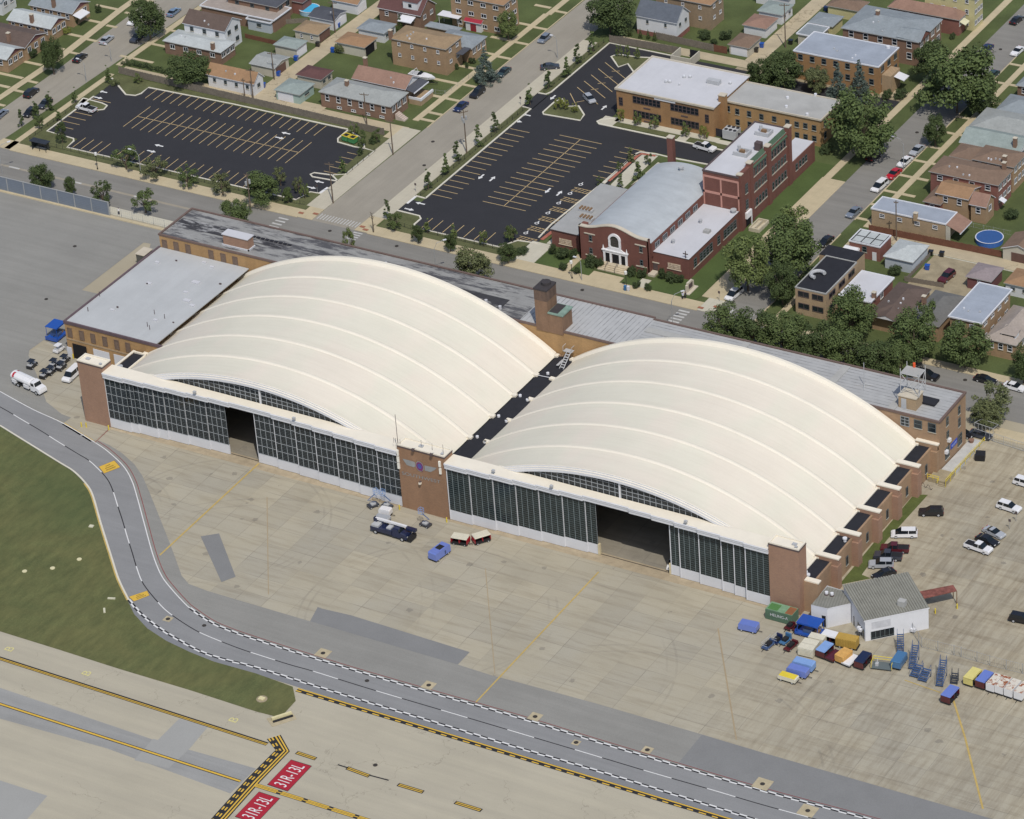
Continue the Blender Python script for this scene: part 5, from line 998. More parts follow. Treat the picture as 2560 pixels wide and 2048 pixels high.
# ================================================================ school with brown brick walls
SCH=thing('school_building','orange brown brick school with white flat roof and bands of windows beside the car park','school',(42,171,0))
m=MB();m.box(28.8,163.4,0,54.4,181.2,7.4,0);part('wall',m,[M_borg],SCH)
m=MB();m.box(28.6,163.2,7.4,54.6,181.4,7.6,0);part('roof',m,[M_flatw],SCH)
m=MB()
for b in((28.5,163.1,54.7,163.5),(28.5,181.1,54.7,181.5),(28.5,163.5,28.9,181.1)):m.box(*b[:2],7.4,*b[2:],7.85)
part('parapet',m,[M_stone],SCH)
S1=lambda zx,zy:onY(1280,0,640,zx,zy,163.4)
for(ax,ay),(bx,by)in(((1018,835),(1250,880)),((1335,900),(1572,945)),((1025,950),(1257,1000)),((1340,1015),(1577,1062))):
 x0,z0=S1(ax,ay);x1,z1=S1(bx,by);zc=(z0+z1)/2
 for i in range(7):window(SCH,'S',x0+(x1-x0)*(i+.5)/7,zc,(x1-x0)/7-.02,1.75,163.4,'k',(1,2))
for zx,zy in((918,853),(1643,1000)):x,z=S1(zx,zy);window(SCH,'S',x,z,1.0,2.1,163.4,'k',(2,3))
for zx,zy in((1137,915),(1453,980),(1140,1025)):x,z=S1(zx,zy);simple(SCH,'wall_panel',[M_cap],lambda m:m.box(x-.9,163.3,z-.15,x+.9,163.4,z+.15))
x0,z0=S1(1200,822);x1,z1=S1(1376,858);m=MB();m.box(x0,163.2,(z0+z1)/2-.42,x1,163.38,(z0+z1)/2+.42,0);o=part('banner_sign',m,[M_wht],SCH);m=MB()
for i in range(22):m.box(x0+.4+i*.22,163.18,(z0+z1)/2-.1,x0+.53+i*.22,163.2,(z0+z1)/2+.1)
part('lettering',m,[M_mun],o)
for zx,zy,s in((1298,695,.38),(1330,697,.38),(1450,655,.38),(1500,655,.38),(1838,708,.38),(1410,720,.2)):p=q('20',zx,zy,7.6);simple(SCH,'roof_vent',[M_wht,M_pipe],lambda m:(m.cyl(p.x,p.y,7.6,8.0,s,10,1),m.cyl(p.x,p.y,8.0,8.25,s*.7,10,0)))
p=q('20',1700,690,8);simple(SCH,'rooftop_unit',[M_pipe],lambda m:(m.box(p.x-1.6,p.y-.7,7.6,p.x+1.6,p.y+.7,8.6),[m.box(p.x-1.5+i*.5,p.y-.75,7.8,p.x-1.3+i*.5,p.y-.7,8.5)for i in range(6)]))
simple(SCH,'chimney',[M_borg,M_stone],lambda m:(m.box(54.0,166.8,0,55.6,168.2,9.2,0),m.box(53.9,166.7,9.2,55.7,168.3,9.4,1)))
SX=thing('school_extension','lower orange brick school wing with dull grey flat roof behind the red brick block','school',(67,174,0))
m=MB();m.box(54.42,169.0,0,79.2,179.2,6.8,0);part('wall',m,[M_bgold],SX);m=MB();m.box(54.62,168.8,6.8,79.4,179.4,7.0,0);part('roof',m,[M_flat2],SX)
m=MB()
for b in((54.7,168.7,79.5,169.0),(54.7,179.2,79.5,179.5),(79.2,169.0,79.5,179.2)):m.box(*b[:2],6.8,*b[2:],7.2)
part('parapet',m,[M_stone],SX)
for zx,zy in((1820,915),(1898,940),(1998,960),(2102,985),(1902,1030),(2003,1050)):x,z=onY(1280,0,640,zx,zy,169.0);window(SX,'S',x,z,1.05,1.5,169.0,'d',(1,2))
for zx,zy in((53,1003),(165,1030),(243,1048),(316,1060),(389,1078),(246,1137),(318,1153),(391,1167)):x,z=onY(1920,0,640,zx,zy,169.0);window(SX,'S',x,z,1.1,1.4,169.0,'d',(1,2))
for u in(171,176.5):
 for z in(5.2,2.2):window(SX,'E',u,z,1.1,1.6,79.2,'d',(1,2))
for zx,zy in((165,830),(155,905),(330,970),(400,805)):p=q('30',zx,zy,7);simple(SX,'roof_vent',[M_wht],lambda m:m.cyl(p.x,p.y,7,7.5,.35,10))
o=thing('chiller_unit','grey rooftop style chiller with round fans behind a dark screen by the school','air conditioner',(57.6,166.2,0));P_=[q('20',1770,1090,2.8),q('20',1880,1115,2.8),q('20',1915,1085,2.8)]
m=MB();x0,y0,x1,y1=P_[0].x,P_[0].y,P_[1].x,P_[2].y+.8;m.box(x0,y0,.5,x1,y1,2.7,0);part('casing',m,[M_pipe],o)
for i in range(3):
 for j in range(2):simple(o,'fan',[M_black],lambda m:m.cyl(x0+.7+i*(x1-x0-1.2)/2,y0+.6+j*(y1-y0-1.1),2.7,2.82,.42,12))
A_,B_=q('20',1710,1145),q('20',1900,1195);m=MB();m.box(A_.x,A_.y,0,B_.x+1.0,A_.y+.12,2.0);tag(link('screen_fence',m.mesh('screen_fence',[mat('dark_screen',(.03,.03,.04),.8)],(A_.x,A_.y,0)),None,(A_.x,A_.y,0)),'dark slatted screen fence in front of the chiller','fence')
o=thing('bin_enclosure','roofless cream walled bin store with black gates behind the school','enclosure',(29.5,195.5,0));x0,y0,x1,y1=26.9,193.1,32.3,198
for b in((x0,y0,x1,y0+.25),(x0,y0+.25,x0+.25,y1),(x1-.25,y0+.25,x1,y1)):simple(o,'wall',[Wl['cream']],lambda m:m.box(b[0],b[1],0,b[2],b[3],2.2))
simple(o,'gate',[M_black],lambda m:m.box(x0+2.7,y1-.1,.1,x1-.25,y1,2.1))
# ================================================================ red brick church and school block
CH=thing('church_building','red brick church hall with curved grey roof, white arched entrance and side wings','church',(62,115,0))
M_chr=mat('metal_grey_curved_roof',(.40,.43,.45),.7,.06,.25,.03,4,fn=streak_fn('x',.93,1.05))
def cz(x,top=9.3,side=7.4,cx=63.4,a=8.2):R_=(a*a+(top-side)**2)/(2*(top-side));return top-R_+math.sqrt(R_*R_-min(a,abs(x-cx))**2)
m=MB();n=18;xs=[55.2+16.4*i/n for i in range(n+1)]
for a,b in zip(xs,xs[1:]):
 m.poly([(a,102,cz(a)),(b,102,cz(b)),(b,134.5,cz(b)),(a,134.5,cz(a))],0);m.poly([(a,134.5,0),(a,134.5,cz(a)),(b,134.5,cz(b)),(b,134.5,0)],1)
part('curved_roof',m,[M_chr,M_bred],CH)
m=MB();m.box(55.3,102,0,71.4,134.4,7.2,0);m.box(71.4,102.2,4,71.7,126.0,7.25,0);part('wall',m,[M_bred],CH)
m=MB();pr=[]
for i in range(29):
 x=54.0+17.4*i/28;t=abs(i-14)/14;z=8.5 if t>.82 else 8.5+1.6*(math.cos(math.pi*min(1,t/.82))*.5+.5);pr.append((x,z))
for(a,za),(b,zb)in zip(pr,pr[1:]):
 m.poly([(a,101.2,0),(b,101.2,0),(b,101.2,zb),(a,101.2,za)],0);m.poly([(a,101.1,za),(b,101.1,zb),(b,102.1,zb),(a,102.1,za)],1);m.poly([(a,101.1,za-.22),(b,101.1,zb-.22),(b,101.1,zb),(a,101.1,za)],1);m.poly([(b,102.05,6),(a,102.05,6),(a,102.05,za),(b,102.05,zb)],0)
m.box(54.0,101.2,0,54.3,102.05,8.5,0);m.box(71.1,101.2,0,71.4,102.05,8.5,0);m.box(54,102.05,0,55.3,103.5,8.3)
part('front_wall',m,[M_bred,M_stone],CH)
CF=lambda zx,zy:onY(1380,560,240,zx,zy,101.2)
M_wp=mat('white_stucco',(.78,.78,.79),.6,.03)
m=MB();x0,z0=CF(1180,900);x1,z1=CF(1710,990);xm=(x0+x1)/2;zt=CF(1430,640)[1]
m.box(x0-.1,100.9,zt-.35,x1+.1,101.2,zt+.15);m.box(x0-.3,100.75,zt+.15,x1+.3,101.2,zt+.42)
for x in(x0,x0+(x1-x0)*.27,x0+(x1-x0)*.66,x1-.45):m.box(x,100.9,1.0,x+.45,101.2,zt-.35)
for x in(x0-.1,x1-.2):m.tube([(x+.15,101,zt+.42),(x+.15,101,zt+1.5)],.22,6,0,.03)
for k in range(7):
 s=k/6;xa=x0+.2+1.5*s;m.box(xa,100.95,zt+.42,xa+.28,101.19,zt+.5+1.0*s*s);xb=x1-.5-1.5*s;m.box(xb,100.95,zt+.42,xb+.28,101.19,zt+.5+1.0*s*s)
ra=1.28;zc=zt+3.1;m.box(xm-ra,100.9,zt+.4,xm+ra,101.2,zt+1.3)
for s in(-1,1):m.box(xm+s*ra-.22,100.9,zt+1.3,xm+s*ra+.22,101.2,zc)
for k in range(12):
 a,b=math.pi*k/12,math.pi*(k+1)/12
 for r0,r1_,yy in((ra-.25,ra+.28,100.88),):m.poly([(xm+r0*math.cos(a),yy,zc+r0*math.sin(a)),(xm+r0*math.cos(b),yy,zc+r0*math.sin(b)),(xm+r1_*math.cos(b),yy,zc+r1_*math.sin(b)),(xm+r1_*math.cos(a),yy,zc+r1_*math.sin(a))]);m.poly([(xm+r1_*math.cos(a),yy,zc+r1_*math.sin(a)),(xm+r1_*math.cos(b),yy,zc+r1_*math.sin(b)),(xm+r1_*math.cos(b),101.2,zc+r1_*math.sin(b)),(xm+r1_*math.cos(a),101.2,zc+r1_*math.sin(a))])
part('entrance_surround',m,[M_wp],CH)
m=MB();m.poly([(xm-ra+.2,101.12,zt+1.3),(xm+ra-.2,101.12,zt+1.3)]+[(xm+(ra-.2)*math.cos(k*math.pi/12),101.12,zc+(ra-.2)*math.sin(k*math.pi/12))for k in range(13)],0)
for k in range(1,4):m.box(xm-ra+.2,101.04,zt+1.3+k*.6,xm+ra-.2,101.1,zt+1.36+k*.6,1)
for k in(-1,1):m.box(xm+k*.36-.03,101.04,zt+1.3,xm+k*.36+.03,101.1,zc+.8,1)
part('arched_window',m,[mat('leaded_glass',(.06,.065,.05),.3,.3,3),M_cap],CH)
for a,b in((.09,.25),(.38,.64),(.76,.9)):simple(CH,'door',[M_dark],lambda m:m.box(x0+(x1-x0)*a,101.0,1.0,x0+(x1-x0)*b,101.19,zt-.5))
m=MB()
for i in range(4):m.box(x0-.4,98.6+i*.4,0,x1+.4,101.0,.25+i*.25)
part('front_steps',m,[mat('stone_steps',(.50,.43,.31),.85)],CH)
simple(CH,'hand_rail',[M_cap],lambda m:[m.tube([(x0+(x1-x0)*f,98.5,.2),(x0+(x1-x0)*f,98.5,1.1),(x0+(x1-x0)*f,99.9,1.9),(x0+(x1-x0)*f,99.9,1.0)],.05,5)for f in(.28,.68)])
for zx,zy,hg in((868,320,1.5),(880,600,1.4),(2000,570,1.5),(2015,870,1.4)):x,z=CF(zx,zy);window(CH,'S',x,z,.75,hg,101.2,'d',(1,2))
for zx,zy in((845,220),(1985,480),(880,705),(2015,960)):x,z=CF(zx,zy);simple(CH,'stone_band',[M_stone],lambda m:m.box(x-1.35,101.05,z-.12,x+1.35,101.2,z+.12))
for b in((71.42,102.7,80.4,126,5.0),(45.4,103.8,53.95,126.6,4.1),(53.95,103.6,55.28,126.5,6.2)):simple(CH,'wing_wall',[M_bred],lambda m:m.box(b[0],b[1],0,b[2],b[3],b[4]))
m=MB();m.box(71.45,102.6,5.0,80.5,126,5.15,0,top=1);part('wing_roof',m,[M_cap,M_flatw],CH);m=MB();m.box(45.2,103.6,4.1,53.9,126.6,4.3,0,top=1);part('wing_roof',m,[M_cap,mat('mid_grey_flat_roof',(.33,.335,.33),.9,.08,.3,.05)],CH)
for y in(105.5,108.2,109.7,111.2,112.8,116.4,119.4,120.9,122.4,124):window(CH,'E',y,2.9,1.25,2.1,80.4,'d',(1,3))
simple(CH,'stone_band',[M_stone],lambda m:(m.box(80.4,104.6,1.6,80.5,113.6,1.75),m.box(80.4,118.5,1.6,80.5,124.8,1.75)))
for i,y in enumerate((104.5,108,111.5,115,118.5,122)):window(CH,'E',y,6.1,2.0,1.3,71.7,'g',(2,1))
for t0,nm in(((1380,560,240,305,395,103.8),'l'),((1600,580,240,770,765,102.7),'r')):
 x,z=onY(*t0);m=MB();m.box(x-1.6,t0[5]-.06,z-.75,x+1.6,t0[5],z+.6,0)
 rr=random.Random(3)
 for r_ in range(3):
  for k in range(9):m.box(x-1.5+k*.34,t0[5]-.14,z-.55+r_*.4,x-1.5+k*.34+rr.uniform(.12,.27),t0[5]-.06,z-.55+r_*.4+rr.uniform(.18,.3),1)
 m.box(x-1.75,t0[5]-.16,z-.95,x+1.75,t0[5],z-.78,1);part('stone_relief',m,[mat('relief_back',(.36,.27,.19),.9),mat('relief_stone',(.62,.52,.40),.85)],CH)
x,z=onY(1600,580,240,350,780,102.7);simple(CH,'door',[M_cap,M_stone],lambda m:(m.box(x-.55,102.6,.7,x+.55,102.7,z+.9,0),m.box(x-1,102.55,z+.95,x+1,102.7,z+1.15,1),m.box(x-.8,100.5,0,x+.8,102.6,.5,1)))
simple(CH,'cross',[M_cap],lambda m:(m.box(79.55,102.75,5.1,79.7,102.9,6.9),m.box(79.0,102.75,6.1,80.2,102.9,6.3)))
for x,y,z,s in((63.6,131.0,9.4,.55),(74.0,107.6,5.15,.38),(75.2,118.0,5.15,.38),(79.7,125.0,5.15,.6)):simple(CH,'roof_vent',[M_pipe],lambda m:(m.cyl(x,y,z-.3,z+.6,s*.8,10),m.cyl(x,y,z+.6,z+.9,s*1.15,10)))
simple(CH,'roof_hatch',[M_flat2],lambda m:m.box(77.8,114.2,5.15,79.2,115.4,5.8));
for x,y in((50.6,110.6),(48.6,113.9)):simple(CH,'rooftop_unit',[M_pipe,M_rust],lambda m:(m.box(x-1.7,y-.6,4.3,x+1.7,y+.6,4.9,0),[m.box(x-1.5+k*.8,y-.65,4.9,x-1.1+k*.8,y+.65,5.2,1)for k in range(4)]))
simple(CH,'chimney',[M_bred,M_stone],lambda m:(m.box(58.1,134.7,0,59.5,136.0,14.6,0),m.box(58.0,134.6,14.6,59.6,136.1,14.8,1)))
T3=thing('classroom_block','three storey red brick block with green roof slopes and pink banded end wall','school',(76,138,0))
m=MB();m.box(71.75,126.05,0,80.7,151.2,13.4,0);m.box(76.0,151.2,0,80.9,162.4,5.0,0);part('wall',m,[M_bred],T3)
m=MB();m.box(71.9,126.2,13.4,80.5,151.0,13.5,0);m.box(76.1,151.25,5.0,80.7,162.2,5.1);part('roof',m,[M_flatw],T3)
m=MB();pk=mat('pink_stone_band',(.50,.26,.21),.85,.05)
for b in((71.75,12.1,80.7,12.6),(71.75,8.2,80.7,8.8),(71.75,5.2,72.1,12.1),(76.0,5.2,76.4,12.1),(80.35,5.2,80.7,12.1)):m.box(b[0],126.0,b[1],b[2],126.06,b[3])
part('pink_banding',m,[pk],T3)
m=MB()
for b in((71.65,125.95,80.7,126.25),(71.65,126.25,71.95,151.2),(71.95,150.9,80.8,151.2)):m.box(*b[:2],13.4,*b[2:],13.75)
part('parapet',m,[M_cap],T3)
for y0,y1 in((131.6,139.2),(140.8,149.2)):
 m=MB();m.poly([(80.95,y0,12.7),(80.95,y1,12.7),(79.9,y1,14.5),(79.9,y0,14.5)],0);m.poly([(79.9,y0,14.5),(79.9,y1,14.5),(79.7,y1,13.5),(79.7,y0,13.5)],0);part('green_roof_slope',m,[mat('green_roof',(.075,.125,.08),.8,.1)],T3)
for y in(126.3,130.8,139.4,149.4):
 m=MB();m.box(80.0,y,0,81.15,y+1.4 if y>127 else y+1.0,14.7 if y>127 else 14.0,0);m.box(79.9,y-.1,14.7 if y>127 else 14.0,81.25,y+1.5 if y>127 else y+1.1,14.9 if y>127 else 14.2,1);part('pier',m,[M_bred,M_stone],T3)
m=MB();m.box(80.0,127.3,0,81.0,130.8,14.0);part('stair_bay',m,[M_bred],T3)
for z,hg in((11.4,1.9),(7.6,1.9),(3.6,1.9)):
 for y in(132.6,134.1,135.6,137.1,138.5,142.0,143.5,145,146.5,148):window(T3,'E',y,z,.95,hg,80.7,'d',(1,2))
 simple(T3,'stone_band',[M_stone],lambda m:(m.box(80.7,131.9,z-1.25,80.82,139.2,z-1.08),m.box(80.7,141,z-1.25,80.82,149.0,z-1.08)))
for z in(9.6,5.6):window(T3,'E',128.9,z,1.1,2.4,81.0,'d',(2,3))
simple(T3,'door_hood',[M_wp],lambda m:(m.box(81.0,127.9,2.4,81.5,130.3,3.9),m.box(81.3,130.1,0,81.5,130.3,2.4)))
simple(T3,'door',[M_dark],lambda m:m.box(81.0,128.2,.3,81.1,130.0,2.4))
for y in(153.2,154.9,156.4,157.8):window(T3,'E',y,3.0,1.0,1.7,80.9,'d',(1,2))
for y in(135.0,145.5):
 m=MB();m.box(74.6,y,13.5,78.0,y+.3,14.4,0);m.box(77.7,y+.3,13.5,78.0,y+2.6,14.4,0);m.box(75.4,y+2.3,13.5,77.7,y+2.6,14.4,0);m.box(75.4,y+1.6,13.5,76.5,y+2.3,14.2,1);m.cyl(75.1,y+2.2,13.5,15.0,.4,8,0);part('roof_screen',m,[M_pipe,M_rust],T3)
simple(T3,'chimney',[M_cap],lambda m:m.box(77.9,139.0,13.5,79.4,140.3,15.4))
m=MB();
for b in((82.2,127.0,84.8,127.25),(82.2,131.6,84.8,131.85),(82.2,127.25,82.4,131.6),(84.6,127.25,84.8,131.6),(83.4,127.6,83.55,131.2)):m.box(*b[:2],0,*b[2:],1.0)
m.box(82.4,127.25,0,83.4,131.6,.5);m.box(83.55,127.25,0,84.6,131.6,.25);tag(link('access_ramp',m.mesh('access_ramp',[mat('ramp_concrete',(.5,.45,.34),.85)])),'folded concrete access ramp on the lawn by the white hooded door','ramp')
o=thing('monument_sign','stone monument sign with dark board on the church lawn corner','sign',(82.6,98.6,0));m=MB();m.box(81.7,96.6,0,83.6,100.8,.25,0);part('base',m,[M_stone],o)
m=MB();m.box(82.35,97.2,.25,82.85,100.2,1.9,0);m.box(82.35,97.7,1.9,82.85,99.7,2.3,0);part('stone_frame',m,[M_stone],o);simple(o,'board',[M_cap],lambda m:m.box(82.85,97.9,.8,82.9,99.5,1.9))
# ================================================================ white metal shed by the right tower (turned to the hangar)
def pq(zx,zy,z=0):return w(1900,1300,400,zx,zy,z)
SH=thing('metal_shed','large white metal shed with ribbed grey lean-to roof beside the car park','shed',(186,4,0))
z1,z2=4.6,6.2
A_,B_=pq(1415,1365,z1),w(2240,1500,320,548,140,z1);C_,D_=pq(1985,705,z2),pq(1125,875,z2)
m=MB();ft=[(p.x,p.y)for p in(A_,B_,C_,D_)];zz=[z1-.15,z1-.15,z2-.15,z2-.15]
for i in range(4):j=(i+1)%4;m.poly([(*ft[i],0),(*ft[j],0),(*ft[j],zz[j]),(*ft[i],zz[i])],0)
part('wall',m,[mat('white_metal_siding',(.66,.67,.70),.5,.04,.5,.03,4)],SH)
def ribbed(nm,quad,n,par):
 """corrugated sheet between edges quad[0]-quad[1] (low) and quad[3]-quad[2] (high)"""
 m=MB();a,b,c,d=[Vector(p)for p in quad]
 for i in range(n):
  t0,t1=i/n,(i+.45)/n;t2=(i+1)/n
  L=[a.lerp(b,t)for t in(t0,t1,t2)];U=[d.lerp(c,t)for t in(t0,t1,t2)]
  up_=Vector((0,0,.14));m.poly([L[0]+up_,L[1]+up_,U[1]+up_,U[0]+up_],0);m.poly([L[1]+up_*.0,L[2],U[2],U[1]],1);m.poly([L[1]+up_,L[1],U[1],U[1]+up_],0);m.poly([L[0],L[0]+up_,U[0]+up_,U[0]],0)
 m.poly([a-Vector((0,0,.2)),b-Vector((0,0,.2)),b+Vector((0,0,.12)),a+Vector((0,0,.12))],2)
 return part(nm,m,[mat('weathered_ribbed_roof',(.235,.235,.205),.8,.12,.5,.08,4),mat('ribbed_roof_trough',(.19,.19,.165),.8,.12,.5,.08,4),M_wht],par)  # troughs between ribs get a darker tone of the same colour
u=(B_-A_).normalized();ribbed('roof',(A_-u*.2,B_+u*.2,C_+u*.2,D_-u*.2),26,SH)
p=pq(1915,1135,5.2);simple(SH,'rooftop_unit',[M_flat2],lambda m:m.box(p.x-.7,p.y-.6,4.9,p.x+.7,p.y+.6,6.1))
nrm=Vector((u.y,-u.x,0))
def onshed(f0,f1,z0,z1_,d):
 a,b=A_+(B_-A_)*f0,A_+(B_-A_)*f1;return[(a.x+nrm.x*d,a.y+nrm.y*d,z0),(b.x+nrm.x*d,b.y+nrm.y*d,z0),(b.x+nrm.x*d,b.y+nrm.y*d,z1_),(a.x+nrm.x*d,a.y+nrm.y*d,z1_)]
m=MB();m.poly(onshed(.09,.45,.15,1.95,.03),0)
for k in range(6):f=.09+.36*k/5;m.poly(onshed(f-.004,f+.004,.15,1.95,.06),1)
m.poly(onshed(.09,.45,.45,.55,.07),1);part('window_band',m,[M_glass,M_mun2],SH)
m=MB();m.poly(onshed(.10,.40,2.5,4.0,.03),0);part('wall_panel',m,[mat('grey_panel',(.52,.53,.56),.6)],SH)
v=(D_-A_).normalized();nv=Vector((-v.y,v.x,0));m=MB()
for f in(.12,.19):p=A_+(D_-A_)*f*1.0+nv*.45;m.box(p.x-.3,p.y-.3,1.7,p.x+.3,p.y+.3,2.2)
p=B_-u*3.2+nrm*.5;m.box(p.x-.45,p.y-.3,.5,p.x+.45,p.y+.3,1.1);part('air_conditioner',m,[M_wht],SH)
m=MB()
for f in(.06,.14,.22,.30,.5):a,b=A_+(D_-A_)*f+nv*.04,A_+(D_-A_)*(f+.05)+nv*.04;m.poly([(b.x,b.y,.1),(a.x,a.y,.1),(a.x,a.y,2.2),(b.x,b.y,2.2)])
part('door',m,[M_glass],SH)
SB=thing('metal_shed','small white five sided hut with ribbed roof and two round vents between tower and shed','shed',(173,-1,0))
zl=4.3;pts=[pq(688,1150,zl),pq(905,1200,zl),pq(1222,1130,zl),pq(1120,945,zl+.3),pq(905,880,zl+.4)]
m=MB();ft=[(p.x,p.y)for p in pts]
for i in range(5):j=(i+1)%5;m.poly([(*ft[i],0),(*ft[j],0),(*ft[j],pts[j].z-.05),(*ft[i],pts[i].z-.05)],0)
part('wall',m,[MATS['white_metal_siding']],SB);m=MB();m.prism([(p.x,p.y)for p in pts],zl-.1,zl+.12,1,top=0);part('roof',m,[mat('weathered_ribbed_roof_fine',(.215,.215,.19),.8,.12,.5,.08,4,fn=lambda nt,g,c:(lambda sp:(nt.links.new(g,sp.inputs[0]),mix(nt,mth(nt,'MULTIPLY',mth(nt,'LESS_THAN',mth(nt,'FRACT',mth(nt,'DIVIDE',mth(nt,'ADD',sp.outputs[0],mth(nt,'MULTIPLY',sp.outputs[1],.25)),.55)),.3),.35),c,(.08,.08,.07)))[1])(node(nt,'ShaderNodeSeparateXYZ'))),M_wht],SB)
for zx,zy in((897,985),(970,1000)):p=pq(zx,zy,zl+.5);simple(SB,'roof_vent',[M_wht,M_cap],lambda m:(m.cyl(p.x,p.y,zl,zl+.4,.42,10,1),m.cyl(p.x,p.y,zl+.4,zl+.8,.33,10,0)))
a,b=pts[0],pts[1];m=MB();d=(b-a).normalized();nn=Vector((d.y,-d.x,0))*.04;c0,c1=a+(b-a)*.66+nn,a+(b-a)*.9+nn;m.poly([(c0.x,c0.y,.1),(c1.x,c1.y,.1),(c1.x,c1.y,2.6),(c0.x,c0.y,2.6)]);part('door',m,[M_dark],SB)
P_=[w(1920,1024,640,*p,3.0)for p in((1315,1590),(1590,1528),(1560,1480),(1278,1535))]
o=thing('shelter_canopy','rusty red roofed shelter on posts behind the white shed','shelter',(P_[0].x,P_[0].y,0));m=MB();m.prism([(p.x,p.y)for p in P_],2.9,3.1,0);part('roof',m,[mat('rusty_red_roof',(.20,.075,.06),.8,.35,1.2,.2,5)],o)
for p in P_:simple(o,'post',[M_rust],lambda m:m.tube([(p.x,p.y,0),(p.x,p.y,2.9)],.09,6))
m=MB();a=w(0,340,400,1830,1590,3.0);b=w(0,340,400,1940,1615,3.0);c=w(0,340,400,2050,1530,3.0);m.box(a.x,a.y,0,b.x,c.y,2.95,0);m.box(a.x-.15,a.y-.15,2.95,b.x+.15,c.y+.15,3.1,1);tag(link('storage_hut',m.mesh('storage_hut',[mat('dark_hut_wall',(.10,.10,.09),.8),M_stone])),'small cream roofed hut against the west side of the annex','shed')
# ================================================================ trees and shrubs
def leafmat(name,col,d=.35):
 m=bpy.data.materials.new(name);m.use_nodes=True;nt=m.node_tree;b=nt.nodes['Principled BSDF'];b.inputs['Roughness'].default_value=.75;b.inputs['Specular IOR Level'].default_value=.25
 g=node(nt,'ShaderNodeNewGeometry').outputs['Position']
 c=mix(nt,1.0,col,ramp(nt,noise(nt,g,1.6,3,.6),[(.3,(1-d,1-d,1-d,1)),(.7,(1+d*1.2,1+d*1.1,1+d*.6,1))]),'MULTIPLY')
 c=mix(nt,1.0,c,ramp(nt,noise(nt,g,9.0,2,.6),[(.3,(.7,.72,.75,1)),(.7,(1.3,1.28,1.2,1))]),'MULTIPLY')
 nt.links.new(c,b.inputs['Base Color'])
 b.inputs['Subsurface Weight'].default_value=0
 MATS[name]=m;return m
LF={'dark':leafmat('dark_leaves',(.060,.086,.034)),'mid':leafmat('mid_green_leaves',(.082,.115,.044)),'light':leafmat('light_green_leaves',(.115,.150,.056)),'lime':leafmat('yellow_green_leaves',(.165,.185,.05)),'spruce':leafmat('blue_spruce_needles',(.085,.115,.108),.3),'olive':leafmat('olive_leaves',(.112,.130,.064)),'hedge':leafmat('hedge_leaves',(.048,.070,.030),.25)}
M_bark=mat('bark',(.12,.095,.07),.9,.2,2,.1)
def leaf_cloud(rr,blobs,per,size,flat=.55):
 """leaf sized quads scattered through and over a set of uneven clumps"""
 V=[];Fc=[]
 for(cx,cy,cz,r_)in blobs:
  for _ in range(int(per*r_*r_)):
   th=rr.uniform(0,2*math.pi);u=rr.uniform(-.75,1);s=math.sqrt(max(0,1-u*u));k=r_*(rr.random()**.35)*rr.uniform(.85,1.12)
   p=Vector((cx+k*s*math.cos(th),cy+k*s*math.sin(th),cz+k*u*.85));n=Vector((s*math.cos(th),s*math.sin(th),u))+Vector((rr.gauss(0,.5),rr.gauss(0,.5),rr.gauss(0,.5)+flat));n.normalize()
   a=n.cross(Vector((rr.gauss(0,1),rr.gauss(0,1),rr.gauss(0,1)))).normalized();b=n.cross(a);z=size*rr.uniform(.6,1.35);i=len(V)
   V+=[tuple(p+a*z),tuple(p+b*z*.75),tuple(p-a*z),tuple(p-b*z*.75)];Fc.append([i,i+1,i+2,i+3])
 return V,Fc
def crown_mesh(name,seed,kind,leaf):
 rr=random.Random(seed);B=[]
 if kind=='broad':
  for _ in range(46):a=rr.uniform(0,6.283);h=rr.random();R_=(.86-.45*abs(h-.4))*math.sqrt(rr.uniform(.15,1))*rr.uniform(.8,1.15);B.append((R_*math.cos(a),R_*math.sin(a),.18+h*1.15,rr.uniform(.17,.34)))
  V,Fc=leaf_cloud(rr,B,2700,.038)
 elif kind=='open':
  for _ in range(24):a=rr.uniform(0,6.283);h=rr.random();R_=(.95-.5*abs(h-.35))*math.sqrt(rr.uniform(.2,1));B.append((R_*math.cos(a),R_*math.sin(a),.15+h*1.2,rr.uniform(.13,.32)))
  V,Fc=leaf_cloud(rr,B,2000,.048)
 elif kind=='column':
  for _ in range(22):a=rr.uniform(0,6.283);h=rr.random();R_=(.75*(1-.75*h))*math.sqrt(rr.random());B.append((R_*math.cos(a),R_*math.sin(a),.2+h*3.4,rr.uniform(.22,.42)*(1-.35*h)))
  V,Fc=leaf_cloud(rr,B,620,.10)
 elif kind=='spruce':
  for k in range(13):
   h=k/12;R_=(1-h)*.95+.05
   for j in range(max(4,int(13*(1-h))+3)):a=rr.uniform(0,6.283);d=R_*rr.uniform(.35,1);B.append((d*math.cos(a),d*math.sin(a),.1+h*2.7-.16*d,.10+.13*(1-h)))
  V,Fc=leaf_cloud(rr,B,1900,.042)
 elif kind=='shrub':
  for _ in range(20):a=rr.uniform(0,6.283);R_=.62*math.sqrt(rr.random());B.append((R_*math.cos(a),R_*math.sin(a),rr.uniform(.3,.9),rr.uniform(.25,.38)))
  V,Fc=leaf_cloud(rr,B,1300,.06)
 me=bpy.data.meshes.new(name);me.from_pydata(V,[],Fc);me.materials.append(LF[leaf]);me.update();return me
def trunk_mesh(name,seed,th,spread,n=7):
 rr=random.Random(seed);m=MB();m.tube([(0,0,0),(.02,.01,th*.5),(0,.03,th)],.085,7,0,.06)
 for i in range(n):a=6.283*i/n+rr.uniform(-.3,.3);z=th*rr.uniform(.75,1.0);d=spread*rr.uniform(.5,.85);h=rr.uniform(.35,.95);m.tube([(0,0,z),(d*.45*math.cos(a),d*.45*math.sin(a),z+h*.55),(d*math.cos(a),d*math.sin(a),z+h)],.045,5,0,.012)
 return m.mesh(name,[M_bark])
CR={}
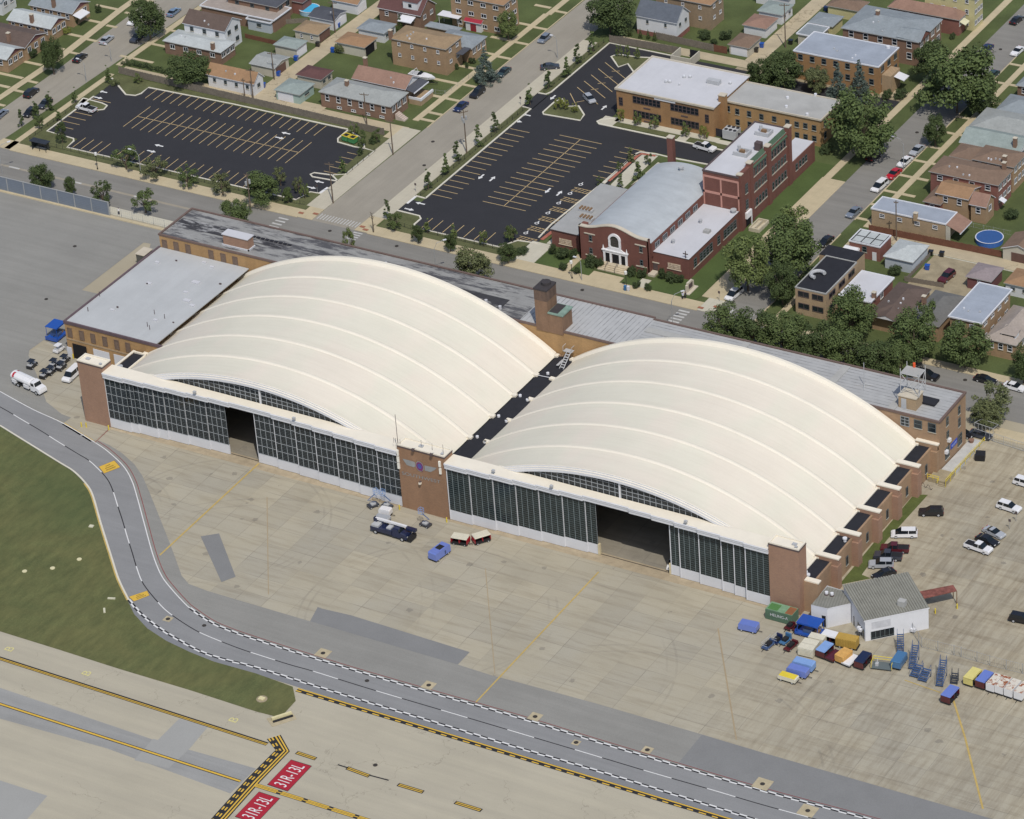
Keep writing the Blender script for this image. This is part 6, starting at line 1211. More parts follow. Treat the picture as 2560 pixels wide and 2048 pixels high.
def tree(name,label,cx,cy,r_,h,kind='broad',leaf='mid',base=None,var=0,group=None,cat='tree'):
 """tree with crown radius r_ and total height h standing at (cx,cy)"""
 hh={'broad':1.5,'open':1.5,'column':3.9,'spruce':2.95,'shrub':1.2}[kind];th=.28 if kind in('broad','open')else .25
 key=(kind,leaf,var%3)
 if key not in CR:CR[key]=(crown_mesh('crown',11+7*(var%3)+len(CR),kind,leaf),trunk_mesh('trunk',5+var%3,.45 if kind in('broad','open')else .3,.8 if kind!='column' else .4))
 o=thing(name,label,cat,(cx,cy,0),0,group);sz=h/(hh+(th if kind!='shrub' else 0));rz=(cx*7.3+cy*3.1)%6.283
 if kind!='shrub':
  t=link('trunk',CR[key][1],o,(0,0,0),rz);t.scale=(min(r_,3.0),min(r_,3.0),sz*(1.05 if kind in('broad','open')else 1.0))
 c=link('crown',CR[key][0],o,(0,0,th*sz if kind!='shrub' else 0),rz);c.scale=(r_,r_,sz);return o
def T(t,zx,zy,wpx,hm,name,label,kind='broad',leaf='mid',var=0,group=None,cat='tree'):
 """crown centre and crown width given in the photograph, height in metres"""
 p=q(t,zx,zy,hm*.58);dist=(p-CAM).length;r_=wpx*.29685/2/(F_PX/dist);tree(name,label,p.x,p.y,r_*(1.15 if kind!='column' else 1.3),hm*(1.04 if kind!='column' else 1.12),kind,leaf,None,var,group,cat)
g1='street trees along the main street pavement'
for zx,zy,w_,h,lf,lb in((1050,1325,215,5.6,'mid','leftmost full street tree in front of the left car park'),(1300,1400,205,5.4,'olive','second street tree from the left before the left car park'),(1570,1480,170,5.2,'mid','third street tree from the left before the left car park'),(1865,1545,185,5.2,'olive','fourth street tree before the left car park')):
 T('00',zx,zy,w_,h,'street_tree',lb,'open',lf,zx,g1)
T('10',45,1585,290,7.0,'street_tree','broadest dark street tree before the left car park, nearest the crossing','broad','mid',1,g1)
for t,zx,zy,w_,h,k,lf,lb in(('10',200,1480,120,4.5,'open','olive','thin sparse young tree behind the broad street tree in the left car park corner'),('10',352,1545,95,4.0,'open','olive','sparse young tree between two others in the corner of the left car park'),('10',405,1600,75,4,'open','light','brightest small tree by the exit of the left car park'),('10',265,1640,90,3.8,'broad','mid','low tree on the grass corner before the left car park exit')):
 T(t,zx,zy,w_,h,'young_tree',lb,k,lf,zx)
for zx,zy,w_,h,lb in((340,1480,200,6.5,'dark tree behind the sound wall, leftmost of four'),(590,1565,105,4.5,'smallest tree behind the sound wall'),(855,1610,180,6.5,'leaning tree behind the right end of the sound wall'),(1215,1680,200,6.0,'tree on the kerb just right of the sound wall end')):
 T('00',zx,zy,w_,h,'street_tree',lb,'open' if zx>800 else 'broad','dark' if zx<1000 else 'mid',zx,'trees between the sound wall and the street')
T('01',1975,90,250,7.5,'street_tree','tree top showing over the left end of the long grey roof','broad','mid',2);T('11',782,318,120,7.0,'street_tree','small tree top peeping over the roof edge near the crossing','open','light',1);T('11',1820,535,330,8.5,'street_tree','broad olive tree standing behind the middle of the long roof','broad','olive',0)
for t,zx,zy,w_,h,k,lf,lb in(('00',1245,150,285,10.5,'broad','dark','large dark tree leaning over the left street beside the white car'),('00',432,455,175,9.5,'broad','dark','tall dark tree on the left street lawn beside the black saloon'),('00',1600,570,360,7.5,'broad','dark','wide dark tree at the end of the hedge beside the white cottage'),('00',905,615,70,4.6,'column','mid','slim tree at the street end of the wooden fence'),('00',626,795,62,4.2,'column','mid','slim tree between pavement and the left car park entrance'),('00',405,835,90,5.0,'column','dark','dark pointed tree on the parkway, beside the parked blue car'),('00',300,915,88,4.8,'column','dark','dark pointed tree beside the black parked car on the left street'),('00',172,985,70,4.6,'column','dark','pointed parkway tree nearest the main street on the left street'),('00',325,1010,80,4.0,'open','mid','low spreading tree on the pavement edge by the bus shelter lawn'),('00',515,1110,105,5.2,'open','dark','thin dark tree at the left corner of the left car park'),('00',485,960,60,3.6,'column','mid','small tree by the kerb below the white pickup'),('00',560,250,75,2.2,'shrub','lime','yellow green bush by the bungalow path'),('00',270,440,95,2.6,'shrub','hedge','clipped round dark bush in front of a bungalow'),('00',630,183,60,1.6,'shrub','hedge','small dark bush beside the bungalow steps'),('00',825,70,60,2.4,'shrub','hedge','tall rounded bush at the top left bungalow'),('00',365,380,80,2.6,'shrub','hedge','dark bush half hidden behind the tall left street tree'),('00',970,690,90,1.8,'shrub','olive','low straggly bush before the left end of the fence'),('00',1160,655,75,2.6,'open','light','small light tree before the wooden fence')):
 T(t,zx,zy,w_,h,'shrub' if k=='shrub' else 'tree',lb,k,lf,zx,None,'shrub' if k=='shrub' else 'tree')
g2='slim trees on the lawn strip beside the right car park'
for i,(t,zx,zy,lb)in enumerate((('10',1443,1500,'nearest the main street, first slim tree of the strip'),('10',1592,1370,'second slim tree of the strip from the main street'),('10',1692,1262,'third slim tree, just left of the transformer pole'),('10',1870,1135,'fourth slim tree, just right of the transformer pole'),('10',2005,1020,'fifth slim tree, at the car park entrance'),('20',146,785,'sixth slim tree, first past the entrance'),('20',300,650,'seventh slim tree, next to the silver car on the pavement'),('20',455,555,'eighth slim tree, just right of the silver car'),('20',553,440,'ninth slim tree, second from the wooden fence'),('20',675,345,'last slim tree of the strip beside the wooden fence'))):
 T(t,zx,zy,82,5.4,'street_tree',lb,'column','mid' if i%2 else 'dark',i,g2)
for t,zx,zy,w_,h,k,lf,lb in(('10',722,1380,75,4.2,'column','mid','small tree on the lawn strip near the left car park exit'),('10',872,1245,62,3.6,'column','dark','slim dark tree between the kerb and the green container'),('10',1015,1135,75,3.8,'open','mid','small tree beside the end of the wooden fence'),('10',893,1160,80,3.8,'open','mid','small tree right of the green and yellow container'),('10',822,1080,85,3.6,'open','light','small tree behind the green and yellow container'),('10',985,1180,90,1.5,'shrub','hedge','low bush on the corner lawn by the fence end'),
 ('11',1100,25,75,5.0,'column','dark','dark slim tree on the pavement corner by the dead tree'),('11',1165,130,120,4.8,'open','mid','tree on the corner lawn of the right car park'),('11',1362,235,105,4.6,'broad','dark','dark round tree on the main street pavement, first from the crossing'),('11',1633,310,100,4.6,'broad','dark','dark round pavement tree, second from the crossing'),('11',2118,400,160,4.6,'broad','dark','dark round pavement tree, third from the crossing'),('11',1440,170,70,3.6,'column','light','light green sapling at the near edge of the right car park, leftmost'),('11',1663,215,70,3.4,'column','light','light green sapling at the near edge of the right car park, middle'),('11',1912,275,80,3.6,'open','light','light green sapling at the near edge of the right car park, right one'),('11',2140,230,90,3.8,'open','olive','thin olive tree at the near right corner of the car park'),
 ('20',900,420,55,3.2,'open','light','left of three saplings on the grass island'),('20',970,432,55,3.2,'open','light','middle of three saplings on the grass island'),('20',1052,442,50,3.2,'open','light','right of three saplings on the grass island'),('20',385,868,75,2.8,'open','lime','yellow green sapling on the triangular island, leftmost'),('20',440,872,80,2.8,'open','lime','yellow green sapling on the triangular island, middle'),('20',528,905,65,2.4,'open','lime','yellow green sapling on the triangular island, rightmost'),
 ('20',915,960,72,3.6,'open','lime','first sapling in front of the school, at its left corner'),('20',1058,990,76,3.6,'open','light','second sapling in front of the school'),('20',1200,1020,80,3.8,'open','light','third sapling in front of the school'),('20',1463,1085,80,3.8,'open','light','fourth sapling in front of the school'),('20',1618,1110,75,3.4,'open','lime','fifth sapling in front of the school, nearest the chiller'),
 ('20',1000,1300,72,3.6,'column','olive','sapling at the top of the red brick path'),('20',1150,1335,65,3.0,'open','mid','small tree on the pale path behind the church chimney'),('20',1063,1425,100,4.4,'column','mid','pointed tree between path and curved church roof'),('20',915,1525,72,3.6,'column','mid','pointed tree beside the low church wing roof'),('20',742,1525,60,2.6,'open','mid','little tree at the edge of the accessible bays'),('20',912,1400,60,2.6,'open','mid','little tree on the brick path edge'),('21',0,240,100,4.0,'open','mid','tree at the church end of the car park front lawn')):
 T(t,zx,zy,w_,h,'shrub' if k=='shrub' else 'young_tree',lb,k,lf,zx,None,'shrub' if k=='shrub' else 'tree')
T('10',1925,525,205,9.0,'spruce_tree','blue spruce at the corner lawn in front of the tan flats','spruce','spruce');T('10',1208,180,62,4.6,'conifer_tree','small green cone shaped conifer beside the maroon roofed house','spruce','mid')
T('10',2118,205,170,7.5,'tree','bright green round tree in front of the orange brick flats','broad','light',1);T('10',695,400,110,2.6,'shrub','dark loose shrub at the corner of the orange roofed garage','shrub','olive',0,None,'shrub')
T('20',820,95,430,10.0,'tree','huge dark tree shading the street beside the white house','broad','dark',2)
T('20',2085,620,250,9.0,'tree','dark tree left half of the mass behind the school','broad','dark',0);T('30',130,590,330,10,'tree','dark tree in the middle of the mass behind the school','broad','dark',1);T('30',400,665,210,6.5,'tree','lighter small tree beside the left spruce','broad','olive',1)
T('30',590,690,215,11,'spruce_tree','left of two blue spruces before the patched roof building','spruce','spruce');T('30',765,650,190,10.5,'spruce_tree','right of two blue spruces before the patched roof building','spruce','spruce')
T('30',800,1030,540,14.5,'tree','very large leafy tree beside the school extension and street','broad','mid',0);T('30',1590,670,620,15,'tree','very large tree over the right hand street, biggest of all','broad','mid',1);T('30',1350,500,290,11,'tree','dark tree behind the very large street tree','broad','dark',2);T('30',1785,800,300,9,'tree','tree at the right flank of the very large street tree','broad','dark',0)
T('30',1408,1085,180,8,'tree','rounded dark tree right of the silver car on the street','broad','dark',1)
for t,zx,zy,w_,lb in(('30',1003,790,100,'clipped bush by the flats entrance, left one'),('30',1118,785,130,'clipped bush by the flats entrance, right one'),('30',490,1245,130,'clipped dark bush at the school extension corner'),('20',1245,255,80,'bright bush against the white house wall'),('20',1620,290,110,'bush behind the wooden fence in the garden'),('20',1700,345,70,'small dark bush on the fenced lawn'),('20',1800,290,110,'bush along the garden path behind the fence'),('31',2050,70,150,'dark domed bush beside the sandy patio'),('31',1070,545,130,'green bush behind the pale roofed house'),('31',300,865,80,'leafy bush in the planted bed of the office'),('31',450,880,60,'dark bush at the corner of the office'),('31',235,860,50,'small dark bush left of the office windows'),('10',1820,505,70,'small clipped bush beside the spruce'),('10',1690,555,45,'small round bush before the tan flats'),('10',1775,545,38,'tiny round bush by the flats door'),('30',1555,300,60,'round bush at the brick bungalow porch')):
 T(t,zx,zy,w_,1.6 if w_<90 else 2.4,'shrub',lb,'shrub','light' if 'bright' in lb or 'leafy' in lb else 'hedge',zx,None,'shrub')
for zx,zy,lb in((993,258,'leftmost little conifer below the white house'),(1080,275,'second little conifer below the white house'),(1145,280,'third little conifer below the white house'),(1200,295,'fourth little conifer, at the fence end')):T('20',zx,zy,36,2.6,'conifer_tree',lb,'spruce','dark',zx,'little conifers below the white house')
T('21',1980,480,400,12.5,'tree','tall bright tree on the pavement beside the church lawn, left one','broad','light',0);T('31',180,350,470,13,'tree','tall tree between the right hand street and the black roofed office','broad','mid',2);T('31',230,200,330,11,'tree','spreading tree top behind the two corner trees','open','light',1);T('31',120,640,270,10,'tree','darker lower tree left of the black roofed office','broad','dark',1)
g3='row of street trees behind the right part of the long roof'
for i,(t,zx,zy,w_,h)in enumerate((('21',1790,1010,350,8.4),('21',2020,1040,370,9),('31',130,1085,380,9),('31',400,1160,380,9),('31',650,1215,370,9),('31',890,1280,370,8.4),('31',1120,1330,260,7.5))):
 T(t,zx,zy,w_,h,'street_tree',('first','second','third','fourth','fifth','sixth','seventh')[i]+' tree from the left in the row behind the long grey roof','broad',('mid','dark')[i%2],i,g3)
T('31',700,930,400,11,'tree','full tree in front of the pale flat roofed house','broad','mid',1);T('31',1230,1100,420,10,'tree','wide tree in front of the dark grey roofed house','broad','mid',0);T('31',1320,960,210,9,'tree','narrow tree rising behind the wide tree, by the dark grey roof','open','mid',2);T('31',1660,1180,390,9.5,'tree','wide tree in front of the blue flat roofed flats','broad','mid',2);T('31',2160,1330,230,8.5,'tree','dark tree cut by the right edge in front of the shingled bungalow','broad','dark',0)
T('31',1900,1660,0+330,7.5,'street_tree','airy olive tree by the gate at the right end of the long building','open','olive',0);T('32',1840,30,260,5.5,'street_tree','lower olive tree beside the gate','broad','olive',2)
for t,zx,zy,w_,h,lb in(('21',340,365,80,3.0,'tall clipped bush left of the church wing relief'),('21',425,400,150,2.6,'wide clipped hedge below the left relief panel'),('21',518,405,72,2.9,'tall clipped bush right of the left relief panel'),('21',432,518,88,1.8,'round clipped bush on the church lawn by the pavement, leftmost'),('21',545,550,72,1.8,'round clipped bush beside the lamp post'),('21',665,465,125,2.8,'clipped bush left of the church steps, larger one'),('21',735,485,80,2.4,'clipped bush nearest the church steps on the left'),('21',1010,555,95,2.4,'clipped bush nearest the church steps on the right'),('21',1095,570,90,2.4,'clipped bush below the right hand windows of the church'),('21',1050,668,78,1.7,'round bush by the pavement right of the church steps'),('21',1145,688,72,1.8,'round bush right of the side door path'),('21',1262,570,70,3.2,'tall clipped bush left of the right relief panel'),('21',1345,600,130,2.4,'wide clipped hedge below the right relief panel'),('21',1420,618,70,2.2,'clipped bush at the church wing corner'),('21',85,385,130,1.4,'low clipped hedge at the car park corner by the church')):
 T(t,zx,zy,w_,h,'shrub',lb,'shrub','hedge',zx,'clipped bushes in front of the church','shrub')
p0,p1=q('00',1035,510,1.0),q('00',1440,600,1.0);o=thing('hedge','long clipped hedge along the lawn left of the wide dark tree','hedge',(p0.x,p0.y,0));rr=random.Random(4)
B=[(i*.55,rr.uniform(-.5,.5),rr.uniform(.5,1.3),rr.uniform(.5,.75))for i in range(int((p1.x-p0.x)/.55))];V,Fc=leaf_cloud(rr,B,160,.14);me=bpy.data.meshes.new('foliage');me.from_pydata(V,[],Fc);me.materials.append(LF['hedge']);link('foliage',me,o)
p=q('11',990,235);m=MB();m.tube([(0,0,0),(.05,0,2.5),(-.3,.1,5.2)],.16,6,0,.05);rr=random.Random(2)
for i in range(12):z=rr.uniform(1.6,5);a=rr.uniform(0,6.28);m.tube([(0,0,z),(.7*math.cos(a),.7*math.sin(a),z+.5)],.05,4,0,.02)
o=thing('dead_tree','bare leafless tree on the pavement corner by the crossing','tree',(p.x,p.y,0));m_=m.mesh('trunk',[M_bark]);link('trunk',m_,o)
# ================================================================ vehicles
def paint(name,col):return mat(name,col,.32,.03,1,0,spec=.5,coat=.5)
PT={'black':paint('black_car_paint',(.012,.012,.015)),'white':paint('white_car_paint',(.72,.72,.73)),'silver':paint('silver_car_paint',(.36,.38,.41)),'grey':paint('grey_blue_car_paint',(.17,.20,.25)),'lblue':paint('light_blue_car_paint',(.16,.23,.33)),'navy':paint('navy_car_paint',(.013,.025,.085)),'red':paint('red_car_paint',(.42,.015,.03)),'maroon':paint('maroon_car_paint',(.085,.012,.018)),'teal':paint('dark_teal_car_paint',(.03,.055,.06)),'charcoal':paint('charcoal_car_paint',(.04,.045,.06)),'blue':paint('unit_blue_paint',(.14,.20,.52)),'dblue':paint('deep_blue_paint',(.012,.075,.36)),'steel':paint('steel_blue_paint',(.06,.16,.31)),'navyt':paint('navy_truck_paint',(.010,.017,.055)),'slate':paint('slate_blue_paint',(.055,.095,.20)),'orange':mat('weathered_orange_paint',(.58,.33,.10),.7,.15,1.5,.1),'gold':mat('ochre_paint',(.42,.27,.06),.7,.08,1),'yellow':mat('pale_yellow_steel',(.62,.55,.20),.6,.05,1),'byel':mat('bright_yellow_steel',(.66,.52,.05),.6,.05),'cream':mat('cream_steel_box',(.60,.57,.46),.7,.06,1),'lbox':mat('sky_blue_steel',(.20,.33,.60),.6,.06,1)}
M_tyre=mat('tyre',(.018,.018,.018),.85,.1,2);M_rim=mat('wheel_rim',(.42,.43,.44),.4,0);M_cg=mat('car_glass',(.010,.014,.018),.08,0,1,0,spec=.6);M_head=mat('headlight_glass',(.62,.63,.62),.2);M_tail=mat('tail_light',(.35,.02,.02),.3);M_blk=mat('black_trim',(.02,.02,.022),.6,.1)
KINDS={'sedan':dict(L=4.7,W=1.8,body=[(-2.35,.35),(-2.35,.85),(-2.15,.98),(-1.3,1.0),(1.0,.95),(2.1,.78),(2.35,.6),(2.35,.32)],cab=[(-1.75,.97),(-1.05,1.38),(.25,1.40),(1.1,.95)]),
'suv':dict(L=4.8,W=1.9,body=[(-2.4,.4),(-2.4,1.0),(-2.25,1.1),(1.0,1.08),(2.15,.98),(2.4,.75),(2.4,.38)],cab=[(-2.3,1.08),(-2.0,1.68),(.2,1.70),(1.05,1.07)]),
'minivan':dict(L=5.1,W=1.95,body=[(-2.55,.38),(-2.55,1.0),(-2.4,1.08),(1.2,1.02),(2.25,.85),(2.55,.6),(2.55,.34)],cab=[(-2.45,1.05),(-2.2,1.70),(.55,1.68),(1.7,.97)]),
'hatch':dict(L=4.2,W=1.75,body=[(-2.1,.35),(-2.1,.95),(-1.95,1.02),(1.0,.95),(1.85,.8),(2.1,.6),(2.1,.32)],cab=[(-1.95,1.0),(-1.55,1.45),(.3,1.45),(1.15,.94)]),
'coupe':dict(L=4.6,W=1.82,body=[(-2.3,.35),(-2.3,.82),(-2.1,.92),(-1.3,.93),(.9,.9),(2.1,.74),(2.3,.55),(2.3,.3)],cab=[(-1.6,.91),(-.8,1.27),(.0,1.30),(.95,.89)]),
'pickup':dict(L=5.5,W=1.95,body=[(-2.75,.5),(-2.75,1.12),(-.55,1.12),(1.35,1.12),(2.55,1.05),(2.75,.85),(2.75,.45)],cab=[(-.6,1.1),(-.5,1.80),(.75,1.80),(1.45,1.1)]),
'van':dict(L=5.4,W=2.0,body=[(-2.7,.45),(-2.7,1.2),(1.7,1.2),(2.5,1.1),(2.7,.8),(2.7,.42)],cab=[(-2.68,1.18),(-2.6,2.05),(1.1,2.05),(1.85,1.18)])}
def loft(m,prof,W0,W1,mt,top=None):
 """closed side profile swept across the width, a little narrower at its upper points"""
 n=len(prof);zs=[z for _,z in prof];z0,z1=min(zs),max(zs);i=len(m.v)
 for s in(-1,1):
  for x,z in prof:hw=W0+(W1-W0)*(z-z0)/max(.01,z1-z0);m.v.append((x,s*hw/2,z))
 m.f.append([i+k for k in range(n)]);m.m.append(mt);m.f.append([i+n+k for k in range(n)][::-1]);m.m.append(mt)
 for k in range(n):j=(k+1)%n;m.f.append([i+k,i+n+k,i+n+j,i+j]);m.m.append(mt)
CAR={}
def car(kind,col,label,x,y,rz,name='parked_car',cat='car',group=None,cover=None):
 K=KINDS[kind];L,W_=K['L'],K['W'];key=(kind,col)
 if key not in CAR:
  b=MB();loft(b,K['body'],W_,W_*.93,0);b.box(-L/2+.1,-W_/2+.1,.22,L/2-.1,W_/2-.1,.42,1)
  if kind=='pickup':b.box(-2.66,-W_/2+.18,1.121,-.65,W_/2-.18,1.128,1)
  if kind in('suv','minivan','van','hatch'):pass
  cb=K['cab'];g=MB();loft(g,cb,W_*.90,W_*.74,0)
  r_=MB();xr,zr=cb[1];xf,_=cb[2];r_.box(xr+.02,-W_*.37,zr-.01,xf-.02,W_*.37,zr+.04,0)
  for xx in([cb[0][0]*.5+cb[1][0]*.5-.02,(xr+xf)/2]if kind!='pickup' else[xf-.35]):
   for s in(-1,1):r_.poly([(xx-.05,s*(W_*.45+.005),cb[0][1]),(xx+.05,s*(W_*.45+.005),cb[0][1]),(xx+.05,s*(W_*.37+.005),zr),(xx-.05,s*(W_*.37+.005),zr)][::s],0)
  wh=MB();wh.wheel(0,0,0,.34 if kind not in('pickup','suv')else .38,.22,0,1)
  hl=MB();hl.box(-.06,-.2,-.08,.04,.2,.08,0)
  CAR[key]=(b.mesh('body',[PT[col],M_blk]),g.mesh('window_glass',[M_cg]),r_.mesh('roof',[PT[col]]),wh.mesh('wheel',[M_tyre,M_rim]),hl.mesh('headlight',[M_head]),hl.mesh('tail_light',[M_tail]))
 B=CAR[key];o=thing(name,label,cat,(x,y,.02),rz,group)
 link('body',B[0],o);link('window_glass',B[1],o);link('roof',B[2],o)
 r_=.38 if kind in('pickup','suv')else .34
 for wx in(-L*.29,L*.31):
  for s in(-1,1):link('wheel',B[3],o,(wx,s*(W_/2-.12),r_))
 for s in(-1,1):link('headlight',B[4],o,(L/2-.07,s*W_*.34,.68));link('tail_light',B[5],o,(-L/2+.02,s*W_*.36,.82))
 return o
def C_(kind,col,t,zx,zy,vx,vy,label,**k):
 p=q(t,zx,zy,.75);return car(kind,col,label,p.x,p.y,hd(p,vx,vy),**k)
N_,S_=(7,-5.8),(-7,5.8);gw='cars parked along the far left street';gs='cars parked along the side street between the car parks';gr_='cars parked along the right hand street'
for a in(('sedan','lblue','00',1462,97,*N_,'light blue saloon parked near the top of the left street'),('sedan','white','00',1130,168,*S_,'white car half hidden by the large tree over the left street'),('sedan','silver','00',897,330,*N_,'silver blue saloon parked on the left street between tree and lawns'),('suv','charcoal','00',1155,315,*S_,'dark estate car parked below the large tree on the left street'),('sedan','black','00',672,482,*N_,'black saloon parked beside the tall dark tree'),('suv','black','00',262,778,*N_,'black four wheel drive parked lower down the left street'),('sedan','charcoal','00',378,868,*S_,'dark blue car behind the pointed parkway tree'),('hatch','black','00',250,942,*S_,'black car between two pointed trees on the left street'),('sedan','grey','00',5,955,*N_,'grey car cut off by the left edge of the picture')):
 C_(*a,group=gw)
C_('pickup','white','00',728,908,-10,-3,'white pickup truck standing alone in the left car park',name='pickup_truck',cat='pickup')
for a in(('sedan','navy','10',1725,893,*S_,'dark blue saloon nearest the transformer pole'),('suv','black','10',1865,778,*S_,'black car parked in front of the boat lawn'),('sedan','teal','10',2085,602,*S_,'dark teal saloon parked beside the blue spruce'),('hatch','grey','20',272,320,*S_,'small grey blue car parked higher up the side street'),('sedan','charcoal','20',320,556,10,-.9,'dark and silver saloon crossing the pavement at an angle beside slim trees')):
 C_(*a,group=gs)
C_('hatch','silver','20',652,826,8,8,'silver hatchback in an angled bay beside the school');C_('pickup','white','20',1625,1238,10,2.8,'white crew cab pickup behind the red brick block',name='pickup_truck',cat='pickup')
for a in(('sedan','navy','30',1838,408,*S_,'deep blue saloon driving on the upper right street'),('coupe','white','30',2102,425,*S_,'white two door car with black roof parked at the upper right'),('sedan','black','30',2095,163,*N_,'dark saloon at the top right corner'),('sedan','teal','30',1888,628,*S_,'grey green car behind the very large street tree'),('suv','black','30',895,1312,*N_,'dark car in the shade of the large leafy tree'),('sedan','silver','30',1255,1260,*S_,'silver blue saloon, last in the parked line of four'),('sedan','white','30',1153,1357,*S_,'white saloon under the curved street lamp, in the line of four'),('sedan','red','30',1060,1458,*S_,'bright red saloon in the parked line of four'),('minivan','white','30',940,1562,*S_,'white people carrier at the near end of the parked line of four'),('sedan','grey','31',722,58,*S_,'grey blue saloon at the end of the brick fence'),('sedan','black','31',485,303,*S_,'shiny black saloon by the seamed roof building'),('minivan','white','21',1870,748,*S_,'pale people carrier waiting at the corner under the tall trees')):
 C_(*a,group=gr_)
C_('suv','maroon','31',1505,602,*S_,'very dark maroon vehicle parked on the weedy gravel yard')
gm='cars on the main street at the right edge'
for a in(('suv','black','31',1345,1432,10,2.7,'black estate car passing behind the lattice frame'),('sedan','black','31',1830,1467,10,2.7,'black saloon parked on the main street kerb'),('sedan','white','31',2075,1527,10,2.7,'white saloon cut by the right edge on the main street')):C_(*a,group=gm)
gp='cars in the yard beside the hangar'
for a in(('suv','black','32',1375,858,-10,0,'glossy black people carrier alone at the far end of the side lawn'),('minivan','white','32',1147,1040,-10,0,'white people carrier nosed up to the grass verge'),('pickup','maroon','32',1068,1168,-10,-.4,'maroon pickup truck in the row by the verge'),('pickup','charcoal','32',1012,1230,-10,-.8,'dark grey pickup truck in the row by the verge'),('suv','silver','32',952,1298,-10,0,'silver estate car in the row by the verge'),('sedan','black','32',975,1380,-10,3.5,'black car partly behind the white shed roof'),('suv','white','32',2030,818,10,3.2,'white four wheel drive in the middle of the yard on the right'),('suv','white','32',2170,615,10,3,'white four wheel drive cut by the right edge'),('coupe','silver','32',1905,1028,10,4.6,'silver coupe, far one of three cars parked side by side'),('sedan','black','32',1848,1096,10,4.4,'black saloon, middle one of three parked side by side'),('pickup','white','32',1772,1158,10,3.4,'white single cab pickup, near one of three parked side by side'),('suv','black','33',2140,35,10,2,'black vehicle cut by the right edge below the yard'),('sedan','black','32',1640,195,10,2.7,'dark car behind the gate frame, left one'),('sedan','charcoal','32',1790,205,10,2.7,'dark car behind the gate frame, right one')):
 C_(*a,group=gp)
C_('van','white','01',607,1430,-7,6.5,'white minibus parked behind the left end tower',name='minibus',cat='van');p=w(1600,1240,400,345,890,1);car('hatch','white','white vehicle with black bumper just inside the right hangar doorway',p.x+1.2,p.y+.8,hd(p,-3,7))
def local(par,nm,mats,fn,loc=(0,0,0),rz=0,smooth=False):
 m=MB();fn(m);return link(nm,m.mesh(nm,mats,(0,0,0),smooth),par,loc,rz)
def wheels(par,xs,hw,r_=.5,wd_=.3):
 m=MB();m.wheel(0,0,0,r_,wd_);me=m.mesh('wheel',[M_tyre,M_rim])
 for x in xs:
  for s in(-1,1):link('wheel',me,par,(x,s*hw,r_))
p=q('01',235,1495,1.4);o=thing('fuel_tanker','white fuel tanker lorry with red striped tail beside the service road','lorry',(p.x,p.y,.04),hd(p,10,4.6))
def tank(m):
 n=14;prev=None
 for x,s in((-4.3,.8),(-4.15,1),(1.6,1),(1.75,.8)):
  ring=[(x,1.22*s*math.cos(2*math.pi*k/n),1.95+.85*s*math.sin(2*math.pi*k/n))for k in range(n)];i=len(m.v);m.v+=ring
  if prev is not None:
   for k in range(n):m.f.append([prev+k,prev+(k+1)%n,i+(k+1)%n,i+k]);m.m.append(0)
  prev=i
 m.f.append(list(range(0,n)));m.m.append(0);m.f.append([prev+k for k in range(n)][::-1]);m.m.append(0);m.box(-4.0,-.25,2.75,1.4,.25,2.86,0)
local(o,'tank',[PT['white']],tank,smooth=False);local(o,'red_stripe',[PT['red']],lambda m:[m.poly([(x,1.24*math.cos(a),1.95+.87*math.sin(a)),(x+.55,1.24*math.cos(a),1.95+.87*math.sin(a)),(x+.5,1.24*math.cos(a+.35),1.95+.87*math.sin(a+.35)),(x-.05,1.24*math.cos(a+.35),1.95+.87*math.sin(a+.35))])for i,a in enumerate([.2+.35*k for k in range(-4,8)])for x in(-3.7+.05*(i%3),)])
local(o,'chassis',[M_blk],lambda m:m.box(-4.3,-.5,.5,4.4,.5,.95));[local(o,'side_cabinet',[PT['white']],lambda m:m.box(a,-1.2,.7,b,1.2,1.45))for a,b in((-3.9,-2.6),(-.2,1.4))]
local(o,'cab',[PT['white']],lambda m:(loft(m,[(1.9,.6),(1.9,2.5),(2.0,2.6),(3.0,2.55),(3.4,1.75),(4.6,1.55),(4.75,.9),(4.75,.55)],2.2,1.9,0)));local(o,'windscreen',[M_cg],lambda m:(m.poly([(3.06,-.85,2.5),(3.43,-.92,1.78),(3.43,.92,1.78),(3.06,.85,2.5)]),[m.box(2.1,s*1.0-.03,1.75,3.0,s*1.0+.03,2.35)for s in(-1,1)]));wheels(o,(-3.1,-2.0,3.7),1.0)
p=w(960,1040,400,190,1560,1.2);o=thing('boom_truck','dark navy lorry with a white boom laid along its top before the middle tower','lorry',(p.x-1.4,p.y,.03),hd(p,10,2.9))
local(o,'body',[PT['navyt'],M_blk,M_pipe],lambda m:(m.box(-4.4,-1.15,.75,-1.0,1.15,1.5,0),m.box(-4.2,-1.0,1.5,-2.6,1.0,1.9,2),m.box(-1.0,-1.15,.75,.6,1.15,1.7,0),m.box(-.8,-.8,1.7,.2,.6,2.0,2),m.box(-4.5,-.45,.45,4.2,.45,.8,1)))
local(o,'cab',[PT['navyt']],lambda m:loft(m,[(.7,.6),(.7,2.2),(1.9,2.2),(2.4,1.6),(3.9,1.45),(4.1,.6)],2.3,1.9,0));local(o,'windscreen',[M_cg],lambda m:m.poly([(1.95,-.9,2.15),(2.42,-1.0,1.62),(2.42,1.0,1.62),(1.95,.9,2.15)]));wheels(o,(-3.2,3.0),1.05,.48)
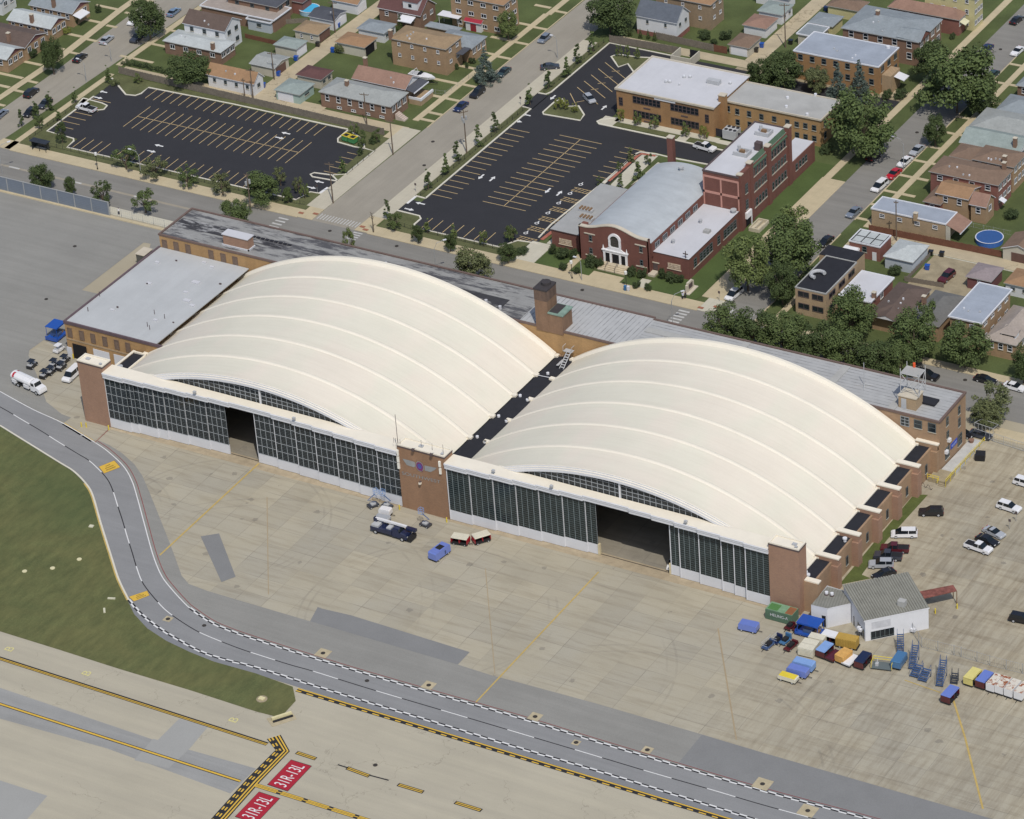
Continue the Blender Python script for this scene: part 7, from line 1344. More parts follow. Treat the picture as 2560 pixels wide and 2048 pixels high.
local(o,'boom',[PT['white'],PT['navyt']],lambda m:(m.box(-4.0,.3,2.35,3.2,.75,2.75,0),m.box(-4.4,.2,1.9,-3.6,.9,2.7,1),m.box(3.2,.15,2.0,5.4,.9,2.55,1),m.tube([(-3,.5,1.5),(-2,.5,2.4)],.15,6,1)));local(o,'bumper_basket',[M_blk],lambda m:m.box(4.2,-1.1,.5,5.0,1.1,1.2));local(o,'headlight',[M_head],lambda m:[m.box(4.05,s*.8-.15,.95,4.13,s*.8+.15,1.2)for s in(-1,1)])
def box_unit(label,p,rz,L,W_,h,col,name='ground_power_unit',cat='power unit',top=None,group=None,grille=True):
 o=thing(name,label,cat,(p.x,p.y,.03),rz,group);c=PT[col];b=.18
 local(o,'housing',[c,top or c],lambda m:(loft(m,[(-L/2,.45),(-L/2,h-b),(-L/2+b,h),(L/2-b,h),(L/2,h-b),(L/2,.45)],W_,W_*.94,0),m.box(-L/2+b,-W_*.45,h,L/2-b,W_*.45,h+.02,1)))
 local(o,'chassis',[M_blk],lambda m:(m.box(-L/2,-W_/2+.1,.25,L/2,W_/2-.1,.45),m.tube([(L/2,0,.35),(L/2+.9,0,.3)],.06,5)))
 if grille:local(o,'grille',[M_blk],lambda m:m.box(-L*.12,-W_*.3,h+.02,L*.22,W_*.3,h+.07))
 wheels(o,(-L*.32,L*.32),W_/2-.12,.28,.2);return o
p=q('12',1545,1205,.9);o=box_unit('large blue ground power unit with the number 8 standing alone on the apron',p,hd(p,7,-5.2),4.4,2.1,2.0,'blue',grille=True)
m=MB();add_text(m,'8',(.55,-1.09,1.1),(1,0,0),(0,.03,1),.35,.75);part_=link('lettering',m.mesh('lettering',[M_blk]),o)
def cart(label,p,rz,L=2.9,W_=1.7,h=1.75,col='red',roofc='cream',open_=True,group='baggage carts',name='baggage_cart',cat='cart',side=-1,solid=False):
 o=thing(name,label,cat,(p.x,p.y,.03),rz,group);c=PT[col];rc=PT[roofc]
 local(o,'deck',[M_blk,c],lambda m:(m.box(-L/2,-W_/2,.42,L/2,W_/2,.55,0),m.tube([(L/2,0,.45),(L/2+.9,0,.3)],.05,5)))
 local(o,'canopy',[rc],lambda m:loft(m,[(-L/2,h-.15),(-L/2+.1,h),(L/2-.1,h),(L/2,h-.15),(L/2,h-.28),(-L/2,h-.28)],W_+.02,W_*.92,0))
 local(o,'side_wall',[c],lambda m:(m.box(-L/2,-W_/2,.55,-L/2+.08,W_/2,h-.2),m.box(L/2-.08,-W_/2,.55,L/2,W_/2,h-.2),m.box(-L/2+.08,-side*W_/2-.04,.55,L/2-.08,-side*W_/2+.04,h-.2),m.box(-.05,-W_/2+.1,.55,.05,W_/2-.1,h-.2))+((m.box(-L/2+.08,side*W_/2-.04,.55,L/2-.08,side*W_/2+.04,h-.2),)if solid else()))
 wheels(o,(-L*.33,L*.33),W_/2-.14,.24,.16);return o
p=w(960,1040,400,1030,1665,1.0);cart('open red baggage cart with worn cream roof, left of the pair on the apron',p,hd(p,10,1.6),3.4,1.8,1.9);p=w(960,1040,400,1310,1640,1.0);cart('open red baggage cart with cream roof turned toward the other, right of the pair',p,hd(p,-10,3),3.4,1.8,1.9,side=1)
g5=lambda zx,zy,z=.9:w(1880,1480,400,zx,zy,z);g6=lambda zx,zy,z=.9:w(2240,1500,320,zx,zy,z)
gu='blue ground power units'
p=q('23',1995,105,.8);box_unit('blue power unit alone left of the equipment park, by the green container',p,hd(p,10,2.2),3.6,1.9,1.7,'blue',group=gu,grille=False)
p=g5(700,985);box_unit('lighter blue power unit behind the other of the close pair',p,hd(p,10,2.6),4.0,1.9,1.8,'lbox',group=gu,grille=False);p=g5(620,1070);box_unit('deeper blue power unit in front of the close pair',p,hd(p,10,2.8),3.9,1.8,1.7,'blue',group=gu,grille=False)
p=g5(490,1160,.6);o=box_unit('low pale and yellow ground unit in front of the two blue ones',p,hd(p,10,3),3.6,1.7,1.2,'cream',top=PT['byel'],name='tow_unit',cat='tug',grille=False)
for zx,zy,col,roofc,vx,vy,L,lb in((980,790,'maroon','lbox',7,-6.5,3.3,'light blue topped baggage cart beside the cream bins'),(1105,840,'maroon','maroon',7,-5.5,3.2,'low dark red cart between the light blue and the orange one'),(1235,870,'orange','orange',7,-5.5,3.0,'weathered orange cart in the equipment row'),(1495,930,'maroon','navyt',7,-8,3.6,'dark cart with black cover and red side in the equipment row'),(1980,930,'steel','steel',5.5,-8,3.6,'steel blue closed cart standing in front of the ladder'),(1075,620,'maroon','white',10,2.8,3.6,'dark red stall cart with bright white roof next to the ochre container')):
 p=g5(zx,zy,1.0);cart(lb,p,hd(p,vx,vy),L,1.9,1.0 if 'low' in lb else 2.0,col,roofc,solid='closed' in lb or 'orange' in lb)
p=g5(1330,930,.5);cart('flat white cart loaded with scrap between the orange and the black one',p,hd(p,7,-6),3.4,1.8,.95,'white','white')
for zx,zy,col,roofc,lb in((1290,1310,'yellow','yellow','pale yellow baggage cart, first in the row at the right'),(1490,1360,'maroon','blue','blue and red baggage cart next to the yellow one'),(910,1610,'maroon','blue','blue and red baggage cart standing alone in front of the row')):
 p=g6(zx,zy,1.0);cart(lb,p,hd(p,7,-7.5),3.6,1.9,2.1,col,roofc,side=-1)
M_rt=mat('rust_streaked_white',(.62,.58,.50),.8,.06,1,.05,5,fn=lambda nt,g,c:mix(nt,ramp(nt,noise(nt,g,1.1,5,.7),[(.50,B1),(.58,W1)]),c,(.28,.09,.035)))
for i,(zx,zy)in enumerate(((1660,1410),(1810,1450),(1965,1500),(2130,1550))):
 p=g6(zx,zy,1.0);o=thing('baggage_container',('first','second','third','fourth')[i]+' white container cart with rusty top counted from the blue cart','container',(p.x,p.y,.03),hd(p,7,-7.5),'white container carts with rusty tops')
 local(o,'box',[PT['white'],M_rt],lambda m:m.box(-1.8,-.82,.45,1.8,.82,2.0,0,top=1));local(o,'deck',[M_blk],lambda m:(m.box(-1.85,-.8,.28,1.85,.8,.44),m.tube([(-1.8,0,.35),(-2.6,0,.3)],.05,5)));wheels(o,(-1.2,1.2),.66,.22,.15)
for i,(zx,zy,L,lb)in enumerate(((740,790,2.4,'cream louvred bin, nearest of the three stacked rows'),(790,725,2.4,'cream louvred bin in the middle of the group'),(880,650,2.6,'cream open topped bin at the back of the group'))):
 p=g5(zx,zy,1.0);o=thing('storage_bin',lb,'bin',(p.x,p.y,.03),hd(p,10,2.4),'cream storage bins');local(o,'box',[PT['cream']],lambda m:(m.box(-1.5,-.85,.2,1.5,.85,1.9),[m.box(-1.45,-.9,.4+k*.28,1.45,-.85,.5+k*.28)for k in range(5)]));local(o,'base',[M_blk],lambda m:m.box(-1.4,-.8,0,1.4,.8,.2))
p=g5(1285,680,1.0);o=thing('service_container','ochre steel container on wheels beside the white shed','container',(p.x,p.y,.03),hd(p,10,2.0));local(o,'box',[PT['gold']],lambda m:(m.box(-2.0,-1.0,.5,2.0,1.0,2.2),[m.box(-1.9+k*.5,-1.05,.6,-1.75+k*.5,-1.0,2.1)for k in range(8)]));local(o,'chassis',[M_blk],lambda m:m.box(-2.0,-.9,.3,2.2,.9,.5));wheels(o,(-1.2,1.2),.85,.28,.2)
def stair(label,p,rz,n=9,rise=.28,run=.34,wd_=1.2,col='steel',base=.35,rail=True,group='mobile boarding stairs'):
 o=thing('mobile_stair',label,'stairs',(p.x,p.y,.03),rz,group);H_=base+n*rise
 local(o,'steps',[PT[col]],lambda m:[m.box(-n*run/2+i*run,-wd_/2,base+i*rise,-n*run/2+i*run+run*.85,wd_/2,base+i*rise+.07)for i in range(n)])
 local(o,'frame',[PT[col]],lambda m:[(m.tube([(-n*run/2,s*wd_/2,base-.1),(n*run/2,s*wd_/2,H_)],.06,5),m.tube([(n*run/2,s*wd_/2,H_),(n*run/2,s*wd_/2,.3)],.06,5),m.tube([(-n*run/2,s*wd_/2,.3),(n*run/2,s*wd_/2,.3)],.06,5))for s in(-1,1)])
 if rail:local(o,'hand_rail',[PT[col]],lambda m:[m.tube([(-n*run/2,s*wd_/2,base+.2),(-n*run/2,s*wd_/2,base+1.0),(n*run/2,s*wd_/2,H_+.9),(n*run/2,s*wd_/2,H_)],.035,5)for s in(-1,1)])
 wheels(o,(-n*run/2+.3,n*run/2-.3),wd_/2+.05,.2,.12);return o
for f,zx,zy,vx,vy,n,col,lb in((g5,2000,720,0,-10,9,'slate','ladder like blue stair behind the steel blue cart'),(g6,300,1010,3.5,-10,11,'slate','tall narrow blue stair, leftmost of the stair group'),(g6,340,1180,6,-8,6,'slate','wide low blue stair with grey deck, left of the pair'),(g6,480,1250,6,-8,6,'slate','wide low blue stair with grey deck, right of the pair'),(g6,765,1290,3.5,-10,12,'slate','long slender blue stair with side arm'),(g6,985,1310,3,-10,5,'charcoal','short dark stair nearest the yellow cart')):
 p=f(zx,zy,1.0);stair(lb,p,hd(p,vx,vy),n,.2 if 'wide' in lb else .26,.42 if 'wide' in lb else .34,1.5 if 'wide' in lb else 1.15,col)
p=g5(1760,990,.5);o=thing('work_platform','grey deck platform with yellow railings in the equipment row','platform',(p.x,p.y,.03),hd(p,10,1.2));local(o,'deck',[M_mun2],lambda m:m.box(-1.9,-1.1,.35,1.9,1.1,.5));local(o,'railing',[PT['byel']],lambda m:(m.tube([(-1.9,1.1,.5),(-1.9,1.1,1.6),(1.9,1.1,1.6),(1.9,1.1,.5)],.07,5),m.tube([(-1.9,1.1,1.05),(1.9,1.1,1.05)],.06,5),m.tube([(1.9,1.1,1.6),(1.9,-1.1,1.6),(1.9,-1.1,.5)],.07,5),m.tube([(-1.9,1.1,1.6),(-1.9,-1.1,1.6),(-1.9,-1.1,.5)],.07,5)));local(o,'winch',[M_pipe],lambda m:(m.box(-1.3,-.5,.5,-.7,.2,1.0),m.tube([(-1,0,1),(-1,.3,1.6)],.08,6)))
def canopy_lift(label,p,rz,L,W_,h):
 o=thing('canopy_platform',label,'platform',(p.x,p.y,.03),rz,'blue canopied service platforms');local(o,'deck',[PT['dblue']],lambda m:(m.box(-L/2-.4,-W_/2,.35,L/2,W_/2,.75),m.box(-L/2-.4,-W_/2,.75,-L/2-.3,W_/2,1.2)))
 local(o,'canopy',[PT['dblue']],lambda m:(m.box(-L/2,-W_/2,h,L/2,W_/2,h+.1),m.box(-L/2,-W_/2-.02,h-.2,L/2,-W_/2+.05,h)))
 me=MB().tube([(0,0,.4),(0,0,h)],.06,6).mesh('post',[PT['dblue']])
 for a in(-L/2+.15,L/2-.15):
  for b in(-W_/2+.15,W_/2-.15):link('post',me,o,(a,b,0))
 local(o,'machinery',[PT['slate'],M_rust,M_blk],lambda m:(m.box(-L/4,-W_/3,.75,L/6,W_/3,1.5,0),m.box(L/5,-W_/4,.75,L/2.4,W_/4,1.2,1),m.tube([(-L/3,0,.8),(L/3,.2,2)],.1,6,2)));wheels(o,(-L/3,L/3),W_/2-.2,.3,.2);return o
p=g5(790,500,1.2);canopy_lift('blue canopied platform in front of the small white hut',p,hd(p,10,2.6),4.4,3.0,3.0);p=w(0,760,240,1265,620,1.5);canopy_lift('blue canopied platform at the corner of the brick annex',p,hd(p,7,-5.8),3.6,3.0,3.3)
A_,B_,D_=w(1900,1300,400,62,1205,2.3),w(1900,1300,400,440,1285,2.3),w(1900,1300,400,520,1195,2.3);x0,x1,y0,y1=A_.x,B_.x,(A_.y+B_.y)/2,D_.y
o=thing('shipping_container','green shipping container with faded patched roof against the right tower','container',((x0+x1)/2,(y0+y1)/2,0));M_cg2=mat('faded_green_container',(.10,.17,.115),.7,.12,.6,.08)
m=MB();m.box(x0,y0,.1,x1,y1,2.3,0)
k=x0
while k<x1:m.box(k,y0-.05,.2,k+.12,y0,2.2,0);k+=.3
part('body',m,[M_cg2],o);m=MB();m.box(x0+.05,y0+.05,2.3,x1-.05,y1-.05,2.36,0);m.box(x0+.3,y0+.2,2.362,x0+2.4,y1-.5,2.37,1);m.box(x1-1.6,y0+.1,2.362,x1-.1,y1-.2,2.37,2);part('roof',m,[mat('pale_green_roof',(.17,.29,.18),.8,.15,1),mat('bright_green_patch',(.075,.19,.06),.8,.1),mat('orange_rust',(.26,.11,.05),.9,.2)],o)
m=MB();add_text(m,'HEUNG-A',((x0+x1)/2+.1,y0-.07,1.4),(1,0,0),(0,0,1),(x1-x0)*.66,.62);part('lettering',m,[M_wht],o)
def tug(label,p,rz,col='black',group='dark service tugs'):
 o=thing('service_tug',label,'tug',(p.x,p.y,.04),rz,group);c=PT[col]
 local(o,'body',[c,M_pipe],lambda m:(loft(m,[(-1.3,.3),(-1.3,.8),(-.2,.85),(1.2,.75),(1.3,.35)],1.4,1.25,0),m.box(-1.1,-.55,.8,-.3,.55,.95,1),m.box(.3,-.4,.82,.9,.4,1.0,1)));local(o,'roof',[c],lambda m:m.box(-.9,-.65,1.65,.6,.65,1.74))
 me=MB().tube([(0,0,.8),(0,0,1.66)],.045,5).mesh('post',[M_pipe])
 for a in(-.8,.5):
  for b in(-.58,.58):link('post',me,o,(a,b,0))
 wheels(o,(-.85,.85),.62,.27,.2)
for zx,zy,lb in((715,1340,'dark tug apart on the left beside the tanker'),(1000,1560,'dark tug in the cluster, nearest the tanker cab'),(1140,1480,'dark tug in the cluster, second from the tanker'),(1370,1380,'dark tug in the middle of the cluster, nearest the minibus'),(1210,1320,'dark tug behind the middle of the cluster'),(1450,1230,'dark tug nearest the brick annex door')):p=w(0,760,240,zx,zy,.9);tug(lb,p,hd(p,7,-6))
p=w(0,760,240,1320,985,.9);tug('white service tug with dark roof beside the annex wall',p,hd(p,7,-5),'white',None)
for zx,zy,lb,s in((40,1200,'blue boom lift folded beside the doors, right one',1),(-150,1190,'blue boom lift folded beside the doors, left one',-1),(560,1450,'blue framed lift at the foot of the middle tower',1)):
 p=w(960,1040,400,zx,zy,.6);o=thing('boom_lift',lb,'lift',(p.x,p.y,.03),hd(p,8*s,3),'blue boom lifts');local(o,'base',[PT['charcoal'],M_pipe],lambda m:(m.box(-1.1,-.7,.3,1.1,.7,.6),m.box(-.5,-.5,.6,.5,.5,.9,1)));local(o,'arm',[PT['slate']],lambda m:(m.tube([(-.6,0,.8),(1.0,0,1.9),(-.6,0,2.7)],.13,6)));local(o,'basket',[PT['lbox']],lambda m:[m.tube([(-1.3,-.4,z),(-.5,-.4,z),(-.5,.4,z),(-1.3,.4,z),(-1.3,-.4,z)],.04,5)for z in(2.7,3.3,3.8)]+[m.tube([(a,b,2.7),(a,b,3.8)],.04,5)for a in(-1.3,-.5)for b in(-.4,.4)]);wheels(o,(-.8,.8),.65,.25,.18)
p=w(960,1040,400,20,1290,.8);o=box_unit('white topped generator box beside the boom lifts',p,hd(p,10,2),2.4,1.5,1.6,'white',name='generator',cat='generator',grille=False);p=w(960,1040,400,-20,1390,.6);box_unit('low grey generator trailer just behind the navy lorry',p,hd(p,10,2),3.0,1.7,1.2,'silver',name='generator',cat='generator',grille=False)
gl='assorted dark blue ground gear at the left of the equipment park'
for zx,zy,L,col,lb in((225,700,3.0,'slate','grey blue railed lift platform at the left of the equipment park'),(340,640,2.0,'navy','small blue belt machine behind the railed platform'),(450,640,2.6,'steel','blue tow tractor with tall back plate'),(525,715,3.2,'maroon','rusty brown flat trailer with hose reels'),(510,450,2.2,'maroon','rusty red cart behind the tow tractor'),(625,470,2.4,'maroon','second rusty red cart next to the blue canopy')):
 p=g5(zx,zy,.7);o=thing('ground_equipment',lb,'equipment',(p.x,p.y,.03),hd(p,7,-6),gl);c=PT[col]
 local(o,'frame',[c,M_blk],lambda m:(m.box(-L/2,-.65,.35,L/2,.65,.6,0),m.box(-L/4,-.45,.6,L/5,.4,1.1,1),m.box(L/3,-.6,.6,L/2.1,.6,1.5 if 'tall' in lb or 'belt' in lb else 1.0,0),m.tube([(-L/2,0,.5),(-L/2-.8,0,.35)],.05,5,1)))
 if 'railed' in lb:local(o,'hand_rail',[M_pipe],lambda m:[m.tube([(-L/2,-.6,z),(-L/2,.6,z),(L/2,.6,z)],.04,5)for z in(1.1,1.6)])
 wheels(o,(-L/3,L/3),.55,.26,.18)
p=q('10',1395,640,1.6);o=thing('motorboat','white cabin motorboat on its trailer on the lawn by the tan flats','boat',(p.x,p.y,.05),hd(p,10,2.2))
def hull(m):
 st=[(-3.3,1.05,1.0),(-1.5,1.2,.9),(.5,1.2,.9),(2.0,.95,1.0),(3.2,.45,1.3),(3.9,.03,1.7)];b=len(m.v)
 for x,hw,zb in st:m.v+=[(x,-hw,1.95),(x,-hw*.75,zb+.15),(x,0,zb-.15),(x,hw*.75,zb+.15),(x,hw,1.95)]
 for i in range(len(st)-1):
  for j in range(4):a=b+i*5+j;m.f.append([a,a+1,a+6,a+5]);m.m.append(0)
  a=b+i*5;m.f.append([a,a+5,a+9,a+4]);m.m.append(0)
 m.f.append([b,b+1,b+2,b+3,b+4]);m.m.append(0)
local(o,'hull',[PT['white']],hull);local(o,'cabin',[PT['white']],lambda m:loft(m,[(-.4,1.95),(-.2,2.3),(1.0,2.3),(2.6,1.96)],1.7,1.3,0));local(o,'windscreen',[M_cg],lambda m:loft(m,[(-.8,1.96),(-.5,2.6),(-.3,2.6),(.3,2.3)],1.6,1.3,0));local(o,'cockpit',[M_pipe],lambda m:m.box(-3.0,-.8,1.955,-.9,.8,2.05));local(o,'radar_arch',[M_wht],lambda m:m.tube([(-1.6,-1,1.95),(-1.9,-.9,2.9),(-1.9,.9,2.9),(-1.6,1,1.95)],.06,5));local(o,'trailer',[M_blk],lambda m:(m.box(-3.2,-.9,.55,2.6,-.75,.7),m.box(-3.2,.75,.55,2.6,.9,.7),m.tube([(2.6,-.8,.62),(4.6,0,.6),(2.6,.8,.62)],.07,5)));wheels(o,(-1.2,-.3),1.0,.33,.2)
p=q('10',790,1165,1.0);o=thing('clothes_container','green container with yellow rimmed open top on the car park island','container',(p.x,p.y,.08),hd(p,10,3.2))
mgc=mat('green_steel',(.06,.22,.085),.6,.1)
for a in(-1.0,1.0):local(o,'bin',[mgc,M_blk,PT['byel']],lambda m:(m.box(a-.85,-.8,.3,a+.85,.8,1.5,0,top=1),m.box(a-.9,-.85,1.5,a+.9,-.65,1.62,2),m.box(a-.9,.65,1.5,a+.9,.85,1.62,2),m.box(a-.9,-.65,1.5,a-.7,.65,1.62,2),m.box(a+.7,-.65,1.5,a+.9,.65,1.62,2)))
p=w(2200,1020,320,1690,810,.8);o=thing('waste_container','black waste container with white marking in the yard below the gate','container',(p.x,p.y,.03),hd(p,10,.6));local(o,'bin',[M_blk],lambda m:loft(m,[(-.95,.1),(-.95,1.5),(.95,1.5),(.95,.1)],1.7,1.9,0));local(o,'marking',[M_wht],lambda m:[m.box(-.6+k*.2,-.86,.85,-.47+k*.2,-.84-.02,1.1)for k in range(6)]);wheels(o,(-.7,.7),.7,.12,.08)
def pool(label,p,r_,h,liner,water):
 o=thing('swimming_pool',label,'pool',(p.x,p.y,.05));local(o,'wall',[liner],lambda m:m.cyl(0,0,0,h,r_,28));local(o,'rim',[M_wht],lambda m:[m.box(r_*math.cos(a)-.1,r_*math.sin(a)-.1,h-.03,r_*math.cos(a)+.1,r_*math.sin(a)+.1,h+.04)for a in[i*.0898 for i in range(70)]]);local(o,'cover',[water],lambda m:m.cyl(0,0,h+.0,h+.03,r_*.94,28));return o
pool('round pool with a deep blue cover behind the red fence',q('31',1865,285,.8),3.0,1.2,mat('pool_wall_blue',(.05,.14,.42),.6),mat('pool_cover_blue',(.035,.095,.26),.5,.06));pool('bright blue water pool behind the charcoal roofed garage',q('10',450,75,1.0),2.6,1.2,mat('pool_wall_pale',(.3,.45,.55),.6),mat('pool_water',(.07,.42,.68),.15,.06))
# ================================================================ poles, lamps, fences, people and other street things
M_wood=mat('grey_fence_wood',(.185,.160,.130),.95,.12,.8,.2,4);M_woodr=mat('red_fence_wood',(.155,.070,.045),.95,.12,.8,.15,4);M_pole=mat('pole_wood',(.15,.115,.085),.95,.1,1,.1);M_iron=mat('dark_iron',(.025,.027,.028),.7,.1);M_galv=mat('galvanised_steel',(.33,.34,.34),.5,.08)
def wood_fence(label,a,b,h=1.9,mt=None,group=None):
 mt=mt or M_wood;a,b=Vector((a[0],a[1],0)),Vector((b[0],b[1],0));L=(b-a).length;o=thing('wooden_fence',label,'fence',(a.x,a.y,0),math.atan2(b.y-a.y,b.x-a.x),group);rr=random.Random(int(L*10))
 m=MB();k=0.0
 while k<L:hh=h+rr.uniform(-.06,.05);m.box(k,-.02,.05,min(L,k+.19),.02+rr.uniform(0,.02),hh);k+=.205
 link('boards',m.mesh('boards',[mt]),o);m=MB();m.box(0,.04,.5,L,.09,.6);m.box(0,.04,h-.4,L,.09,h-.3);link('rail',m.mesh('rail',[mt]),o);m=MB();k=0
 me=MB().box(-.06,.02,0,.06,.14,h+.05).mesh('post',[mt])
 while k<=L:link('post',me,o,(k,0,0));k+=2.44
wood_fence('long grey wooden fence between the alley and the left car park',(-95.5,135.5),(-17.3,133.6));wood_fence('grey wooden fence along the top of the right car park',(7.6,197.4),(26.6,198.2),2.0);wood_fence('weathered wooden fence round the garden of the white house',q('20',1215,330),q('20',1700,435),1.9);wood_fence('short newer red brown fence beside the white garage',q('20',1702,436),q('20',1812,455),1.9,M_woodr);wood_fence('long red brown fence running beside the alley to the gabled garage',q('31',850,225),q('31',1965,446),1.7,M_woodr)
wood_fence('low dark red garden fence below the pale blue outbuilding',q('10',-90,320),q('10',235,395),1.2,M_woodr);wood_fence('dark fence behind the tan roofed garage',q('10',245,205),q('10',440,190),1.3);wood_fence('grey yard fence between the houses and the gravel yard',q('31',1150,645),q('31',1480,700),1.2);wood_fence('grey fence along the side of the weedy gravel yard',q('31',1170,640),q('31',1390,410),1.0)
def rail_fence(label,pts,h=1.2,mt=None,step=2.4,bars=None,name='metal_fence',group=None,thick=.03):
 mt=mt or M_iron;P_=[Vector((p[0],p[1],0))for p in pts];o=thing(name,label,'fence',(P_[0].x,P_[0].y,0),0,group);m=MB();mp=MB();mp.tube([(0,0,0),(0,0,h+.05)],thick*1.6,5);pm=mp.mesh('post',[mt])
 for a,b in zip(P_,P_[1:]):
  L=(b-a).length;u=(b-a)/L
  for z in(.15,h-.1):m.tube([a-P_[0]+Vector((0,0,z)),b-P_[0]+Vector((0,0,z))],thick*.8,4)
  if bars:
   k=0
   while k<L:p=a+u*k-P_[0];m.tube([p+Vector((0,0,.1)),p+Vector((0,0,h-.05))],thick*.45,3);k+=bars
  k=0
  while k<L:p=a+u*k;link('post',pm,o,(p.x-P_[0].x,p.y-P_[0].y,0));k+=step
 link('railing',m.mesh('railing',[mt]),o);return o
rail_fence('dark iron fence along the front edge of the left car park',[(-93.2,97.2),(-84.2,97.0),(-19.5,96.8),(-15.8,97.2)],1.1,bars=.5);rail_fence('dark iron fence along the side street edge of the left car park',[(-14.9,113.5),(-15.0,126.2)],1.1,bars=.5);rail_fence('dark iron fence on the lawn strip beside the right car park, near part',[(6.3,111.6),(6.6,158.6)],1.1,bars=.5);rail_fence('dark iron fence on the lawn strip beside the right car park, far part',[(6.4,167.5),(6.6,197)],1.1,bars=.5);rail_fence('dark iron fence along the front of the right car park',[(6.0,98.2),(12.4,97.3),(36,97.2)],1.1,bars=.5);rail_fence('dark iron fence on the street side of the left car park',[(-94.8,98),(-94.8,119)],1.1,bars=.5)
rail_fence('chain link fence between the yard and the equipment park',[w(2240,1500,320,280,560),w(2240,1500,320,435,800),w(2240,1500,320,1100,965),w(2240,1500,320,1580,1110),w(2240,1500,320,2180,1260)],2.3,M_galv,3.2,.45,'chain_link_fence',None,.035)
rail_fence('chain link fence round the corner lawn with the boat',[q('10',1435,780),q('10',1600,800),q('10',1825,640)],1.1,M_galv,2.4,.6,'chain_link_fence',None,.02);rail_fence('chain link fence on the kerb side of the apron right of the sound wall',[w(0,340,400,1500,1075),(-26,75.0)],2.2,M_galv,3.0,.6,'chain_link_fence',None,.025);rail_fence('chain link yard fence by the blue covered pool',[q('31',1645,175),q('31',2050,260)],1.2,M_galv,2.4,.5,'chain_link_fence',None,.02)
o=thing('sound_wall','blue grey panelled sound wall with pale posts along the apron','wall',(-54.6,74.9,0));M_sw=mat('blue_grey_panel',(.175,.205,.25),.7,.05,.5,.05,fn=lambda nt,g,c:(lambda sp:(nt.links.new(g,sp.inputs[0]),mix(nt,mth(nt,'MULTIPLY',mth(nt,'LESS_THAN',mth(nt,'FRACT',mth(nt,'DIVIDE',sp.outputs[2],.45)),.15),.3),c,(.06,.07,.09)))[1])(node(nt,'ShaderNodeSeparateXYZ')))
for i in range(11):
 x=-54.6-4.83*i;simple(o,'post',[M_galv],lambda m:m.box(x-.11,74.72,0,x+.11,75.0,3.65));simple(o,'panel',[M_sw],lambda m:m.box(x-4.72,74.8,.1,x-.11,74.92,3.5))
simple(o,'top_rail',[M_galv],lambda m:m.box(-107.8,74.76,3.5,-54.6,74.96,3.62));g=MB();g.box(-110,74.1,0,-26,75.1,.12);struct('kerb',g,[M_walk])
def pole(label,t,bx,by,h,arm=2.2,rz=.2,trans=False):
 p=q(t,bx,by);o=thing('utility_pole',label,'pole',(p.x,p.y,0),rz);local(o,'pole',[M_pole],lambda m:m.tube([(0,0,0),(0,0,h)],.17,7,0,.11))
 local(o,'cross_arm',[M_pole],lambda m:(m.box(-arm/2,-.06,h-.6,arm/2,.06,h-.45),[m.box(-arm/2+k*arm/4-.04,-.04,h-.45,-arm/2+k*arm/4+.04,.04,h-.25)for k in range(5)]))
 if trans:
  for k in range(3):local(o,'transformer',[M_galv],lambda m:m.cyl(.5*math.cos(k*2.1),.5*math.sin(k*2.1),h-2.6-k*.2,h-1.6-k*.2,.26,8))
pole('wooden pole with cross arm on the pavement beside the left car park','10',1155,1305,9.2);pole('wooden pole by the exit of the left car park near the crossing','10',650,1712,10.5);pole('pole with three transformers between the slim trees of the side street','10',1775,1292,11.2,trans=True,rz=.9);pole('wooden pole rising before the grey hip roofed bungalow','10',935,1062,8.8);pole('wooden pole in the alley beside the open garage','10',155,672,7.5);pole('thick wooden pole in the alley beside the charcoal roofed garage','10',668,275,8.6);pole('tall pole in the alley left of the blue roofed flats','30',148,402,11.8,2.4,0.3);pole('leaning dark pole at the corner of the white cottage','00',2135,850,8.6);pole('short pole with small arm beside the fence at the white cottage','00',2066,850,6.0,1.0);pole('wooden pole behind the long red fence','31',1082,302,10.0,1.0);pole('pole with two drums at the road behind the left end of the long roof','11',-42,60,10,1.4,trans=True)
def globe_lamp(label,t,bx,by,h=3.9):
 p=q(t,bx,by);o=thing('street_lamp',label,'lamp',(p.x,p.y,0),0,'pedestrian lamps with white globes');local(o,'post',[M_iron],lambda m:(m.tube([(0,0,0),(0,0,h)],.07,6),m.cyl(0,0,0,.5,.16,8)));local(o,'globe',[mat('white_globe',(.75,.74,.70),.4,0)],lambda m:(m.tube([(0,0,h),(0,0,h+.15),(0,0,h+.45),(0,0,h+.6)],.32,10)))
for t,bx,by,lb in(('00',823,1430,'globe lamp on the main street pavement before the left car park'),('21',507,625,'globe lamp left of the church steps'),('21',965,715,'globe lamp beside the blue paper boxes'),('00',165,1268,'thin sign post near the bus shelter'),('11',995,232,'post by the dead tree')):
 if 'globe' in lb:globe_lamp(lb,t,bx,by)
def arm_lamp(label,t,bx,by,h,reach,rz):
 p=q(t,bx,by);o=thing('street_lamp',label,'lamp',(p.x,p.y,0),rz,'tall street lamps with curved arms');local(o,'post',[M_galv],lambda m:m.tube([(0,0,0),(0,0,h*.8),(reach*.3,0,h*.96),(reach,0,h)],.09,6,0,.05));local(o,'lamp_head',[M_wht],lambda m:m.box(reach-.2,-.17,h-.12,reach+.6,.17,h+.06))
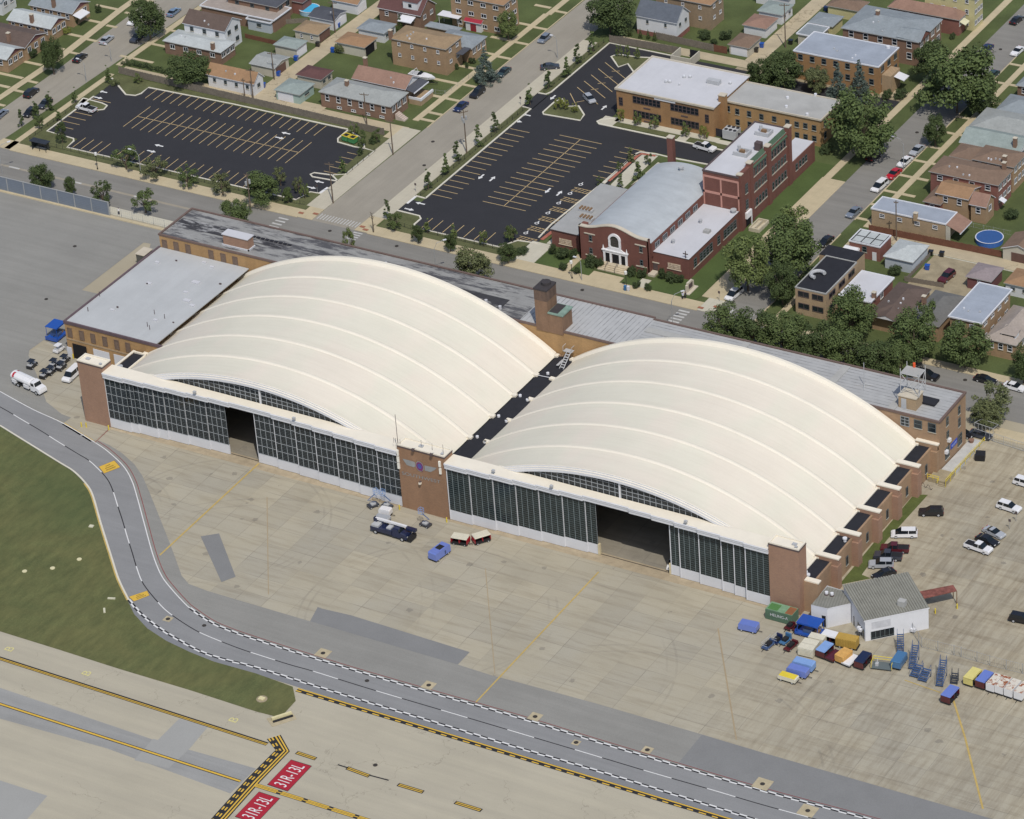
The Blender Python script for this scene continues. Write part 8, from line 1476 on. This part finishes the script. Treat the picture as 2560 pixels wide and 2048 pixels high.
arm_lamp('curved arm lamp over the parked white saloon','30',1143,1430,8.0,2.6,math.pi);arm_lamp('lamp post on the left street by the car park entrance','00',728,690,6,1.6,math.pi);arm_lamp('curved lamp arm over the street behind the long roof','11',1520,620,9.0,2.4,.9);arm_lamp('curved lamp at the far left of the main street','00',22,1480,8.2,2.5,1.0);arm_lamp('curved lamp arm at the crossing behind the right vault','21',1355,1060,9,2.4,.9);arm_lamp('curved lamp between the street trees before the left car park','00',1190,1480,6.5,2.2,math.pi);arm_lamp('pale lamp post at the silver car on the side street','20',385,492,6.0,1.2,math.pi);arm_lamp('lamp post beside the church steps','21',588,638,5.6,1.2,math.pi);arm_lamp('thin lamp post on the left street by the hedge','00',940,520,4.6,1.0,math.pi)
for t,bx,by,h,lb in(('21',1747,815,2.6,'small round sign on a post at the corner pavement'),('20',75,890,2.4,'small dark sign on a post at the car park entrance'),('10',1348,1620,2.4,'small sign post on the lawn tip at the lower entrance'),('10',518,1625,2.2,'small round sign at the exit of the left car park'),('32',2035,1010,2.4,'thin sign post in the yard beside the silver coupe'),('32',2090,945,2.4,'thin sign post in the yard below the white four wheel drive')):
 p=q(t,bx,by);o=thing('post_sign',lb,'sign',(p.x,p.y,0));local(o,'post',[M_galv],lambda m:m.tube([(0,0,0),(0,0,h)],.04,5));local(o,'sign_plate',[M_cap],lambda m:m.box(-.25,-.05,h-.6,.25,-.03,h))
p0=w(0,340,400,440,190);p1=w(0,340,400,615,235);o=thing('bus_shelter','dark framed bus shelter on the main street pavement at the left','shelter',(p0.x,p0.y,.1),0);L=4.2
local(o,'roof',[mat('dark_shelter_roof',(.03,.035,.045),.5)],lambda m:m.box(-.5,-.3,2.3,L+.2,1.6,2.45));local(o,'frame',[M_iron],lambda m:[m.box(a-.05,b-.05,0,a+.05,b+.05,2.3)for a in(0,L/2,L-.2)for b in(0,1.3)]);local(o,'glass_panel',[mat('shelter_glass',(.03,.04,.045),.1)],lambda m:(m.box(0,1.28,.3,L-.2,1.32,2.0),m.box(-.02,0,.3,.02,1.3,2.0)));local(o,'bench',[M_pipe],lambda m:m.box(.6,.8,.4,3.2,1.2,.5))
for dx,lb,c in((0,'blue newspaper box at the kerb before the church',mat('paper_box_blue',(.05,.16,.34),.5)),(.75,'white newspaper box next to the blue one',M_wht)):
 p=q('21',955,725);m=MB();m.box(-.28,-.25,.25,.28,.25,1.2);m.box(-.2,-.2,0,.2,.2,.25);tag(link('newspaper_box',m.mesh('newspaper_box',[c]),None,(p.x+dx,p.y,.12)),lb,'box','newspaper boxes')
me=MB().cyl(0,0,0,1.1,.13,8).mesh('bollard',[PT['byel']])
for f,zx,zy,lb in(((180,860,400),130,1120,'yellow bollard left of the left tower, nearest the road'),((180,860,400),195,1125,'yellow bollard left of the left tower, second one'),((180,860,400),497,1160,'yellow bollard at the red line by the left tower'),((960,1040,400),210,1265,'yellow bollard at the left foot of the middle tower'),((960,1040,400),848,1435,'yellow bollard at the right foot of the middle tower'),((2240,1500,320),662,230,'yellow bollard behind the white shed, left one'),((2240,1500,320),1030,150,'yellow bollard behind the white shed by the canopy post'),((0,760,240),1650,1230,'yellow bollard at the dark annex doorway')):
 p=w(*f,zx,zy);tag(link('bollard',me,None,(p.x,p.y,.02)),lb,'bollard','yellow bollards')
for t,zx,zy,c,lb in(('10',338,495,'dblue','blue wheeled bin beside the maroon gate'),('10',188,625,'dblue','blue wheeled bin at the foot of the alley pole'),('10',62,722,'dblue','blue wheeled bin against the white cottage'),('10',522,377,'black','round black bin on the alley edge'),('10',690,215,'dblue','blue wheeled bins beside the thick alley pole'),('10',648,425,'dblue','blue wheeled bin by the loose shrub'),('20',2105,385,'dblue','blue wheeled bin at the white garage'),('20',2058,425,'black','black wheeled bin at the white garage'),('30',192,358,'black','black bin beside the grey garage at the alley pole'),('31',1342,530,'dblue','blue bin on the edge of the gravel yard'),('31',1372,410,'black','black bin by the pale garage on the alley'),('31',1465,420,'black','pair of black bins at the top of the gravel yard'),('31',2140,450,'dblue','blue wheeled bin at the gabled garage'),('30',488,78,'navy','dark blue bin at the yellow garage')):
 p=q(t,zx,zy,.5);o=thing('wheeled_bin',lb,'bin',(p.x,p.y,.03),.2,'bins along the alleys');local(o,'body',[PT[c]],lambda m:loft(m,[(-.42,.05),(-.5,1.1),(.5,1.1),(.42,.05)],.75,.95,0));local(o,'lid',[PT[c]],lambda m:m.box(-.55,-.5,1.1,.55,.5,1.2))
o=thing('entrance_ramp','concrete ramp and landing with yellow hand rails at the end of the brick building','ramp',(163.5,58,0));simple(o,'ramp',[mat('light_ramp_concrete',(.47,.47,.45),.85),M_dirt],lambda m:(m.poly([(162.0,55.5,.8),(164.9,55.5,.8),(164.9,69.5,.05),(162.0,69.5,.05)],0),m.box(161.0,51.5,0,164.9,55.5,.8,1),m.poly([(164.9,55.5,0),(164.9,69.5,0),(164.9,69.5,.05),(164.9,55.5,.8)],0),[m.box(163.4,51.5-.35*k,0,164.9,51.85-.35*k,.6-.2*k,1)for k in range(1,3)]))
simple(o,'hand_rail',[PT['byel']],lambda m:[(m.tube([(165.0,51.0,z),(165.0,55.5,z),(165.0,69.5,z-.75)],.06,5),m.tube([(160.8,51.4,z),(163.3,51.4,z),(163.3,50.6,z-.5)],.06,5))for z in(1.3,1.8)]+[m.tube([(165.0,51+k*2.3,.1),(165.0,51+k*2.3,1.8-max(0,k*2.3-4.5)*.054)],.05,5)for k in range(9)]+[m.tube([(160.9+k*1.2,51.4,.8),(160.9+k*1.2,51.4,1.8)],.05,5)for k in range(3)])
o=thing('yard_gate','galvanised sliding gate frame and chain link fence at the yard entrance','gate',(163,70.2,0));a,b,c=w(2200,1020,320,1480,330),w(2200,1020,320,1620,540),w(2200,1020,320,2150,660)
simple(o,'frame',[M_galv],lambda m:[m.tube([(162.2,70.8,z),(166.5,70.2,z)],.07,5)for z in(.3,1.6,3.0)]+[m.tube([(162.2+k*.86,70.8-.12*k,.1),(162.2+k*.86,70.8-.12*k,3.0)],.05,5)for k in range(6)]+[m.tube([(162.2,70.8,3.0),(163.0,72.6,3.0),(166.8,72.0,3.0),(166.5,70.2,3.0)],.06,5)])
simple(o,'chain_link_panel',[M_galv],lambda m:[m.tube([(166.5,70.1,z),(176,69.0,z)],.05,4)for z in(.2,2.0)]+[m.tube([(166.5+k*.4,70.1-.046*k,.1),(166.5+k*.4,70.1-.046*k,2.0)],.02 if k%6 else .05,4)for k in range(24)])
p=w(2200,1020,320,1540,570,.3);m=MB();m.cyl(0,0,0,.8,.35,10,0,.6);tag(link('planter',m.mesh('planter',[mat('terracotta',(.25,.15,.11),.9)]),None,(p.x,p.y,.03)),'round terracotta planter at the top of the ramp','planter')
p=w(2200,1020,320,790,1330,.4);m=MB();m.tube([(-1.3+k*.22,.0,.15+.45*(1+math.sin(k*1.05)))for k in range(13)],.05,6);tag(link('bicycle_rack',m.mesh('bicycle_rack',[M_cap],(0,0,0)),None,(p.x,p.y,0),-.2),'wave shaped bicycle rack beside the last buttress','bicycle rack')
def person(label,p,rz,shirt,trouser,skin=(.35,.22,.15)):
 o=thing('person',label,'person',(p.x,p.y,.12),rz);J=[(0,0,.95),(0,0,1.2),(0,0,1.45),(0,0,1.55),(0,0,1.66),(0,.1,.92),(.08,.11,.5),(-.05,.11,.08),(.1,.12,.04),(0,-.1,.92),(-.06,-.11,.5),(-.15,-.11,.08),(0,-.12,.04),(0,.2,1.42),(.03,.27,1.15),(.15,.26,.95),(0,-.2,1.42),(.0,-.27,1.15),(.12,-.26,.95)]
 E_=[(0,1),(1,2),(2,3),(3,4),(0,5),(5,6),(6,7),(7,8),(0,9),(9,10),(10,11),(11,12),(2,13),(13,14),(14,15),(2,16),(16,17),(17,18)];Rr=[.15,.15,.16,.06,.10,.10,.075,.05,.045,.10,.075,.05,.045,.075,.05,.035,.075,.05,.035]
 me=bpy.data.meshes.new('body');me.from_pydata(J,E_,[]);me.materials.append(mat('skin_%d'%int(skin[0]*100),skin,.7));b=link('body',me,o);md=b.modifiers.new('skin','SKIN');b.data.skin_vertices[0].data[0].use_root=True
 for k,r_ in enumerate(Rr):b.data.skin_vertices[0].data[k].radius=(r_,r_)
 b.modifiers.new('sub','SUBSURF').levels=1;b.modifiers['sub'].render_levels=1
 local(o,'shirt',[mat('shirt_%d'%len(MATS),shirt,.9)],lambda m:(m.tube([(0,0,.93),(0,0,1.2),(0,0,1.47)],.20,10,0,.23),[m.tube([(0,s*.2,1.45),(.02,s*.28,1.18)],.085,7,0,.07)for s in(-1,1)]));local(o,'trousers',[mat('trousers_%d'%len(MATS),trouser,.9)],lambda m:(m.tube([(0,0,.8),(0,0,1.0)],.2,10),m.tube([(0,.1,.9),(.08,.11,.5),(-.05,.11,.1)],.11,8,0,.07),m.tube([(0,-.1,.9),(-.06,-.11,.5),(-.15,-.11,.1)],.11,8,0,.07)));local(o,'hair',[M_blk],lambda m:m.tube([(-.02,0,1.66),(-.03,0,1.76),(-.03,0,1.80)],.115,8,0,.05))
person('person in pale blue shirt walking on the corner pavement by the church lawn',q('21',1440,800),0,(.50,.55,.68),(.02,.02,.03));person('person in dark clothes walking beside the pale blue shirt',q('21',1462,795),0,(.03,.035,.05),(.03,.03,.04));person('person in white top walking on the pavement past the sound wall end',w(0,340,400,1605,1065),3.1,(.72,.72,.72),(.06,.06,.07))
